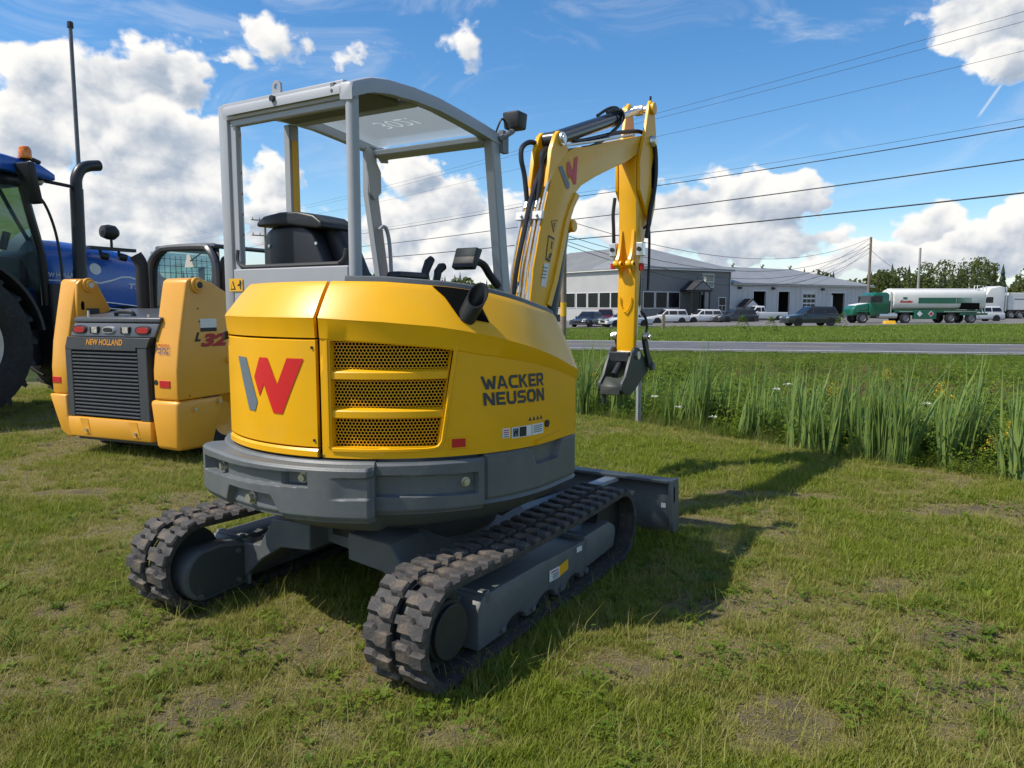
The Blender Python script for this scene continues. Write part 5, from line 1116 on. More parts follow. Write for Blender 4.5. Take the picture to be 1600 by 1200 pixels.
# roof
mb = MB(); sec = [(-.85, 3.10, 3.24), (-.6, 3.12, 3.38), (0, 3.14, 3.45), (.7, 3.14, 3.47), (1.20, 3.12, 3.42), (1.40, 3.10, 3.32)]
mb.slab([[(x, y, zt_ - .10 * (abs(y - 1.25) / 1.01) ** 4) for y in frange(.24, 2.26, 10)] for x, zb_, zt_ in sec], [[(x, y, zb_ + .04) for y in frange(.24, 2.26, 10)] for x, zb_, zt_ in sec]); rf = mb.build('cab_roof', TB, tc_, bevel=.02, seg=2, smooth=50)
mb = MB(); mb.box(-.8, 1.2, .36, 2.14, 3.02, 3.15); mb.build('roof_lining', CG, tc_, bevel=.04, seg=2)
mb = MB(); mb.cyl((1.22, .40, 3.14), (1.30, .40, 3.13), .06, 16); mb.build('roof_lamp', mat('clear_lens', (.55,.53,.48)), tc_)
mb = MB(); mb.cyl((1.0, .36, 3.36), (1.0, .22, 3.37), .04, 12); mb.tube([(1.05, .24, 3.38), (1.22, .3, 3.36)], .03, 8); mb.build('beacon_mount', BLK, tc_)
mb = MB(); mb.lathe([(.0, .16), (.055, .155), (.075, .12), (.08, .02), (.075, 0)], (.98, .22, 3.36), (0, 0, 1), 20); mb.build('beacon', mat('amber_lens', (.85, .20, .01), .15, 0, .3, 30, coat=.5), tc_)
# mirror
mb = MB(); mb.hexa([(.97, .0, 2.79), (1.05, .0, 2.77), (1.05, .22, 2.77), (.97, .22, 2.79), (.82, -.04, 3.28), (.93, -.04, 3.30), (.93, .26, 3.30), (.82, .26, 3.28)]); mr = mb.build('mirror', BLK, tr_, bevel=.03, seg=2)
mb = MB(); mb.box(1.02, 1.06, .22, .30, 2.98, 3.12); mb.build('mirror_joint', BLK, mr, bevel=.01)
mb = MB(); mb.tube([(1.2, .36, 3.14), (1.75, .38, 3.12)], .025, 8); mb.build('stack_brace', TG, tr_)
mb = MB(); mb.tube(spline([(1.02, .2, 2.95), (1.18, .2, 2.82), (1.32, .22, 2.5), (1.38, .22, 2.1), (1.40, .22, 1.6)], 6), .018, 8); mb.build('grab_rail', BLK, tr_)
# exhaust
mb = MB(); mb.cyl((1.80, .40, 1.35), (1.80, .40, 1.95), .11, 20, .095); mb.cyl((1.80, .40, 1.95), (1.82, .40, 3.10), .088, 20); mb.tube(spline([(1.82, .40, 3.08), (1.83, .40, 3.25), (1.90, .40, 3.38), (2.02, .40, 3.45), (2.20, .40, 3.49)], 5), .078, 18); mb.build('exhaust_stack', mat('stack_grey', (.028, .028, .030), .38, .2, .1), tr_, smooth=40)
# hood
hs = [(1.45, 1.42, 2.40, .50), (1.9, 1.42, 2.41, .50), (2.5, 1.42, 2.38, .48), (3.0, 1.45, 2.32, .46), (3.4, 1.5, 2.20, .43), (3.65, 1.55, 2.06, .40), (3.8, 1.6, 1.90, .36)]
mb = MB(); P = []
for x, zb_, zt_, hw in hs:
    h = zt_ - zb_; P.append([(x, 1.25 + s_ * hw * f, zb_ + h * g) for s_, f, g in ((-1, .96, 0), (-1, 1.0, .25), (-1, 1.0, .55), (-1, .94, .78), (-1, .78, .93), (-1, .4, .99), (0, 0, 1), (1, .4, .99), (1, .78, .93), (1, .94, .78), (1, 1.0, .55), (1, 1, .25), (1, .96, 0))])
mb.grid(P); n = len(P[0]); mb.add(P[-1], [tuple(range(n))]); mb.add(P[0], [tuple(range(n))]); hb = mb.build('engine_hood', TB, tr_, smooth=50)
def onhood(x, f, lift=.006):
    hw = interp(x, [q[0] for q in hs], [q[3] for q in hs]); zb_ = interp(x, [q[0] for q in hs], [q[1] for q in hs]); zt_ = interp(x, [q[0] for q in hs], [q[2] for q in hs])
    g = [(0, .96), (.25, 1.), (.55, 1.), (.78, .94), (.93, .78)]; ff = interp(f, [a for a, b in g], [b for a, b in g]); return (x, 1.25 - hw * ff - lift, zb_ + (zt_ - zb_) * f)
WP = mat('decal_white', (.72, .74, .76), .4)
lettering('maker_name', 'NEW HOLLAND', lambda a, b: onhood(1.46 + .62 * a, .44 + .07 * b), WP, hb, bold=.03, cuts=6)
lettering('model_name', 'T7.300', lambda a, b: onhood(2.92 + .55 * a, .30 + .10 * b), WP, hb, bold=.02, shear=.2, cuts=6)
mb = MB(); path_ = [(2.2, .40), (2.4, .38), (2.6, .43), (2.8, .50), (2.95, .51), (3.2, .46), (3.6, .42)]
mb.grid([[onhood(x, f + .016, .005) for x, f in path_], [onhood(x, f - .012, .005) for x, f in path_]]); mb.grid([[onhood(x, f, .005) for x, f in [(1.46, .41), (1.8, .40), (2.2, .40)]], [onhood(x, f - .02, .005) for x, f in [(1.46, .41), (1.8, .40), (2.2, .40)]]]); mb.build('swoosh_decal', WP, hb)
flat_print('round_badge', [(math.cos(2 * math.pi * k / 20), math.sin(2 * math.pi * k / 20)) for k in range(20)], [tuple(range(20))], lambda a, b: onhood(2.33 + .10 * a, .60 + .09 * b), WP, hb)
mb = MB(); mb.grid([[onhood(x, f, .004) for x, f in ((2.9, .92), (3.2, .82), (3.55, .66), (3.8, .5))], [onhood(x, f, .004) for x, f in ((3.1, .93), (3.45, .90), (3.7, .84), (3.95, .8))]]); mb.build('hood_vent', BLK, hb)
mb = MB(); mb.lathe([(.0, -.14), (.09, -.12), (.115, -.03), (.11, .06), (.06, .12), (0, .13)], (2.50, .62, 2.56), (.9, -.1, -.05), 20); wl_ = mb.build('work_light', BLK, tr_, smooth=60)
mb = MB(); mb.lathe([(.0, .0), (.055, -.01), (.07, -.04)], (2.615, .59, 2.555), (.6, -.5, 0), 14); mb.build('light_lens', mat('clear_lens', (.55,.53,.48)), wl_)
mb = MB(); mb.box(2.1, 2.9, .55, .63, 2.28, 2.33); mb.cyl((2.5, .60, 2.3), (2.5, .60, 2.45), .02, 8); mb.build('light_bar', BLK, tr_)
for x in (2.30, 2.62):
    mb = MB(); mb.cyl((x, .60, 2.20), (x + .10, .56, 2.18), .055, 12); mb.cyl((x, .60, 2.2), (x, .60, 2.3), .02, 8); mb.build('hood_lamp', BLK, tr_)
mb = MB(); mb.box(1.55, 4.05, .86, 1.64, .85, 1.46); mb.build('engine_block', TG, tr_, bevel=.02)
for z, x0 in ((1.50, 2.2), (1.40, 2.35)):
    mb = MB(); mb.tube(spline([(x0, .70, z - .35), (x0 + .02, .70, z - .05), (x0 + .12, .70, z), (x0 + 1.3, .74, z - .12)], 5), .014, 8); mb.build('hand_rail', STL, tr_)
mb = MB(); mb.box(1.35, 1.7, .40, .75, .55, 1.75); mb.build('step_unit', TG, tr_, bevel=.02)
# ================================================================== BUILDING
GWL = mat('wall_light', (.42, .415, .41), .6, 0, .04, .6); GWD = mat('wall_mid', (.165, .168, .172), .6, 0, .04, .6); RFM = mat('metal_roof', (.30, .295, .285), .45, .2, .08, .5)
TRM = mat('white_trim', (.62, .62, .62), .5, 0, .03); DGL = mat('dark_window', (.010, .011, .013), .25, 0, .3, .4, spec=.25); BLU = mat('asphalt_shingle', (.03, .03, .035), .8)
rv = Vector((.84, .545, 0)).normalized(); lv = Vector((-rv.y, rv.x, 0)); BC = Vector((15.2, 88.0, 0)); BZ = -.72
def facade(p0, d, out):
    return lambda s_, h, o=0.0: p0 + d * s_ + out * o + Vector((0, 0, h))
FL = facade(BC, lv, -rv); FR = facade(BC, rv, -lv)
def fbox(mb, f, s0, s1, h0, h1, o0, o1):
    return mb.hexa([f(s0, h0, o0), f(s1, h0, o0), f(s1, h0, o1), f(s0, h0, o1), f(s0, h1, o0), f(s1, h1, o0), f(s1, h1, o1), f(s0, h1, o1)])
bd = thing('office_building', 'two-storey grey metal building with dark window band and hip roof across the road', 'building', (0, 0, 0))
EA = 6.0; Wd, Ln = 15.5, 24.0
mb = MB(); fbox(mb, FL, 0, Ln, BZ, EA, 0, -.3); mb.build('wall', GWL, bd, smooth=0)
mb = MB(); fbox(mb, FR, .0, Wd, BZ, EA, 0, -.3); mb.build('wall', GWD, bd, smooth=0)
mb = MB(); q = BC + rv * Wd; mb.hexa([q + Vector((0, 0, BZ)), q - rv * .3 + Vector((0, 0, BZ)), q - rv * .3 + lv * Ln + Vector((0, 0, BZ)), q + lv * Ln + Vector((0, 0, BZ)), q + Vector((0, 0, EA)), q - rv * .3 + Vector((0, 0, EA)), q - rv * .3 + lv * Ln + Vector((0, 0, EA)), q + lv * Ln + Vector((0, 0, EA))]); mb.build('wall', GWL, bd, smooth=0)
def roof(name, p0, w, l, ez, rz_, hip0, hip1, oh, parent, th=.18):
    A = p0 - rv * oh - lv * oh; mb = MB(); W = w + 2 * oh; L_ = l + 2 * oh; up = Vector((0, 0, 1))
    c = [A, A + rv * W, A + rv * W + lv * L_, A + lv * L_]; r0 = A + rv * W / 2 + lv * hip0; r1 = A + rv * W / 2 + lv * (L_ - hip1)
    v = [p + up * ez for p in c] + [r0 + up * rz_, r1 + up * rz_]; v2 = [p - up * th for p in v]
    f = [(0, 1, 4), (1, 2, 5, 4), (2, 3, 5), (3, 0, 4, 5)]
    mb.add(v + v2, f + [tuple(i + 6 for i in q[::-1]) for q in f] + [(0, 1, 7, 6), (1, 2, 8, 7), (2, 3, 9, 8), (3, 0, 6, 9)]); o = mb.build(name, RFM, parent, smooth=0)
    return o, c, r0 + up * rz_, r1 + up * rz_
rf_o, rc_, ra_, rb_ = roof('roof', BC, Wd, Ln, EA, 9.2, 9.0, .2, .35, bd)
def seams(o, a0, a1, b0, b1, n, parent):   # standing seams between two edges
    for i in range(1, n):
        w = i / n; p = a0.lerp(a1, w) + Vector((0, 0, .015)); q = b0.lerp(b1, w) + Vector((0, 0, .015)); mb = MB(); mb.tube([p, q], .03, 4); mb.build('roof_seam', RFM, parent, smooth=0)
seams(rf_o, rc_[3] + Vector((0, 0, EA)), rc_[0] + lv * 9.0 + Vector((0, 0, EA)), rb_, ra_, 26, rf_o)
mb = MB(); fbox(mb, FL, -.36, Ln + .3, EA - .30, EA - .19, .36, .30); mb.build('fascia', TRM, bd, smooth=0)
mb = MB(); fbox(mb, FR, -.30, Wd + .3, EA - .30, EA - .19, .36, .30); mb.build('fascia', TRM, bd, smooth=0)
def window(f, s0, s1, h0, h1, parent, m=DGL, fm=TRM, bars=0, fw=.09):
    mb = MB(); fbox(mb, f, s0 - fw, s1 + fw, h0 - fw, h0, 0, .06); fbox(mb, f, s0 - fw, s1 + fw, h1, h1 + fw, 0, .06); fbox(mb, f, s0 - fw, s0, h0, h1, 0, .06); fbox(mb, f, s1, s1 + fw, h0, h1, 0, .06)
    if bars: fbox(mb, f, s0, s1, h0 + (h1 - h0) * .38, h0 + (h1 - h0) * .38 + .08, .0, .07); fbox(mb, f, (s0 + s1) / 2 - .04, (s0 + s1) / 2 + .04, h0, h0 + (h1 - h0) * .38, 0, .065)
    w = mb.build('window', fm, parent, smooth=0); mb = MB(); fbox(mb, f, s0, s1, h0, h1, .005, .03); mb.build('pane', m, w, smooth=0); return w
for s0 in (1.0, 3.35, 5.55, 7.85, 10.2, 12.6, 15.0): window(FL, s0, s0 + 2.0, 1.15, 3.0, bd)
for s0, s1 in ((.35, 2.05), (2.35, 4.15), (4.40, 6.25)): window(FR, s0, s1, 1.15, 3.0, bd)
window(FR, 10.25, 12.2, 3.75, 5.3, bd, mat('green_window', (.05, .10, .085), .08, 0, .3, .4, spec=.8), bars=1); window(FR, 10.3, 11.2, .75, 2.3, bd, bars=1); window(FR, 13.3, 14.5, .75, 2.4, bd, bars=1)
# entrance porch
mb = MB(); fbox(mb, FR, 6.5, 9.7, BZ, .35, 0, 1.9); mb.build('porch_base', BLK, bd, smooth=0)
for s_ in (6.55, 8.0, 8.65, 9.6):
    mb = MB(); fbox(mb, FR, s_ - .08, s_ + .08, .35, 3.1, 1.72, 1.86); mb.build('porch_post', BLK, bd, smooth=0)
for s0, s1 in ((6.65, 7.9), (8.75, 9.5)):
    mb = MB(); fbox(mb, FR, s0, s1, .5, 3.0, 1.76, 1.80); mb.build('porch_glass', DGL if s0 < 7 else mat('pale_glass', (.12, .14, .16), .08, 0, .2, .5), bd, smooth=0)
mb = MB(); fbox(mb, FR, 8.06, 8.6, .36, 2.7, 1.74, 1.80); mb.build('entrance_door', DRK, bd, smooth=0)
mb = MB(); fbox(mb, FR, 6.4, 9.8, 3.08, 3.3, 0, 2.0); mb.build('porch_lintel', BLK, bd, smooth=0)
mb = MB(); mb.add([FR(6.3, 3.3, 2.1), FR(8.1, 4.5, 2.1), FR(9.9, 3.3, 2.1), FR(6.3, 3.3, 0), FR(8.1, 4.5, 0), FR(9.9, 3.3, 0)], [(0, 1, 2), (3, 5, 4), (0, 3, 4, 1), (1, 4, 5, 2), (2, 5, 3, 0)]); mb.build('porch_roof', BLU, bd, smooth=0)
mb = MB(); mb.add([FR(6.6, 3.33, 2.11), FR(8.1, 4.32, 2.11), FR(9.6, 3.33, 2.11)], [(0, 1, 2)]); mb.build('porch_gable', GWD, bd, smooth=0)
mb = MB(); mb.tube([FR(8.9, .95, 2.0), FR(9.5, .3, 2.6)], .03, 5); mb.build('hand_rail', TRM, bd)
mb = MB(); mb.cyl(FR(15.3, BZ, .12), FR(15.3, EA, .12), .06, 6); mb.build('downpipe', TRM, bd)
# dish on the facade
mb = MB(); mb.lathe([(0, 0), (.3, .05), (.55, .16)], FR(9.6, 4.6, .5), (-.3, -.9, .3), 16); mb.tube([FR(9.6, 4.6, 0), FR(9.6, 4.6, .5)], .04, 5); mb.build('satellite_dish', mat('mid_grey', (.16,.17,.18)), bd)
# ------------------------------------------------------------------ workshop wing
WP0 = BC + rv * Wd; FW = facade(WP0, rv, -lv); WE = 4.35; WL = 31.0
wg = thing('workshop_building', 'low pale grey metal workshop with open dark bay doors right of the office', 'building', (0, 0, 0))
ops = [(4.4, 7.0, BZ, 3.3), (9.55, 12.0, BZ, 3.3), (14.85, 17.8, BZ, 3.35), (21.4, 24.7, BZ, 3.2)]
def wallpiece(s0, s1, h0, h1): mb = MB(); fbox(mb, FW, s0, s1, h0, h1, 0, -.25); mb.build('wall_panel', mat('wall_pale', (.50, .505, .505), .6, 0, .04, .6), wg, smooth=0)
last = .02
for s0, s1, h0, h1 in ops:
    wallpiece(last, s0, BZ, WE); wallpiece(s0, s1, h1, WE); last = s1
wallpiece(last, WL, BZ, WE)
for k in range(1, 31):
    s_ = k * 1.0 + .3
    if any(a - .05 < s_ < b_ + .05 for a, b_, _, _ in ops): continue
    mb = MB(); fbox(mb, FW, s_ - .03, s_ + .03, BZ, WE - .1, 0, .03); mb.build('wall_rib', mat('wall_pale', (.46,.475,.49)), wg, smooth=0)
mb = MB(); q = WP0 + rv * WL; mb.hexa([q + Vector((0, 0, BZ)), q - rv * .25 + Vector((0, 0, BZ)), q - rv * .25 + lv * 16 + Vector((0, 0, BZ)), q + lv * 16 + Vector((0, 0, BZ)), q + Vector((0, 0, WE)), q - rv * .25 + Vector((0, 0, WE)), q - rv * .25 + lv * 16 + Vector((0, 0, WE)), q + lv * 16 + Vector((0, 0, WE))]); mb.build('wall', GWL, wg, smooth=0)
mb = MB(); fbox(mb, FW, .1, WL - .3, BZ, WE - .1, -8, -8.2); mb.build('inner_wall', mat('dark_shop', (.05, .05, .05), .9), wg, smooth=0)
for s0, s1, h0, h1 in ops:
    for a, b_, c_, d_ in ((s0 - .18, s0, h0, h1 + .18), (s1, s1 + .18, h0, h1 + .18), (s0, s1, h1, h1 + .18)):
        mb = MB(); fbox(mb, FW, a, b_, c_, d_, 0, .05); mb.build('door_trim', TRM, wg, smooth=0)
    if s0 == 14.85:
        mb = MB(); fbox(mb, FW, s0, s1, h0, h1, -.12, -.06); gd = mb.build('sectional_door', TRM, wg, smooth=0)
        for r_ in range(3):
            for k in range(3): mb = MB(); fbox(mb, FW, s0 + .15 + k * .93, s0 + .95 + k * .93, 1.15 + r_ * .68, 1.62 + r_ * .68, -.07, -.045); mb.build('door_pane', DGL, gd, smooth=0)
    if s0 == 21.4: mb = MB(); fbox(mb, FW, s0, s0 + 1.1, h0, h1 - .3, -.5, -.45); mb.build('door_leaf', TRM, wg, smooth=0)
# low roof with its ridge along the facade
up = Vector((0, 0, 1)); a0, a1 = WP0 - lv * .5 + rv * .02, WP0 - lv * .5 + rv * (WL + .6); b0, b1 = WP0 + lv * 16.5 + rv * .02, WP0 + lv * 16.5 + rv * (WL + .6)
v = [a0 + up * WE, a1 + up * WE, b1 + up * WE, b0 + up * WE, WP0 + lv * 8 + rv * .02 + up * 6.95, WP0 + lv * 8 + rv * (WL - 8) + up * 6.95]; mb = MB(); f = [(0, 1, 5, 4), (1, 2, 5), (2, 3, 4, 5), (3, 0, 4)]
mb.add(v + [p - up * .15 for p in v], f + [tuple(i + 6 for i in q[::-1]) for q in f] + [(0, 1, 7, 6), (1, 2, 8, 7), (2, 3, 9, 8), (3, 0, 6, 9)]); wr = mb.build('roof', RFM, wg, smooth=0)
mb = MB(); fbox(mb, FW, 0, WL + .55, WE - .22, WE - .12, .46, .42); mb.build('fascia', TRM, wg, smooth=0)
for k in range(4):
    p = WP0 + lv * 8 + rv * (3 + k * 6.5) + up * 6.9; mb = MB(); mb.cyl(p, p + up * .35, .18, 8); mb.cyl(p + up * .35, p + up * .6, .38, 10, .25); mb.build('roof_vent', RFM, wr)
p = BC + rv * 8 + lv * 9 + up * 9.0; mb = MB(); mb.cyl(p, p + up * .5, .2, 8); mb.cyl(p + up * .5, p + up * .8, .4, 10, .25); mb.build('roof_vent', RFM, rf_o)
for s_ in (1.3, 8.0, 18.9): mb = MB(); fbox(mb, FW, s_, s_ + .45, 3.55, 3.85, 0, .4); mb.build('wall_lamp', BLK, wg, bevel=.05)
# side-door canopy
sp_ = thing('door_canopy', 'small black gabled shelter over a doorway on the pale workshop wall', 'shelter', (0, 0, 0))
for s_ in (1.2, 3.6): mb = MB(); fbox(mb, FW, s_ - .07, s_ + .07, BZ, 1.3, 1.2, 1.34); mb.build('post', mat('pole_wood', (.22, .17, .12), .8, 0, .2, 3), sp_, smooth=0)
mb = MB(); mb.add([FW(.8, 1.25, 1.6), FW(2.4, 2.3, 1.6), FW(4.0, 1.25, 1.6), FW(.8, 1.25, .26), FW(2.4, 2.3, .26), FW(4.0, 1.25, .26)], [(0, 1, 2), (3, 5, 4), (0, 3, 4, 1), (1, 4, 5, 2), (2, 5, 3, 0)]); mb.build('roof', BLU, sp_, smooth=0)
mb = MB(); mb.add([FW(1.1, 1.27, 1.612), FW(2.4, 2.1, 1.612), FW(3.7, 1.27, 1.612)], [(0, 1, 2)]); mb.build('gable', TRM, sp_, smooth=0)

# ================================================================== CARS
CGL = mat('car_glass', (.012, .014, .018), .12, 0, .2, 2, spec=.5)
def wheel_part(root, x, y, r, w, sd, rim_m):
    mb = MB(); mb.lathe([(r * .6, 0), (r * .92, 0), (r, w * .2), (r, w * .8), (r * .92, w), (r * .6, w)], (x, y, r), (0, sd, 0), 20); o = mb.build('wheel', TYR, root)
    mb = MB(); mb.lathe([(0, w * .9), (r * .15, w * .9), (r * .55, w * .8), (r * .66, w * .98)], (x, y, r), (0, sd, 0), 16); mb.build('rim', rim_m, o); return o
ALY = mat('alloy', (.32, .32, .33), .35, .7, .1); RIMD = mat('dark_alloy', (.05, .05, .055), .4, .4, .1)
def car(name, label, cat, loc, head, col, kind='suv', L_=4.6, H=1.68, rim=ALY, group='cars in the parking lot'):
    o = thing(name, label, cat, loc, head, group); pm = mat('car_paint_%d_%d_%d' % tuple(int(q * 100) for q in col), col, .25, 0, .02, 2, coat=.6)
    h = L_ / 2; W = .91; r = .36 if kind != 'sedan' else .33
    belt = H * .57; 
    if kind == 'sedan': top = [(-h * .62, belt + .02), (-h * .32, H - .02), (h * .12, H), (h * .48, belt)]; low = [(-h, .35), (-h * .99, belt - .02), (-h * .62, belt + .06), (h * .48, belt + .02), (h * .92, belt - .18), (h, .62), (h * .99, .25), (-h * .98, .25)]
    elif kind == 'pickup': top = [(-h * .05, belt + .05), (0, H - .03), (h * .32, H), (h * .55, belt + .05)]; low = [(-h, .5), (-h, belt + .05), (-h * .05, belt + .08), (h * .55, belt + .06), (h * .95, belt), (h, .8), (h * .98, .42), (-h * .98, .42)]
    else: top = [(-h * .93, belt + .02), (-h * .80, H - .04), (h * .10, H), (h * .46, belt)]; low = [(-h, .45), (-h * .98, belt), (h * .46, belt + .03), (h * .93, belt - .14), (h, .70), (h * .99, .28), (-h * .97, .30)]
    P = [[(a, sg * W * f, b_) for a, b_ in low] for sg, f in ((1, .94), (1, 1.0), (-1, 1.0), (-1, .94))]
    mb = MB(); n = len(low); vs = [p for row in P for p in row]; vs = [(a, b_ + (.04 if i // n == 0 else -.04 if i // n == 3 else 0) * 0, c) for i, (a, b_, c) in enumerate(vs)]
    mb.xz(low, -W, W); mb.build('body', pm, o, bevel=.07, seg=3, smooth=50)
    n = len(top); vs = [(a, W * .96 - (.20 if 0 < i < n - 1 else 0), b_) for i, (a, b_) in enumerate(top)] + [(a, -W * .96 + (.20 if 0 < i < n - 1 else 0), b_) for i, (a, b_) in enumerate(top)]
    mb = MB(); mb.add(vs, [tuple(range(n)), tuple(range(2 * n - 1, n - 1, -1))] + [(i, i + n, i + 1 + n, i + 1) for i in range(n - 1)] + [(0, n - 1, 2 * n - 1, n)]); mb.build('cabin', pm, o, bevel=.05, seg=2, smooth=50)
    # glass
    (x0, z0), (x1, z1), (x2, z2_), (x3, z3) = top
    def side(xa, xb, sg):
        zlo = belt + .13; zhi = H - .19; ya = W * .96 * sg
        def pt(xf, zf): 
            f = (zf - belt) / (H - belt); return (xf, sg * (W * .96 - .20 * f + .012), zf)
        lo = lambda z: x0 + (x1 - x0) * (z - z0) / (z1 - z0) + .10; hi = lambda z: x3 + (x2 - x3) * (z - z3) / (z2_ - z3) - .12
        c4 = [pt(max(xa, lo(zlo)), zlo), pt(min(xb, hi(zlo)), zlo), pt(min(xb, hi(zhi)), zhi), pt(max(xa, lo(zhi)), zhi)]
        mb = MB(); mb.add(c4, [(0, 1, 2, 3)]); mb.build('side_window', CGL, o, smooth=0)
    xs_ = {'suv': [(-h, -h * .42), (-h * .38, h * .02), (h * .06, h)], 'sedan': [(-h, -h * .1), (-h * .06, h)], 'pickup': [(-h, h * .14), (h * .17, h)]}[kind]
    for sg in (-1, 1):
        for xa, xb in xs_: side(xa, xb, sg)
    def slope_glass(xa, za, xb, zb_, nm):
        f = lambda t: (xa + (xb - xa) * t, za + (zb_ - za) * t); d = Vector((zb_ - za, 0, -(xb - xa))).normalized(); d = d if (d.x > 0) == (xa > 0) or True else d
        sgn = 1 if xa > xb else -1; d = Vector((abs(d.x) * sgn, 0, abs(d.z))) * .012; q = []
        for t, y in ((.14, .93), (.14, -.93), (.88, -.78), (.88, .78)): a, b_ = f(t); q.append((a + d.x, y * W * .92, b_ + d.z))
        mb = MB(); mb.add(q, [(0, 1, 2, 3)]); mb.build(nm, CGL, o, smooth=0)
    slope_glass(x3, z3, x2, z2_, 'windscreen'); slope_glass(x0, z0, x1, z1, 'rear_window')
    for x in (-h * .60, h * .62):
        for sg in (-1, 1):
            mb = MB(); mb.cyl((x, sg * (W - .05), r), (x, sg * (W + .004), r), r + .055, 22); mb.build('wheel_arch', BLK, o); wheel_part(o, x, sg * (W - .19), r, .21, sg, rim)
    for sg in (-1, 1):
        mb = MB(); mb.box(-h - .012, -h + .1, *sorted((sg * W * .72, sg * W * .97)), belt - .26, belt - .06); mb.build('tail_lamp', LENS, o, bevel=.02)
        mb = MB(); mb.box(h * .90, h + .008, *sorted((sg * W * .55, sg * W * .97)), .66, .80); mb.build('headlamp', mat('clear_lens', (.55,.53,.48)), o, bevel=.03)
        mb = MB(); mb.box(h * .32, h * .37, *sorted((sg * W, sg * (W + .2))), belt + .02, belt + .18); mb.build('door_mirror', pm, o, bevel=.03)
    mb = MB(); mb.box(h - .05, h + .012, -W * .5, W * .5, .45, .66); mb.build('front_grille', BLK, o, bevel=.02)
    mb = MB(); mb.box(-h - .012, h + .005, -W - .004, W + .004, .26, .37); mb.build('lower_cladding', BLK, o, bevel=.02)
    if kind == 'pickup': mb = MB(); mb.box(-h * .93, -h * .1, -W * .85, W * .85, belt - .05, belt + .075); mb.build('cargo_bed', DRK, o)
    return o
WC = (.66, .66, .65)
car('parked_car', 'dark blue sedan nearest the boom, facing the road', 'car', (7.4, 71, -.60), R(-125), (.012, .02, .05), 'sedan', 4.6, 1.47)
car('parked_car', 'dark red car half hidden behind the blue sedan', 'car', (9.9, 79, -.62), R(-100), (.10, .008, .012), 'suv', 4.5, 1.65)
car('parked_car', 'white sedan with black grille right behind the hanging arm', 'car', (10.6, 69.5, -.60), R(-160), WC, 'sedan', 4.8, 1.45)
car('parked_car', 'white sport utility car with silver wheels, leftmost of the two white ones in the row', 'car', (17.1, 82, -.64), R(186), WC, 'suv', 4.5, 1.68)
car('parked_car', 'white sport utility car with dark wheels beside the grey one', 'car', (21.3, 83.5, -.60), R(190), WC, 'suv', 4.5, 1.62, RIMD)
car('parked_car', 'dark grey sport utility car between white car and white pickup', 'car', (24.6, 82, -.54), R(190), (.035, .037, .04), 'suv', 4.6, 1.62)
car('pickup_truck', 'white pickup truck in front of the open workshop bay', 'pickup', (29.3, 87.5, -.50), R(186), WC, 'pickup', 5.6, 1.9)
car('parked_car', 'dark slate sport utility car near the tanker truck front', 'car', (25.9, 64.8, -.33), R(184), (.022, .028, .036), 'suv', 4.7, 1.70)
car('parked_car', 'white car partly hidden behind the tanker truck rear', 'car', (50.6, 81, -.34), R(182), WC, 'suv', 4.9, 1.72)
# ================================================================== TANKER
TGN = mat('truck_green', (.004, .115, .065), .3, 0, .04, 2, coat=.5); TWH = mat('tank_white', (.70, .69, .66), .35, 0, .05, .5)
tk = thing('tanker_truck', 'green and white fuel tanker truck parked across the road', 'truck', (39.0, 72.5, -.28), R(181.5))
tk['label'] = 'green cab fuel tanker truck with long white tank parked across the road'
h = 6.5   # local +x is the front
mb = MB(); mb.box(-h + .5, 5.2, -.45, .45, .75, 1.05); mb.build('chassis', BLK, tk)
mb = MB(); mb.xz([(3.0, .75), (3.0, 2.75), (3.25, 2.95), (4.3, 2.95), (4.65, 2.75), (4.85, 2.0), (4.85, .75)], -1.15, 1.15); cabt = mb.build('cab', TGN, tk, bevel=.08, seg=2)
mb = MB(); mb.xz([(4.8, .75), (4.8, 1.95), (6.1, 1.72), (6.45, 1.4), (6.5, .75)], -.95, .95); mb.build('bonnet', TGN, tk, bevel=.12, seg=3)
mb = MB(); mb.xz([(4.9, 1.96), (6.05, 1.78), (6.1, 1.70), (4.9, 1.88)], -.80, .80); mb.build('bonnet_stripe', TWH, tk, bevel=.02)
for sg in (-1, 1):
    mb = MB(); mb.add([(3.7, sg * 1.155, 2.0), (4.72, sg * 1.155, 2.0), (4.55, sg * 1.155, 2.65), (3.7, sg * 1.155, 2.65)], [(0, 1, 2, 3)]); mb.build('side_window', CGL, tk, smooth=0)
    mb = MB(); mb.box(4.7, 4.85, sg * 1.2 - .1, sg * 1.2 + .1, 1.95, 2.6); mb.build('door_mirror', BLK, tk, bevel=.03)
    mb = MB(); mb.cyl((2.75, sg * .95, 1.0), (2.75, sg * .95, 3.0), .07, 10); mb.build('exhaust_stack', STL, tk)
    mb = MB(); mb.cyl((2.2, sg * .9, .75), (3.9, sg * .9, .75), .30, 16); mb.build('fuel_tank', STL, tk)
mb = MB(); mb.add([(4.88, -1.0, 2.02), (4.88, 1.0, 2.02), (4.70, .95, 2.66), (4.70, -.95, 2.66)], [(0, 1, 2, 3)]); mb.build('windscreen', CGL, tk, smooth=0)
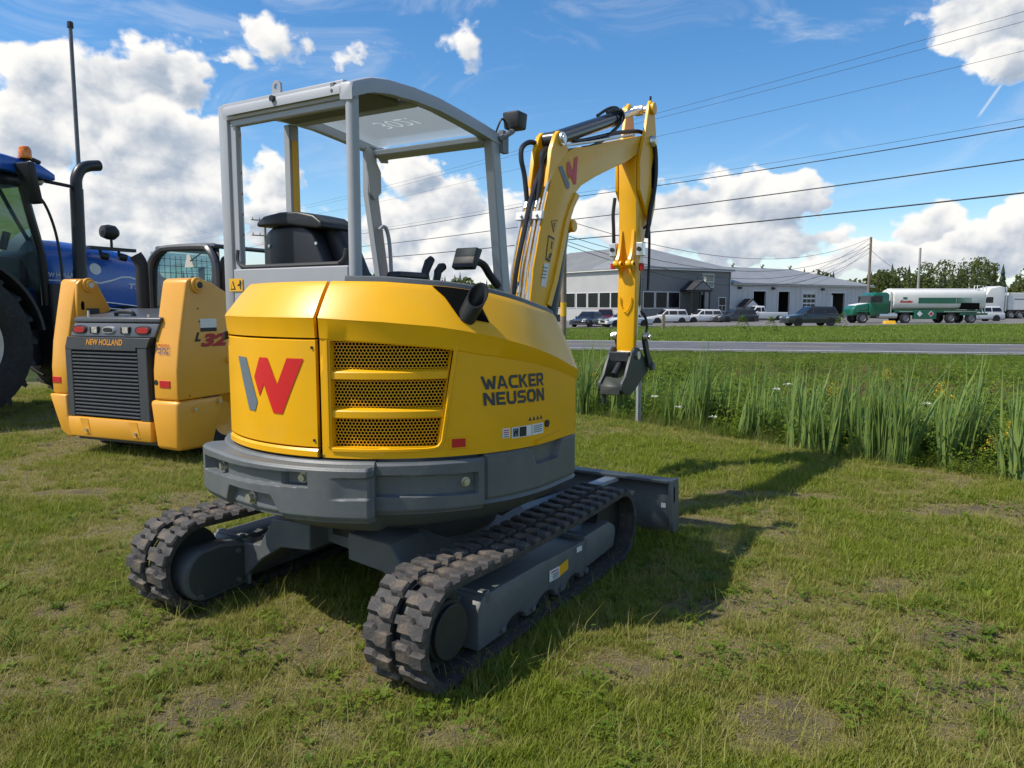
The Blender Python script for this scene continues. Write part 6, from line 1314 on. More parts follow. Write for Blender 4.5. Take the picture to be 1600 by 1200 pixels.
# tank: rounded oblong section
sec = [(1.22 * math.copysign(abs(math.cos(a)) ** .6, math.cos(a)), 2.28 + .98 * math.copysign(abs(math.sin(a)) ** .6, math.sin(a))) for a in frange_(0, 2 * math.pi, 40)[:-1]]
mb = MB(); mb.yz(sec, -6.3, 2.6); tank = mb.build('tank', TWH, tk, bevel=.06, seg=2, smooth=50)
mb = MB(); mb.box(-6.2, 2.5, -.45, .45, 3.24, 3.34); mb.build('tank_walkway', TWH, tank, bevel=.02)
def tprint(nm, x0, x1, z0, z1, m): mb = MB(); mb.box(min(x0, x1), max(x0, x1), 1.205, 1.235, z0, z1); mb.build(nm, m, tank)
tprint('green_band', .25, -3.4, 1.90, 2.45, TGN)
for k in range(14): tprint('fading_stripe', -3.45 - k * .11, -3.45 - k * .11 - .085 + k * .005, 1.90, 2.45, TGN)
lettering('fleet_name', 'Sonic', lambda a, b: (2.05 - 1.25 * a, 1.238, 1.95 + .28 * b), mat('badge_red', (.42,.015,.02)), tank, bold=.06, shear=.2)
tprint('fleet_mark', 1.75, 1.35, 2.32, 2.5, TGN)
mb = MB(); mb.box(-5.7, -3.9, 1.0, 1.245, 1.32, 1.95); mb.build('meter_cabinet', DRK, tank)
mb = MB(); mb.box(-1.6, .55, .80, 1.2, .42, 1.30); cbx = mb.build('pump_cabinet', TGN, tk, bevel=.03)
for x, m in ((-1.05, mat('badge_red', (.42,.015,.02))), (.05, WHT)):
    mb = MB(); mb.xz([(x, .64), (x + .28, .92), (x, 1.2), (x - .28, .92)], 1.203, 1.212); mb.build('hazard_placard', WHT, cbx)
    mb = MB(); mb.xz([(x, .72), (x + .2, .92), (x, 1.12), (x - .2, .92)], 1.213, 1.216); mb.build('placard_face', m, cbx)
mb = MB(); mb.box(-6.0, 2.4, -1.15, 1.15, 1.05, 1.28); mb.build('tank_skirt', TGN, tk)
mb = MB(); mb.box(-6.6, -3.9, .75, 1.15, .80, 1.0); mb.build('rear_frame', TGN, tk)
for x in (5.5, 1.35, -3.05, -5.05):
    for sg in (-1, 1): wheel_part(tk, x, sg * .80, .52, .34, sg, mat('wheel_grey', (.22, .22, .22), .5, .3, .1))
for x0, x1 in ((-5.8, -2.3), (.7, 2.0), (4.9, 6.1)):
    mb = MB(); mb.box(x0, x1, .78, 1.16, 1.08, 1.16); mb.build('mudguard', STL if x0 < 4 else TGN, tk, bevel=.02)
mb = MB(); P = [(-5.6, .9, 3.2), (-5.6, .9, 3.6), (-6.45, .9, 3.6), (-6.45, .9, 1.0)]; mb.tube(P, .05, 6); mb.build('ladder_rail', TWH, tk); mb = MB(); mb.tube([(a, b_ - .45, c) for a, b_, c in P], .05, 6); mb.build('ladder_rail', TWH, tk)
# ================================================================== SEMI AND TRAILER
sm = thing('semi_tractor', 'white highway tractor with tall sleeper roof behind the white car', 'truck', (61.0, 96.5, -.3), R(185))
mb = MB(); mb.xz([(-1.9, .9), (-1.9, 4.0), (-1.2, 4.2), (.2, 3.9), (.75, 3.0), (1.15, 2.3), (1.15, .7), (-1.9, .7)], -1.22, 1.22); mb.build('sleeper_cab', TWH, sm, bevel=.12, seg=3)
mb = MB(); mb.xz([(1.1, .6), (1.1, 2.15), (2.9, 1.85), (3.2, 1.3), (3.2, .6)], -1.05, 1.05); mb.build('bonnet', TWH, sm, bevel=.15, seg=3)
for sg in (-1, 1): mb = MB(); mb.add([(-.3, sg * 1.227, 2.05), (.95, sg * 1.227, 2.05), (.6, sg * 1.227, 2.8), (-.3, sg * 1.227, 2.8)], [(0, 1, 2, 3)]); mb.build('side_window', CGL, sm, smooth=0)
mb = MB(); mb.add([(1.17, -1.0, 2.3), (1.17, 1.0, 2.3), (.80, .95, 2.98), (.80, -.95, 2.98)], [(0, 1, 2, 3)]); mb.build('windscreen', CGL, sm, smooth=0)
mb = MB(); mb.box(-4.6, -1.9, -.5, .5, .7, 1.0); mb.build('frame_rails', BLK, sm)
for x in (2.1, -2.9, -4.1):
    for sg in (-1, 1): wheel_part(sm, x, sg * .85, .52, .34, sg, ALY)
mb = MB(); mb.cyl((-2.1, 1.1, 1.0), (-2.1, 1.1, 4.1), .08, 8); mb.build('exhaust_stack', STL, sm)
tl = thing('box_trailer', 'white box trailer at the right edge behind the highway tractor', 'trailer', (69.5, 97.5, -.3), R(185))
mb = MB(); mb.box(-4, 6.0, -1.25, 1.25, 1.15, 3.35); mb.build('box', TWH, tl, bevel=.05)
mb = MB(); mb.box(-4, 6, -1.1, 1.1, .85, 1.14); mb.build('frame', BLK, tl)
quad_print('trailer_marking', lambda a, b: (5.2 - 1.6 * a, 1.253, 2.45 + .14 * b), LGREY, tl)
for x in (4.5, 3.2):
    for sg in (-1, 1): wheel_part(tl, x, sg * .9, .5, .34, sg, ALY)
mb = MB(); mb.hexa([(-.5, -.25, 0), (.5, -.25, 0), (.5, .25, 0), (-.5, .25, 0), (-.5, -.02, .42), (.5, -.02, .42), (.5, .02, .42), (-.5, .02, .42)]); q = mb.build('wheel_chock', mat('chock_yellow', (.70, .38, .01), .5), None, bevel=.02)
q.location = (34.9, 68.9, -.30); q.scale = (1.1, 1, .8); tag(q, 'yellow wedge block on the ground below the tanker truck', 'wheel chock')
# ================================================================== POLES AND WIRES
WOOD = mat('pole_wood', (.22, .17, .12), .8, 0, .2, 3); WIRE = mat('wire_black', (.02, .02, .022), .6, 0, .1)
def pole(x, y, h, label, r=.15, arms=(), m=WOOD, nm='utility_pole', tx=False, z0=None):
    z = float(gz(np.array([x]), np.array([y]))[0]) - .1 if z0 is None else z0
    o = thing(nm, label, 'pole', (x, y, z), 0); mb = MB(); mb.cyl((0, 0, 0), (0, 0, h), r, 12, r * .72); mb.build('shaft', m, o)
    for zz, w in arms:
        d = Vector((.811, .585, 0)); a = d * w; mb = MB(); mb.hexa([tuple(Vector(q)) for q in [(-a.x - .05, -a.y, zz - .06), (a.x - .05, a.y, zz - .06), (a.x + .05, a.y, zz - .06), (-a.x + .05, -a.y, zz - .06), (-a.x - .05, -a.y, zz + .06), (a.x - .05, a.y, zz + .06), (a.x + .05, a.y, zz + .06), (-a.x + .05, -a.y, zz + .06)]]); mb.build('crossarm', m, o)
        for f in (-.92, -.4, .4, .92): mb = MB(); mb.cyl((a.x * f, a.y * f, zz + .06), (a.x * f, a.y * f, zz + .28), .05, 8); mb.build('insulator', mat('mid_grey', (.16,.17,.18)), o)
    if tx: mb = MB(); mb.cyl((.45, -.3, h * .50), (.45, -.3, h * .50 + 1.1), .32, 14); mb.build('transformer', mat('wall_light', (.40,.41,.42)), o)
    return o
PB = (2.8, 40.6); PA = (-26.5, 81.0); PC = (32.0, 0.1)
pole(*PB, 10.6, 'brown wooden utility pole with a yellow marker behind the excavator boom', .17, ((9.7, 1.0),))
pm_ = MB(); pm_.cyl((0, 0, 1.25), (0, 0, 2.0), .172, 12); mk = pm_.build('marker_band', mat('chock_yellow', (.70,.38,.01)), bpy.data.objects['utility_pole'])
pole(*PA, 11.6, 'wooden utility pole with two crossarms seen through the canopy behind the seat', .17, ((11.2, 1.4), (9.6, 1.4)), tx=True)
pole(40.5, 85, 9.5, 'wooden service pole at the workshop corner carrying drop wires', .17)
pole(59.7, 110, 10.2, 'bare grey pole behind the white tank', .2, m=mat('grey_pole', (.33, .32, .30), .8, 0, .1, 2))
pole(-7.97, 14.0, 6.5, 'tall thin grey metal flagpole rising behind the tractor exhaust', .045, m=mat('mast_grey', (.14, .145, .15), .5, .2, .1, 5), nm='flagpole', z0=-.05)
for o in [q for q in bpy.data.objects if q.name == 'flagpole']:
    mb = MB(); mb.lathe([(0, .12), (.05, .1), (.055, 0), (0, 0)], (0, 0, 6.48), (0, 0, 1), 10); mb.build('finial', BLK, o)
def wire(a, b_, sag, r, label, n=26):
    a = Vector(a); b_ = Vector(b_); P = []
    for k in range(n + 1):
        t = k / n; p = a.lerp(b_, t); p.z -= sag * 4 * t * (1 - t); P.append(p)
    mb = MB(); mb.tube(P, r, 5, caps=False); return tag(mb.build('power_line', WIRE), label, 'wire', 'overhead wires')
LV = Vector((.811, .585, 0))
# heights on the middle pole and the off-frame pole to the right
runs = [(10.0, -1.0, .35, .007, 'thin topmost overhead wire, upper of the close pair'), (9.95, -.6, .45, .007, 'thin overhead wire, lower of the topmost close pair'), (9.6, .9, .5, .007, 'thin third overhead wire from the top'), (7.35, .1, .5, .007, 'thin wire just above the twisted cable'), (7.15, 0, .55, .018, 'thick twisted overhead cable with wrapped spliced stretches'), (6.0, .1, .35, .022, 'thick black overhead cable, second from the bottom'), (4.95, .1, .3, .026, 'thickest lowest black overhead cable')]
for hgt, off, sag, r, lab in runs:
    a = Vector((PC[0], PC[1], hgt + .45)) + LV * off; b_ = Vector((PB[0], PB[1], hgt)) + LV * off; c_ = Vector((PA[0], PA[1], hgt + .9)) + LV * off
    wire(a, b_, sag, r, lab + ', right of the boom'); wire(b_, c_, sag * .7, r, lab + ', left of the boom'); wire(c_, c_ + (c_ - b_) * .9, sag * .7, r, lab + ', beyond the far pole')
for k, (z0, z1) in enumerate(((6.0, 9.0), (5.2, 8.3), (4.9, 7.9), (4.7, 7.4))):
    wire((PB[0] + .1, PB[1], z0), (40.4, 85, z1), 2.2 + .25 * k, .018, ('upper', 'second', 'third', 'lowest')[k] + ' sagging drop wire from the road pole to the service pole')
for k in range(3): wire((40.4, 85, 8.9 - .5 * k), FW(6 + 4 * k, WE - .2, .1), 1.0, .018, ('upper', 'middle', 'lower')[k] + ' service wire from corner pole down to the workshop roof edge')
wire((40.6, 85, 7.6), (59.6, 110, 5.0), .4, .02, 'guy wire slanting from the service pole down to the bare pole')
# small wooden post and sign post
mb = MB(); mb.box(-.11, .11, -.11, .11, 0, 1.35); q = mb.build('wooden_post', WOOD, bevel=.02); q.location = (12.2, 60, -.62); tag(q, 'short weathered wooden post on the lawn before the white cars', 'post')
sgp = thing('sign_post', 'perforated galvanised square steel post at the ditch edge under the arm', 'post', (1.575, 9.16, -.05))
GV = mat('galvanised', (.36,.37,.37)); hw = .024
mb = MB()
def perf_side(mb, ang, hgt=.66, p=.0285):
    ca, sa = math.cos(ang), math.sin(ang); T = lambda a, z: (ca * hw - sa * a, sa * hw + ca * a, z); n = int(hgt / p)
    for k in range(n):
        z0_ = k * p; zc_ = z0_ + p / 2; rr = .0075; o_ = [T(-hw, z0_), T(hw, z0_), T(hw, z0_ + p), T(-hw, z0_ + p)]; i_ = [T(-rr, zc_ - rr), T(rr, zc_ - rr), T(rr, zc_ + rr), T(-rr, zc_ + rr)]
        mb.add(o_ + i_, [(0, 1, 5, 4), (1, 2, 6, 5), (2, 3, 7, 6), (3, 0, 4, 7)])
for q_ in range(4): perf_side(mb, q_ * math.pi / 2)
mb.build('post_tube', GV, sgp, smooth=0); sgp.rotation_euler = (0, 0, R(20))
# ================================================================== PLANTS
def leafmat(name, stops, trans=.35, rough=.55, dryattr=False):
    m = bpy.data.materials.new(name); m.use_nodes = True; nt = m.node_tree; nt.nodes.clear(); out = nt.nodes.new('ShaderNodeOutputMaterial')
    oi = nt.nodes.new('ShaderNodeObjectInfo'); rnd = X(nt, oi.outputs['Random']); tc = nt.nodes.new('ShaderNodeTexCoord')
    c = mixcol(nt, rnd, stops[0], stops[1]); n_ = noise(nt, tc.outputs['Object'], 9.0, 3, .6)
    c = mixcol(nt, n_.sstep(.35, .7), c, stops[2])
    if dryattr:
        a = nt.nodes.new('ShaderNodeAttribute'); a.attribute_type = 'INSTANCER'; a.attribute_name = 'dry'
        c = mixcol(nt, X(nt, a.outputs['Fac']).clamp(), c, mixcol(nt, rnd, stops[3], stops[4]))
    d = nt.nodes.new('ShaderNodeBsdfPrincipled'); d.inputs['Roughness'].default_value = rough; d.inputs['Specular IOR Level'].default_value = .25; nt.links.new(c, d.inputs['Base Color'])
    t = nt.nodes.new('ShaderNodeBsdfTranslucent'); nt.links.new(c, t.inputs[0]); mx_ = nt.nodes.new('ShaderNodeMixShader'); mx_.inputs[0].default_value = trans
    nt.links.new(d.outputs[0], mx_.inputs[1]); nt.links.new(t.outputs[0], mx_.inputs[2]); nt.links.new(mx_.outputs[0], out.inputs[0]); return m
GRASS = leafmat('grass_blade', [(.18, .255, .016), (.29, .335, .036), (.24, .275, .030), (.44, .36, .155), (.38, .335, .105)], .45, dryattr=True)
WEED = leafmat('weed_leaf', [(.075, .155, .014), (.21, .275, .026), (.14, .20, .022)], .4)
CAT = leafmat('cattail_leaf', [(.14, .255, .075), (.21, .325, .11), (.27, .34, .07)], .4)
BANK = leafmat('bank_grass', [(.085, .185, .016), (.19, .285, .034), (.20, .26, .04), (.32, .22, .12), (.27, .20, .10)], .4, dryattr=True)
TREE = leafmat('tree_leaf', [(.085, .115, .032), (.12, .145, .04), (.15, .16, .055)], .4)
CONI = leafmat('needle', [(.016, .030, .014), (.024, .042, .018), (.03, .045, .02)], .1)
def blade(mb, p, h, w, ang, lean, seg=2, curl=1.6, fold=0):
    d = Vector((math.cos(ang), math.sin(ang), 0)); s_ = Vector((-d.y, d.x, 0)); L = []; Rr = []
    for k in range(seg + 1):
        t = k / seg; c = Vector(p) + d * (lean * h * t ** curl) + Vector((0, 0, h * (t - .18 * lean * t * t))); ww = w * (1 - t ** 2.2) * .5
        if k < seg: L.append(c - s_ * ww); Rr.append(c + s_ * ww)
        else: tip = c
    o = len(mb.v); mb.v += [tuple(q) for q in L] + [tuple(q) for q in Rr] + [tuple(tip)]; n = seg
    mb.f += [(o + k, o + n + k, o + n + k + 1, o + k + 1) for k in range(n - 1)] + [(o + n - 1, o + 2 * n - 1, o + 2 * n)]
def leaf(mb, p, ln, w, ang, pitch, droop=.4):
    d = Vector((math.cos(ang), math.sin(ang), 0)); s_ = Vector((-d.y, d.x, 0)); up = Vector((0, 0, 1)); P = Vector(p)
    a = P; m_ = P + d * (ln * .5 * math.cos(pitch)) + up * (ln * .5 * math.sin(pitch)); t = P + d * (ln * math.cos(pitch) * .98) + up * (ln * (math.sin(pitch) - droop * .5))
    o = len(mb.v); mb.v += [tuple(a), tuple(m_ - s_ * w * .5 + up * w * .12), tuple(m_ + s_ * w * .5 + up * w * .12), tuple(t), tuple(m_ - up * w * .05)]; mb.f += [(o, o + 1, o + 4), (o, o + 4, o + 2), (o + 1, o + 3, o + 4), (o + 4, o + 3, o + 2)]
def rawmesh(mb, name, m):
    me = bpy.data.meshes.new(name); me.from_pydata(mb.v, [], mb.f); me.materials.append(m); me.polygons.foreach_set('use_smooth', [True] * len(me.polygons)); return me
rr = random.Random(11); U = rr.uniform
def tuft(n, h0, h1, w0, w1, rad, l0, l1, m, name):
    mb = MB()
    for _ in range(n):
        a = U(0, 6.283); r_ = rad * math.sqrt(U(0, 1)); blade(mb, (r_ * math.cos(a), r_ * math.sin(a), -.005), U(h0, h1), U(w0, w1), U(0, 6.283), U(l0, l1), 2)
    return rawmesh(mb, name, m)
def weed_rosette(n, ln, w, m, name):
    mb = MB()
    for k in range(n): leaf(mb, (0, 0, .005), U(.6, 1) * ln, U(.7, 1) * w, 6.283 * k / n + U(-.4, .4), U(.25, .9), .35)
    return rawmesh(mb, name, m)
def scatter(name, pts, rot, scl, idx, dry, meshes, label=None, cat=None):
    col = bpy.data.collections.new(name + '_kinds')
    for i, me_ in enumerate(meshes): col.objects.link(bpy.data.objects.new('%s_kind_%02d' % (name, i), me_))
    me = bpy.data.meshes.new(name); n = len(pts); me.vertices.add(n); me.vertices.foreach_set('co', np.asarray(pts, np.float32).ravel())
    for nm, ty, key, val in (('rot', 'FLOAT_VECTOR', 'vector', rot), ('scl', 'FLOAT', 'value', scl), ('idx', 'INT', 'value', idx), ('dry', 'FLOAT', 'value', dry)):
        a = me.attributes.new(nm, ty, 'POINT'); a.data.foreach_set(key, np.asarray(val, np.int32 if ty == 'INT' else np.float32).ravel())
    o = link(name, me); stuff(o, label, cat); g = bpy.data.node_groups.new(name, 'GeometryNodeTree')
    g.interface.new_socket('Geometry', in_out='INPUT', socket_type='NodeSocketGeometry'); g.interface.new_socket('Geometry', in_out='OUTPUT', socket_type='NodeSocketGeometry')
    gi = g.nodes.new('NodeGroupInput'); go = g.nodes.new('NodeGroupOutput'); ip = g.nodes.new('GeometryNodeInstanceOnPoints'); ci_ = g.nodes.new('GeometryNodeCollectionInfo')
    ci_.inputs['Collection'].default_value = col; ci_.inputs['Separate Children'].default_value = True; ci_.inputs['Reset Children'].default_value = True
    def na(nm, ty): q = g.nodes.new('GeometryNodeInputNamedAttribute'); q.data_type = ty; q.inputs['Name'].default_value = nm; return q.outputs['Attribute']
    g.links.new(gi.outputs[0], ip.inputs['Points']); g.links.new(ci_.outputs[0], ip.inputs['Instance']); ip.inputs['Pick Instance'].default_value = True
    g.links.new(na('idx', 'INT'), ip.inputs['Instance Index']); g.links.new(na('rot', 'FLOAT_VECTOR'), ip.inputs['Rotation']); g.links.new(na('scl', 'FLOAT'), ip.inputs['Scale'])
    g.links.new(ip.outputs[0], go.inputs[0]); md = o.modifiers.new('scatter', 'NODES'); md.node_group = g; return o
# ------------------------------------------------------------------ lawn
def fan(n, y0, y1, spread=1.0, pw=1.0):
    """points in the wedge of ground in front of the camera, with a margin; denser close by"""
    u = rng.random(n) ** pw; y = y0 + (y1 - y0) * u; x = (rng.random(n) * 2 - 1) * (y * .80 * spread + .9); return x, y
lawn = [tuft(15, .025, .060, .0035, .006, .035, .2, .9, GRASS, 'tuft') for _ in range(4)] + [tuft(11, .04, .085, .004, .007, .03, .3, 1.0, GRASS, 'tuft') for _ in range(3)] + [tuft(9, .015, .04, .004, .007, .04, .5, 1.3, GRASS, 'tuft') for _ in range(2)]
px, py = fan(175000, 1.7, 13.5, 1.0, 1.35); d = dryness(px, py); e = edge_dist(px, py)
keep = (e < .12) & (rng.random(len(px)) > np.clip((d - .55) * 1.6, 0, .86)); px, py, d = px[keep], py[keep], d[keep]; n = len(px)
sc = (.55 + .5 * rng.random(n)) * np.clip(.72 + py * .045, .78, 1.3) * (1.08 - .45 * d); rot = np.stack([(rng.random(n) - .5) * .5, (rng.random(n) - .5) * .5, rng.random(n) * 6.283], -1)
idx = np.where(d > .55, rng.integers(7, 9, n), np.where(rng.random(n) < .75, rng.integers(0, 4, n), rng.integers(4, 7, n)))
dr_ = np.clip(d * 1.15 - .12 + (rng.random(n) - .5) * .55, 0, 1)
scatter('lawn_grass', np.stack([px, py, gz(px, py)], -1), rot, sc, idx, dr_, lawn, 'mown patchy lawn grass around the machines', 'grass')
# dry straw lying flat
straw = [tuft(7, .008, .018, .0014, .0028, .05, 1.6, 5.0, GRASS, 'straw') for _ in range(5)]
px, py = fan(26000, 1.7, 9.5, 1.0, 1.2); d = dryness(px, py); e = edge_dist(px, py); keep = (e < .05) & (rng.random(len(px)) < np.clip(d * 1.3 - .15, 0, 1)); px, py = px[keep], py[keep]; n = len(px)
scatter('dry_straw', np.stack([px, py, gz(px, py) + .004], -1), np.stack([0 * px, 0 * px, rng.random(n) * 6.283], -1), .7 + .8 * rng.random(n), rng.integers(0, 5, n), .45 + .5 * rng.random(n), straw, 'dry clippings lying on bare patches of lawn', 'straw')
# broad-leaved weeds
ros = [weed_rosette(7, .075, .028, WEED, 'rosette'), weed_rosette(9, .10, .03, WEED, 'rosette'), weed_rosette(6, .055, .03, WEED, 'rosette'), tuft(16, .06, .13, .006, .010, .02, .5, 1.3, WEED, 'rosette')]
px, py = fan(5200, 1.8, 9.5, 1.0, 1.25); e = edge_dist(px, py); cl = fbm(px * 1.7 + 40, py * 1.7, 3); keep = (e < 0) & (cl > .50); px, py = px[keep], py[keep]; n = len(px)
scatter('lawn_weeds', np.stack([px, py, gz(px, py)], -1), np.stack([(rng.random(n) - .5) * .4, (rng.random(n) - .5) * .4, rng.random(n) * 6.283], -1), .25 + .6 * rng.random(n) ** 2, rng.integers(0, 4, n), 0 * px, ros, 'broad-leaved weeds scattered in the lawn', 'weeds')
# clover mats
def clover(n):
    mb = MB()
    for _ in range(n):
        a = U(0, 6.283); r_ = .07 * math.sqrt(U(0, 1)); z_ = U(.012, .04); p = (r_ * math.cos(a), r_ * math.sin(a), z_); o_ = U(0, 6.283)
        for k in range(3): leaf(mb, p, U(.009, .015), U(.009, .014), o_ + k * 2.094, U(.0, .35), .2)
    return rawmesh(mb, 'clover', WEED)
clv = [clover(9), clover(6), clover(13)]
px, py = fan(9000, 1.8, 9.5, 1.0, 1.3); e = edge_dist(px, py); cl = fbm(px * 3.1 + 80, py * 3.1 + 3, 4); keep = (e < 0) & (rng.random(len(px)) < np.clip((cl - .46) * 3.2, 0, .55)); px, py = px[keep], py[keep]; n = len(px)
scatter('clover_patches', np.stack([px, py, gz(px, py) + .006], -1), np.stack([(rng.random(n) - .5) * .3, (rng.random(n) - .5) * .3, rng.random(n) * 6.283], -1), .7 + .6 * rng.random(n), rng.integers(0, 3, n), 0 * px, clv, 'small clover leaves matted through the lawn', 'clover')
# sparse long stems that escaped the mower
stm = [tuft(4, .09, .17, .002, .0035, .03, .2, 1.1, GRASS, 'stem') for _ in range(4)]
px, py = fan(5200, 1.8, 10, 1.0, 1.3); e = edge_dist(px, py); keep = e < .1; px, py = px[keep], py[keep]; n = len(px)
scatter('long_stems', np.stack([px, py, gz(px, py)], -1), np.stack([(rng.random(n) - .5) * .6, (rng.random(n) - .5) * .6, rng.random(n) * 6.283], -1), .5 + .7 * rng.random(n), rng.integers(0, 4, n), .2 + .8 * rng.random(n), stm, 'sparse long grass stems standing in the lawn', 'grass')
# ------------------------------------------------------------------ ditch bank
def stemweed(h, n, ln, w, m, name):
    mb = MB()
    for s_ in range(rr.randint(4, 6)):
        a0 = U(0, 6.283); lx, ly = U(-.16, .16), U(-.16, .16); hh = h * U(.6, 1.0)
        for k in range(n):
            t = (k + U(.2, .8)) / n; p = (lx * (.4 + t), ly * (.4 + t), hh * t); leaf(mb, p, ln * U(.6, 1.1) * (1.1 - .5 * t), w * U(.7, 1.1), a0 + k * 2.4 + U(-.4, .4), U(.0, .7), U(.3, .8))
        blade(mb, (lx * .4, ly * .4, 0), hh, .012, a0, .15, 2)
    return rawmesh(mb, name, m)
bankk = [stemweed(.62, 16, .17, .065, WEED, 'weed'), stemweed(.50, 14, .13, .06, WEED, 'weed'), stemweed(.75, 20, .14, .04, WEED, 'weed'), stemweed(.55, 18, .20, .045, WEED, 'weed'),
         tuft(38, .30, .62, .006, .011, .10, .15, .9, BANK, 'grass'), tuft(34, .22, .48, .006, .010, .12, .3, 1.1, BANK, 'grass'), tuft(30, .35, .70, .005, .009, .08, .2, .8, BANK, 'grass')]
N = 34000; py = 4.5 + (29.5 - 4.5) * rng.random(N) ** 1.1; px = -2 + (py * .88 + 4.5) * rng.random(N); e = edge_dist(px, py); rd = road_dist(px, py)
keep = (e > .05) & (rd < -RW - .75); px, py, e, rd = px[keep], py[keep], e[keep], rd[keep]; n = len(px)
keep = rng.random(n) < np.interp(py, [4, 9, 14, 29], [1, 1, .75, .62]); px, py, e, rd = px[keep], py[keep], e[keep], rd[keep]; n = len(px)
toroad = -rd - RW; hs2 = np.interp(e, [.05, .25, .8, 2.5, 5.0], [.25, .45, .95, 1.05, .92]) * np.interp(toroad, [.7, 3, 6, 11, 16], [.22, .30, .46, .85, 1.1]); clump = fbm(px * .7 + 3, py * .7, 3)
weedy = (clump + (rng.random(n) - .5) * .25 > .40) & (toroad > 3); idx = np.where(weedy, rng.integers(0, 4, n), rng.integers(4, 7, n)); idx = np.where((e < .45) & (rng.random(n) < .6), rng.integers(4, 7, n), idx)
brown = np.clip((fbm(px * .35 + 20, py * .9 + 7, 3) - .45) * 5, 0, 1) * np.clip((e - 2.0) / 1.5, 0, 1) * np.clip((toroad - 3.2) / 3, 0, 1); brown = np.clip(brown * rng.random(n) * 1.7, 0, 1) + np.where(e < .35, .55 * rng.random(n), 0)
idx = np.where(brown > .35, rng.integers(4, 7, n), idx)
scatter('ditch_undergrowth', np.stack([px, py, gz(px, py) - .02], -1), np.stack([(rng.random(n) - .5) * .35, (rng.random(n) - .5) * .35, rng.random(n) * 6.283], -1), hs2 * (.65 + .6 * rng.random(n)), idx, np.clip(brown, 0, 1), bankk, 'tangled weeds and grass filling the roadside ditch', 'undergrowth')
# far lawn
fl = [tuft(16, .10, .22, .018, .03, .22, .2, .8, BANK, 'tuft') for _ in range(3)]
N = 16000; py = 36 + (72 - 36) * rng.random(N) ** 1.4; px = -8 + rng.random(N) * (py * .80 + 14); rd = road_dist(px, py); keep = (rd > RW + .4)
lp = np.array(LOT)
def inpoly(x, y):
    ins = np.zeros(x.shape, bool); j = len(lp) - 1
    for i in range(len(lp)):
        ins ^= ((lp[i, 1] > y) != (lp[j, 1] > y)) & (x < (lp[j, 0] - lp[i, 0]) * (y - lp[i, 1]) / (lp[j, 1] - lp[i, 1] + 1e-12) + lp[i, 0]); j = i
    return ins
keep &= ~inpoly(px, py); px, py = px[keep], py[keep]; n = len(px)
scatter('verge_grass', np.stack([px, py, gz(px, py)], -1), np.stack([0 * px, 0 * px, rng.random(n) * 6.283], -1), .5 + .7 * rng.random(n), rng.integers(0, 3, n), rng.random(n) ** 4 * .5, fl, 'short green grass on the far side of the road', 'grass')
# ------------------------------------------------------------------ cattails
def cattail(n, h, spread):
    mb = MB()
    for _ in range(n):
        a = U(0, 6.283); r_ = spread * math.sqrt(U(0, 1)); blade(mb, (r_ * math.cos(a), r_ * math.sin(a), -.03), h * U(.55, 1.05), U(.020, .034), U(-.9, .9) + (0 if U(0, 1) < .7 else 3.14), U(.02, .16) + (.25 if U(0, 1) < .12 else 0), 4, 2.2)
    return rawmesh(mb, 'leaves', CAT)
catm = [cattail(rr.randint(10, 18), U(1.05, 1.34), U(.05, .11)) for _ in range(9)]
rows = []
def edgept(u_, off):
    f = min(max(u_, 0), .999) * 8; i = 4 + int(f); w = f - int(f); a = EP[i]; b_ = EP[i + 1]; p = a + (b_ - a) * w; nrm = np.array([-(b_ - a)[1], (b_ - a)[0]]); nrm /= np.hypot(*nrm); return p + nrm * off
for cu, co, cn in ((.02, .5, 5), (.06, .9, 5), (.10, .6, 4), (.16, 1.0, 3), (.27, .55, 6), (.31, .35, 6), (.34, .7, 5), (.39, 1.3, 4), (.44, .5, 5), (.48, .9, 5), (.53, .30, 3), (.57, .25, 5), (.60, .6, 5), (.64, .9, 4), (.68, .30, 6), (.71, .5, 5), (.75, .3, 5), (.80, .7, 4), (.84, .35, 6), (.87, .6, 5), (.92, 1.1, 4), (.96, .3, 5), (.99, .5, 4), (.70, 1.6, 4), (.5, 1.8, 3), (.88, 1.7, 3)):
    for k in range(cn):
        off = max(.15, co + rr.gauss(0, .14)); q = edgept(cu + rr.gauss(0, .012), off); rows.append((q[0], q[1], off))
for k in range(34):
    off = U(.9, 2.6); q = edgept(U(0, 1), off); rows.append((q[0], q[1], off))
rows += [(4.35, 6.45, .4), (4.42, 6.52, .42), (3.98, 6.72, .3), (3.6, 7.0, .3), (.95, 10.3, .5), (1.15, 10.0, .5), (1.4, 9.75, .5), (.75, 10.5, .6)]
for x, y, off in rows:
    o = thing('cattail_clump', 'clump of tall green cattail leaves growing in the roadside ditch', 'cattail', (x, y, float(gz(np.array([x]), np.array([y]))[0]) - .02), U(-.5, .5), 'cattails along the ditch edge')
    l_ = link('leaves', rr.choice(catm), o); s_ = U(.70, 1.15) * (.85 if off < .35 else 1); l_.scale = (1, 1, s_); l_.rotation_euler = (U(-.08, .08), U(-.05, .16), U(-.4, .4))
o = rows[-8]
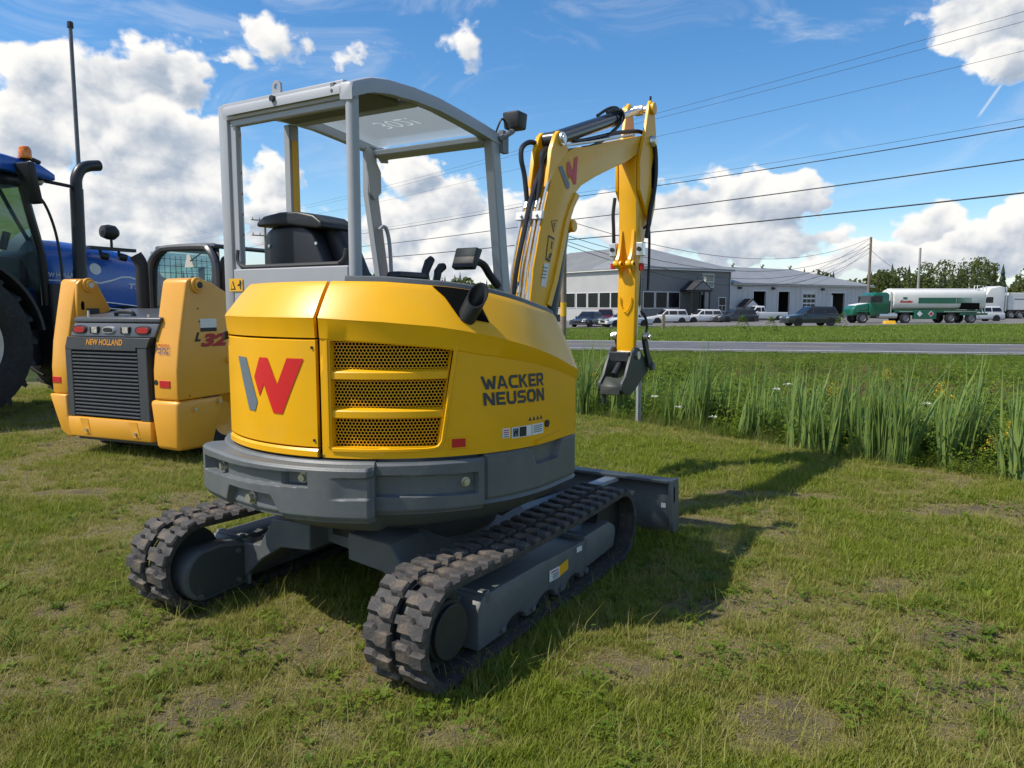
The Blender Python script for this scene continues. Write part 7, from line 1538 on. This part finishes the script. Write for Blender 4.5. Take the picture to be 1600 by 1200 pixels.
# ------------------------------------------------------------------ wild flowers
GOLD = mat('goldenrod', (.62, .40, .015), .7, 0, .2, 30); LACE = mat('lace_white', (.66, .66, .58), .7, 0, .1, 30)
def flower(x, y, h, kind, label):
    z = float(gz(np.array([x]), np.array([y]))[0]); o = thing('goldenrod' if kind else 'wild_carrot', label, 'flower', (x, y, z), U(0, 6), 'goldenrod in the ditch' if kind else 'white umbel flowers in the ditch')
    mb = MB(); mb.tube([(0, 0, 0), (.02, .01, h * .6), (.03, 0, h)], .004, 5)
    for k in range(12): leaf(mb, (.02 * k / 12, 0, h * k / 13), .09, .018, k * 2.4, .3)
    me_ = rawmesh(mb, 'stem', WEED); link('stem', me_, o); mb = MB()
    for k in range(90 if kind else 60):
        if kind: a = U(0, 6.283); t = U(0, 1); r_ = .015 + .09 * (1 - t) * U(.3, 1); p = (.03 + r_ * math.cos(a), r_ * math.sin(a), h - .09 + .15 * t)
        else: a = U(0, 6.283); r_ = .05 * math.sqrt(U(0, 1)); p = (.03 + r_ * math.cos(a), r_ * math.sin(a), h + .012 - r_ * .15)
        leaf(mb, p, .016, .012, U(0, 6.28), U(-.2, 1.2), .2)
    me_ = rawmesh(mb, 'bloom', GOLD if kind else LACE); link('bloom', me_, o)
def along(u_, off):   # u_ 0..1 along the visible edge
    f = u_ * 8; i = 4 + min(int(f), 7); w = f - int(f); a = EP[i]; b_ = EP[i + 1]; p = a + (b_ - a) * w; nrm = np.array([-(b_ - a)[1], (b_ - a)[0]]); nrm /= np.hypot(*nrm); q = p + nrm * off; return float(q[0]), float(q[1])
for u_, off, h_ in ((.08, .5, .75), (.05, .35, .6), (.52, .9, .95), (.66, 1.0, .9), (.60, 2.4, 1.0), (.72, 2.6, 1.0), (.93, .5, .55), (.90, .35, .35), (.86, 1.6, .8), (.45, 3.2, 1.0), (.78, 2.2, .9)): flower(*along(u_, off), h_, 1, 'yellow goldenrod flower head among the ditch weeds')
for u_, off, h_ in ((.30, .25, .30), (.24, .4, .42), (.47, .7, .85), (.44, .75, .80), (.77, .9, .85), (.66, .6, .55), (.36, .3, .25)): flower(*along(u_, off), h_, 0, 'white flat-topped wild carrot flower among the ditch weeds')
# ------------------------------------------------------------------ trees
BARK = mat('bark', (.09, .075, .055), .9, 0, .2, 4)
def tree(x, y, h, w, label, n=1500, leafsize=.34, base=None, seed=1, group='trees behind the trucks', narrow=False):
    g = random.Random(seed); z = base if base is not None else float(gz(np.array([x]), np.array([y]))[0]); o = thing('tree', label, 'tree', (x, y, z), 0, group)
    mb = MB(); mb.tube([(0, 0, -.2), (.05 * w, 0, h * .4), (0, .04 * w, h * .75)], .1, 8, radii=[h * .022, h * .015, h * .006])
    for k in range(7):
        a = g.uniform(0, 6.28); zz = h * g.uniform(.3, .65); mb.tube([(0, 0, zz), (math.cos(a) * w * .25, math.sin(a) * w * .25, zz + h * .14), (math.cos(a) * w * .38, math.sin(a) * w * .38, zz + h * .22)], .05, 5, radii=[h * .008, h * .005, h * .003])
    mb.build('trunk', BARK, o); mb = MB(); lobes = [(g.gauss(0, w * .22), g.gauss(0, w * .22), h * g.uniform(.32, .90), w * g.uniform(.14, .26)) for _ in range(16)]
    for k in range(n):
        cx, cy, cz, r_ = g.choice(lobes); d_ = Vector((g.gauss(0, 1), g.gauss(0, 1), g.gauss(0, 1))).normalized() * (r_ * g.uniform(.55, 1.05)); p = Vector((cx, cy, cz)) + d_ * (1 if not narrow else .8)
        q = Vector((g.gauss(0, 1), g.gauss(0, 1), g.gauss(0, 1))).normalized(); a_ = q.orthogonal().normalized() * leafsize * g.uniform(.5, 1); b_ = q.cross(a_).normalized() * leafsize * g.uniform(.4, .8)
        mb.add([p - a_, p + b_, p + a_, p - b_], [(0, 1, 2, 3)])
    l_ = link('crown', rawmesh(mb, 'crown', TREE), o); return o
tree(82, 135, 10.3, 7, 'tall broad leafy tree, tallest behind the white tank', 1900, .27, seed=2)
tree(76, 138, 9.5, 7, 'rounded leafy tree left of the tallest tree, behind the tank', 1500, .28, seed=3)
tree(70, 140, 8.0, 7, 'lower leafy tree just right of the bare grey pole', 1500, .38, seed=4)
tree(96, 150, 11.0, 4.5, 'slender leafy tree standing alone right of the tallest tree', 1200, .26, seed=5)
tree(58, 142, 7.8, 8, 'dark leafy tree between the two poles behind the tank', 1500, .4, seed=6)
tree(52, 140, 7.4, 7, 'dark leafy tree right of the service pole behind the truck cab', 1500, .4, seed=7)
tree(104, 148, 8.5, 8, 'low leafy tree behind the sleeper cab roof', 1500, .4, seed=8)
tree(-26, 135, 8.6, 5, 'small leafy tree seen low between the canopy posts', 900, .4, seed=9, group='trees seen through the canopy')
tree(-16, 150, 7.6, 4.5, 'small leafy tree beside the grab rail, seen through the canopy', 800, .4, seed=10, group='trees seen through the canopy')
# far wood: conifers and leafy crowns massed together
mb = MB(); mc_ = MB(); g = random.Random(5)
for k in range(420):
    az = g.uniform(-.75, .75); dd = g.uniform(230, 300); x, y = dd * math.sin(az), dd * math.cos(az); hh = g.uniform(7.5, 12.0) * (1.0 if az < .35 else 1.1)
    if g.random() < .62:
        w = hh * .17
        for lv_ in range(7):
            z0_ = hh * (.05 + .13 * lv_); r_ = w * (1.15 - lv_ * .14); n_ = 9; o_ = len(mb.v); zt2 = z0_ + hh * .24; ph = g.uniform(0, 6)
            mb.v += [(x + r_ * g.uniform(.55, 1.1) * math.cos(6.283 * q / n_ + ph), y + r_ * g.uniform(.55, 1.1) * math.sin(6.283 * q / n_ + ph), z0_ + g.uniform(-.3, .3)) for q in range(n_)] + [(x, y, zt2)]; mb.f += [(o_ + q, o_ + (q + 1) % n_, o_ + n_) for q in range(n_)]
    else:
        for q in range(130):
            d_ = Vector((g.gauss(0, 1), g.gauss(0, 1), abs(g.gauss(0, 1)) * 1.1)).normalized(); p = Vector((x, y, hh * .30)) + Vector((d_.x * hh * .32, d_.y * hh * .32, d_.z * hh * .55)) * g.uniform(.7, 1.05)
            q_ = Vector((g.gauss(0, 1), g.gauss(0, 1), g.gauss(0, 1))).normalized(); a_ = q_.orthogonal().normalized() * .75; b_ = q_.cross(a_).normalized() * .6; mc_.add([p - a_, p + b_, p + a_, p - b_], [(0, 1, 2, 3)])
stuff(link('conifer_wood', rawmesh(mb, 'conifer_wood', CONI)), 'far dark line of spruce trees along the horizon', 'wood'); stuff(link('leafy_wood', rawmesh(mc_, 'leafy_wood', TREE)), 'far line of leafy trees along the horizon', 'wood')
# young shrubs by the road
for x, y, s_, lab in ((15.2, 49, 1.0, 'small leafy shrub on the far verge right of the wooden post'), (17.2, 49.5, .9, 'second small leafy shrub on the far verge, below the grey car'), (26.5, 60, 1.0, 'low bush at the lot edge in front of the white pickup')):
    o = thing('shrub', lab, 'shrub', (x, y, float(gz(np.array([x]), np.array([y]))[0])), U(0, 6), 'verge shrubs'); mb = MB()
    for k in range(160): a = U(0, 6.283); t = U(0, 1); leaf(mb, (s_ * .5 * (1 - t) * math.cos(a), s_ * .5 * (1 - t) * math.sin(a), s_ * 1.1 * t), .22, .10, a, U(0, .8))
    link('foliage', rawmesh(mb, 'foliage', WEED), o)
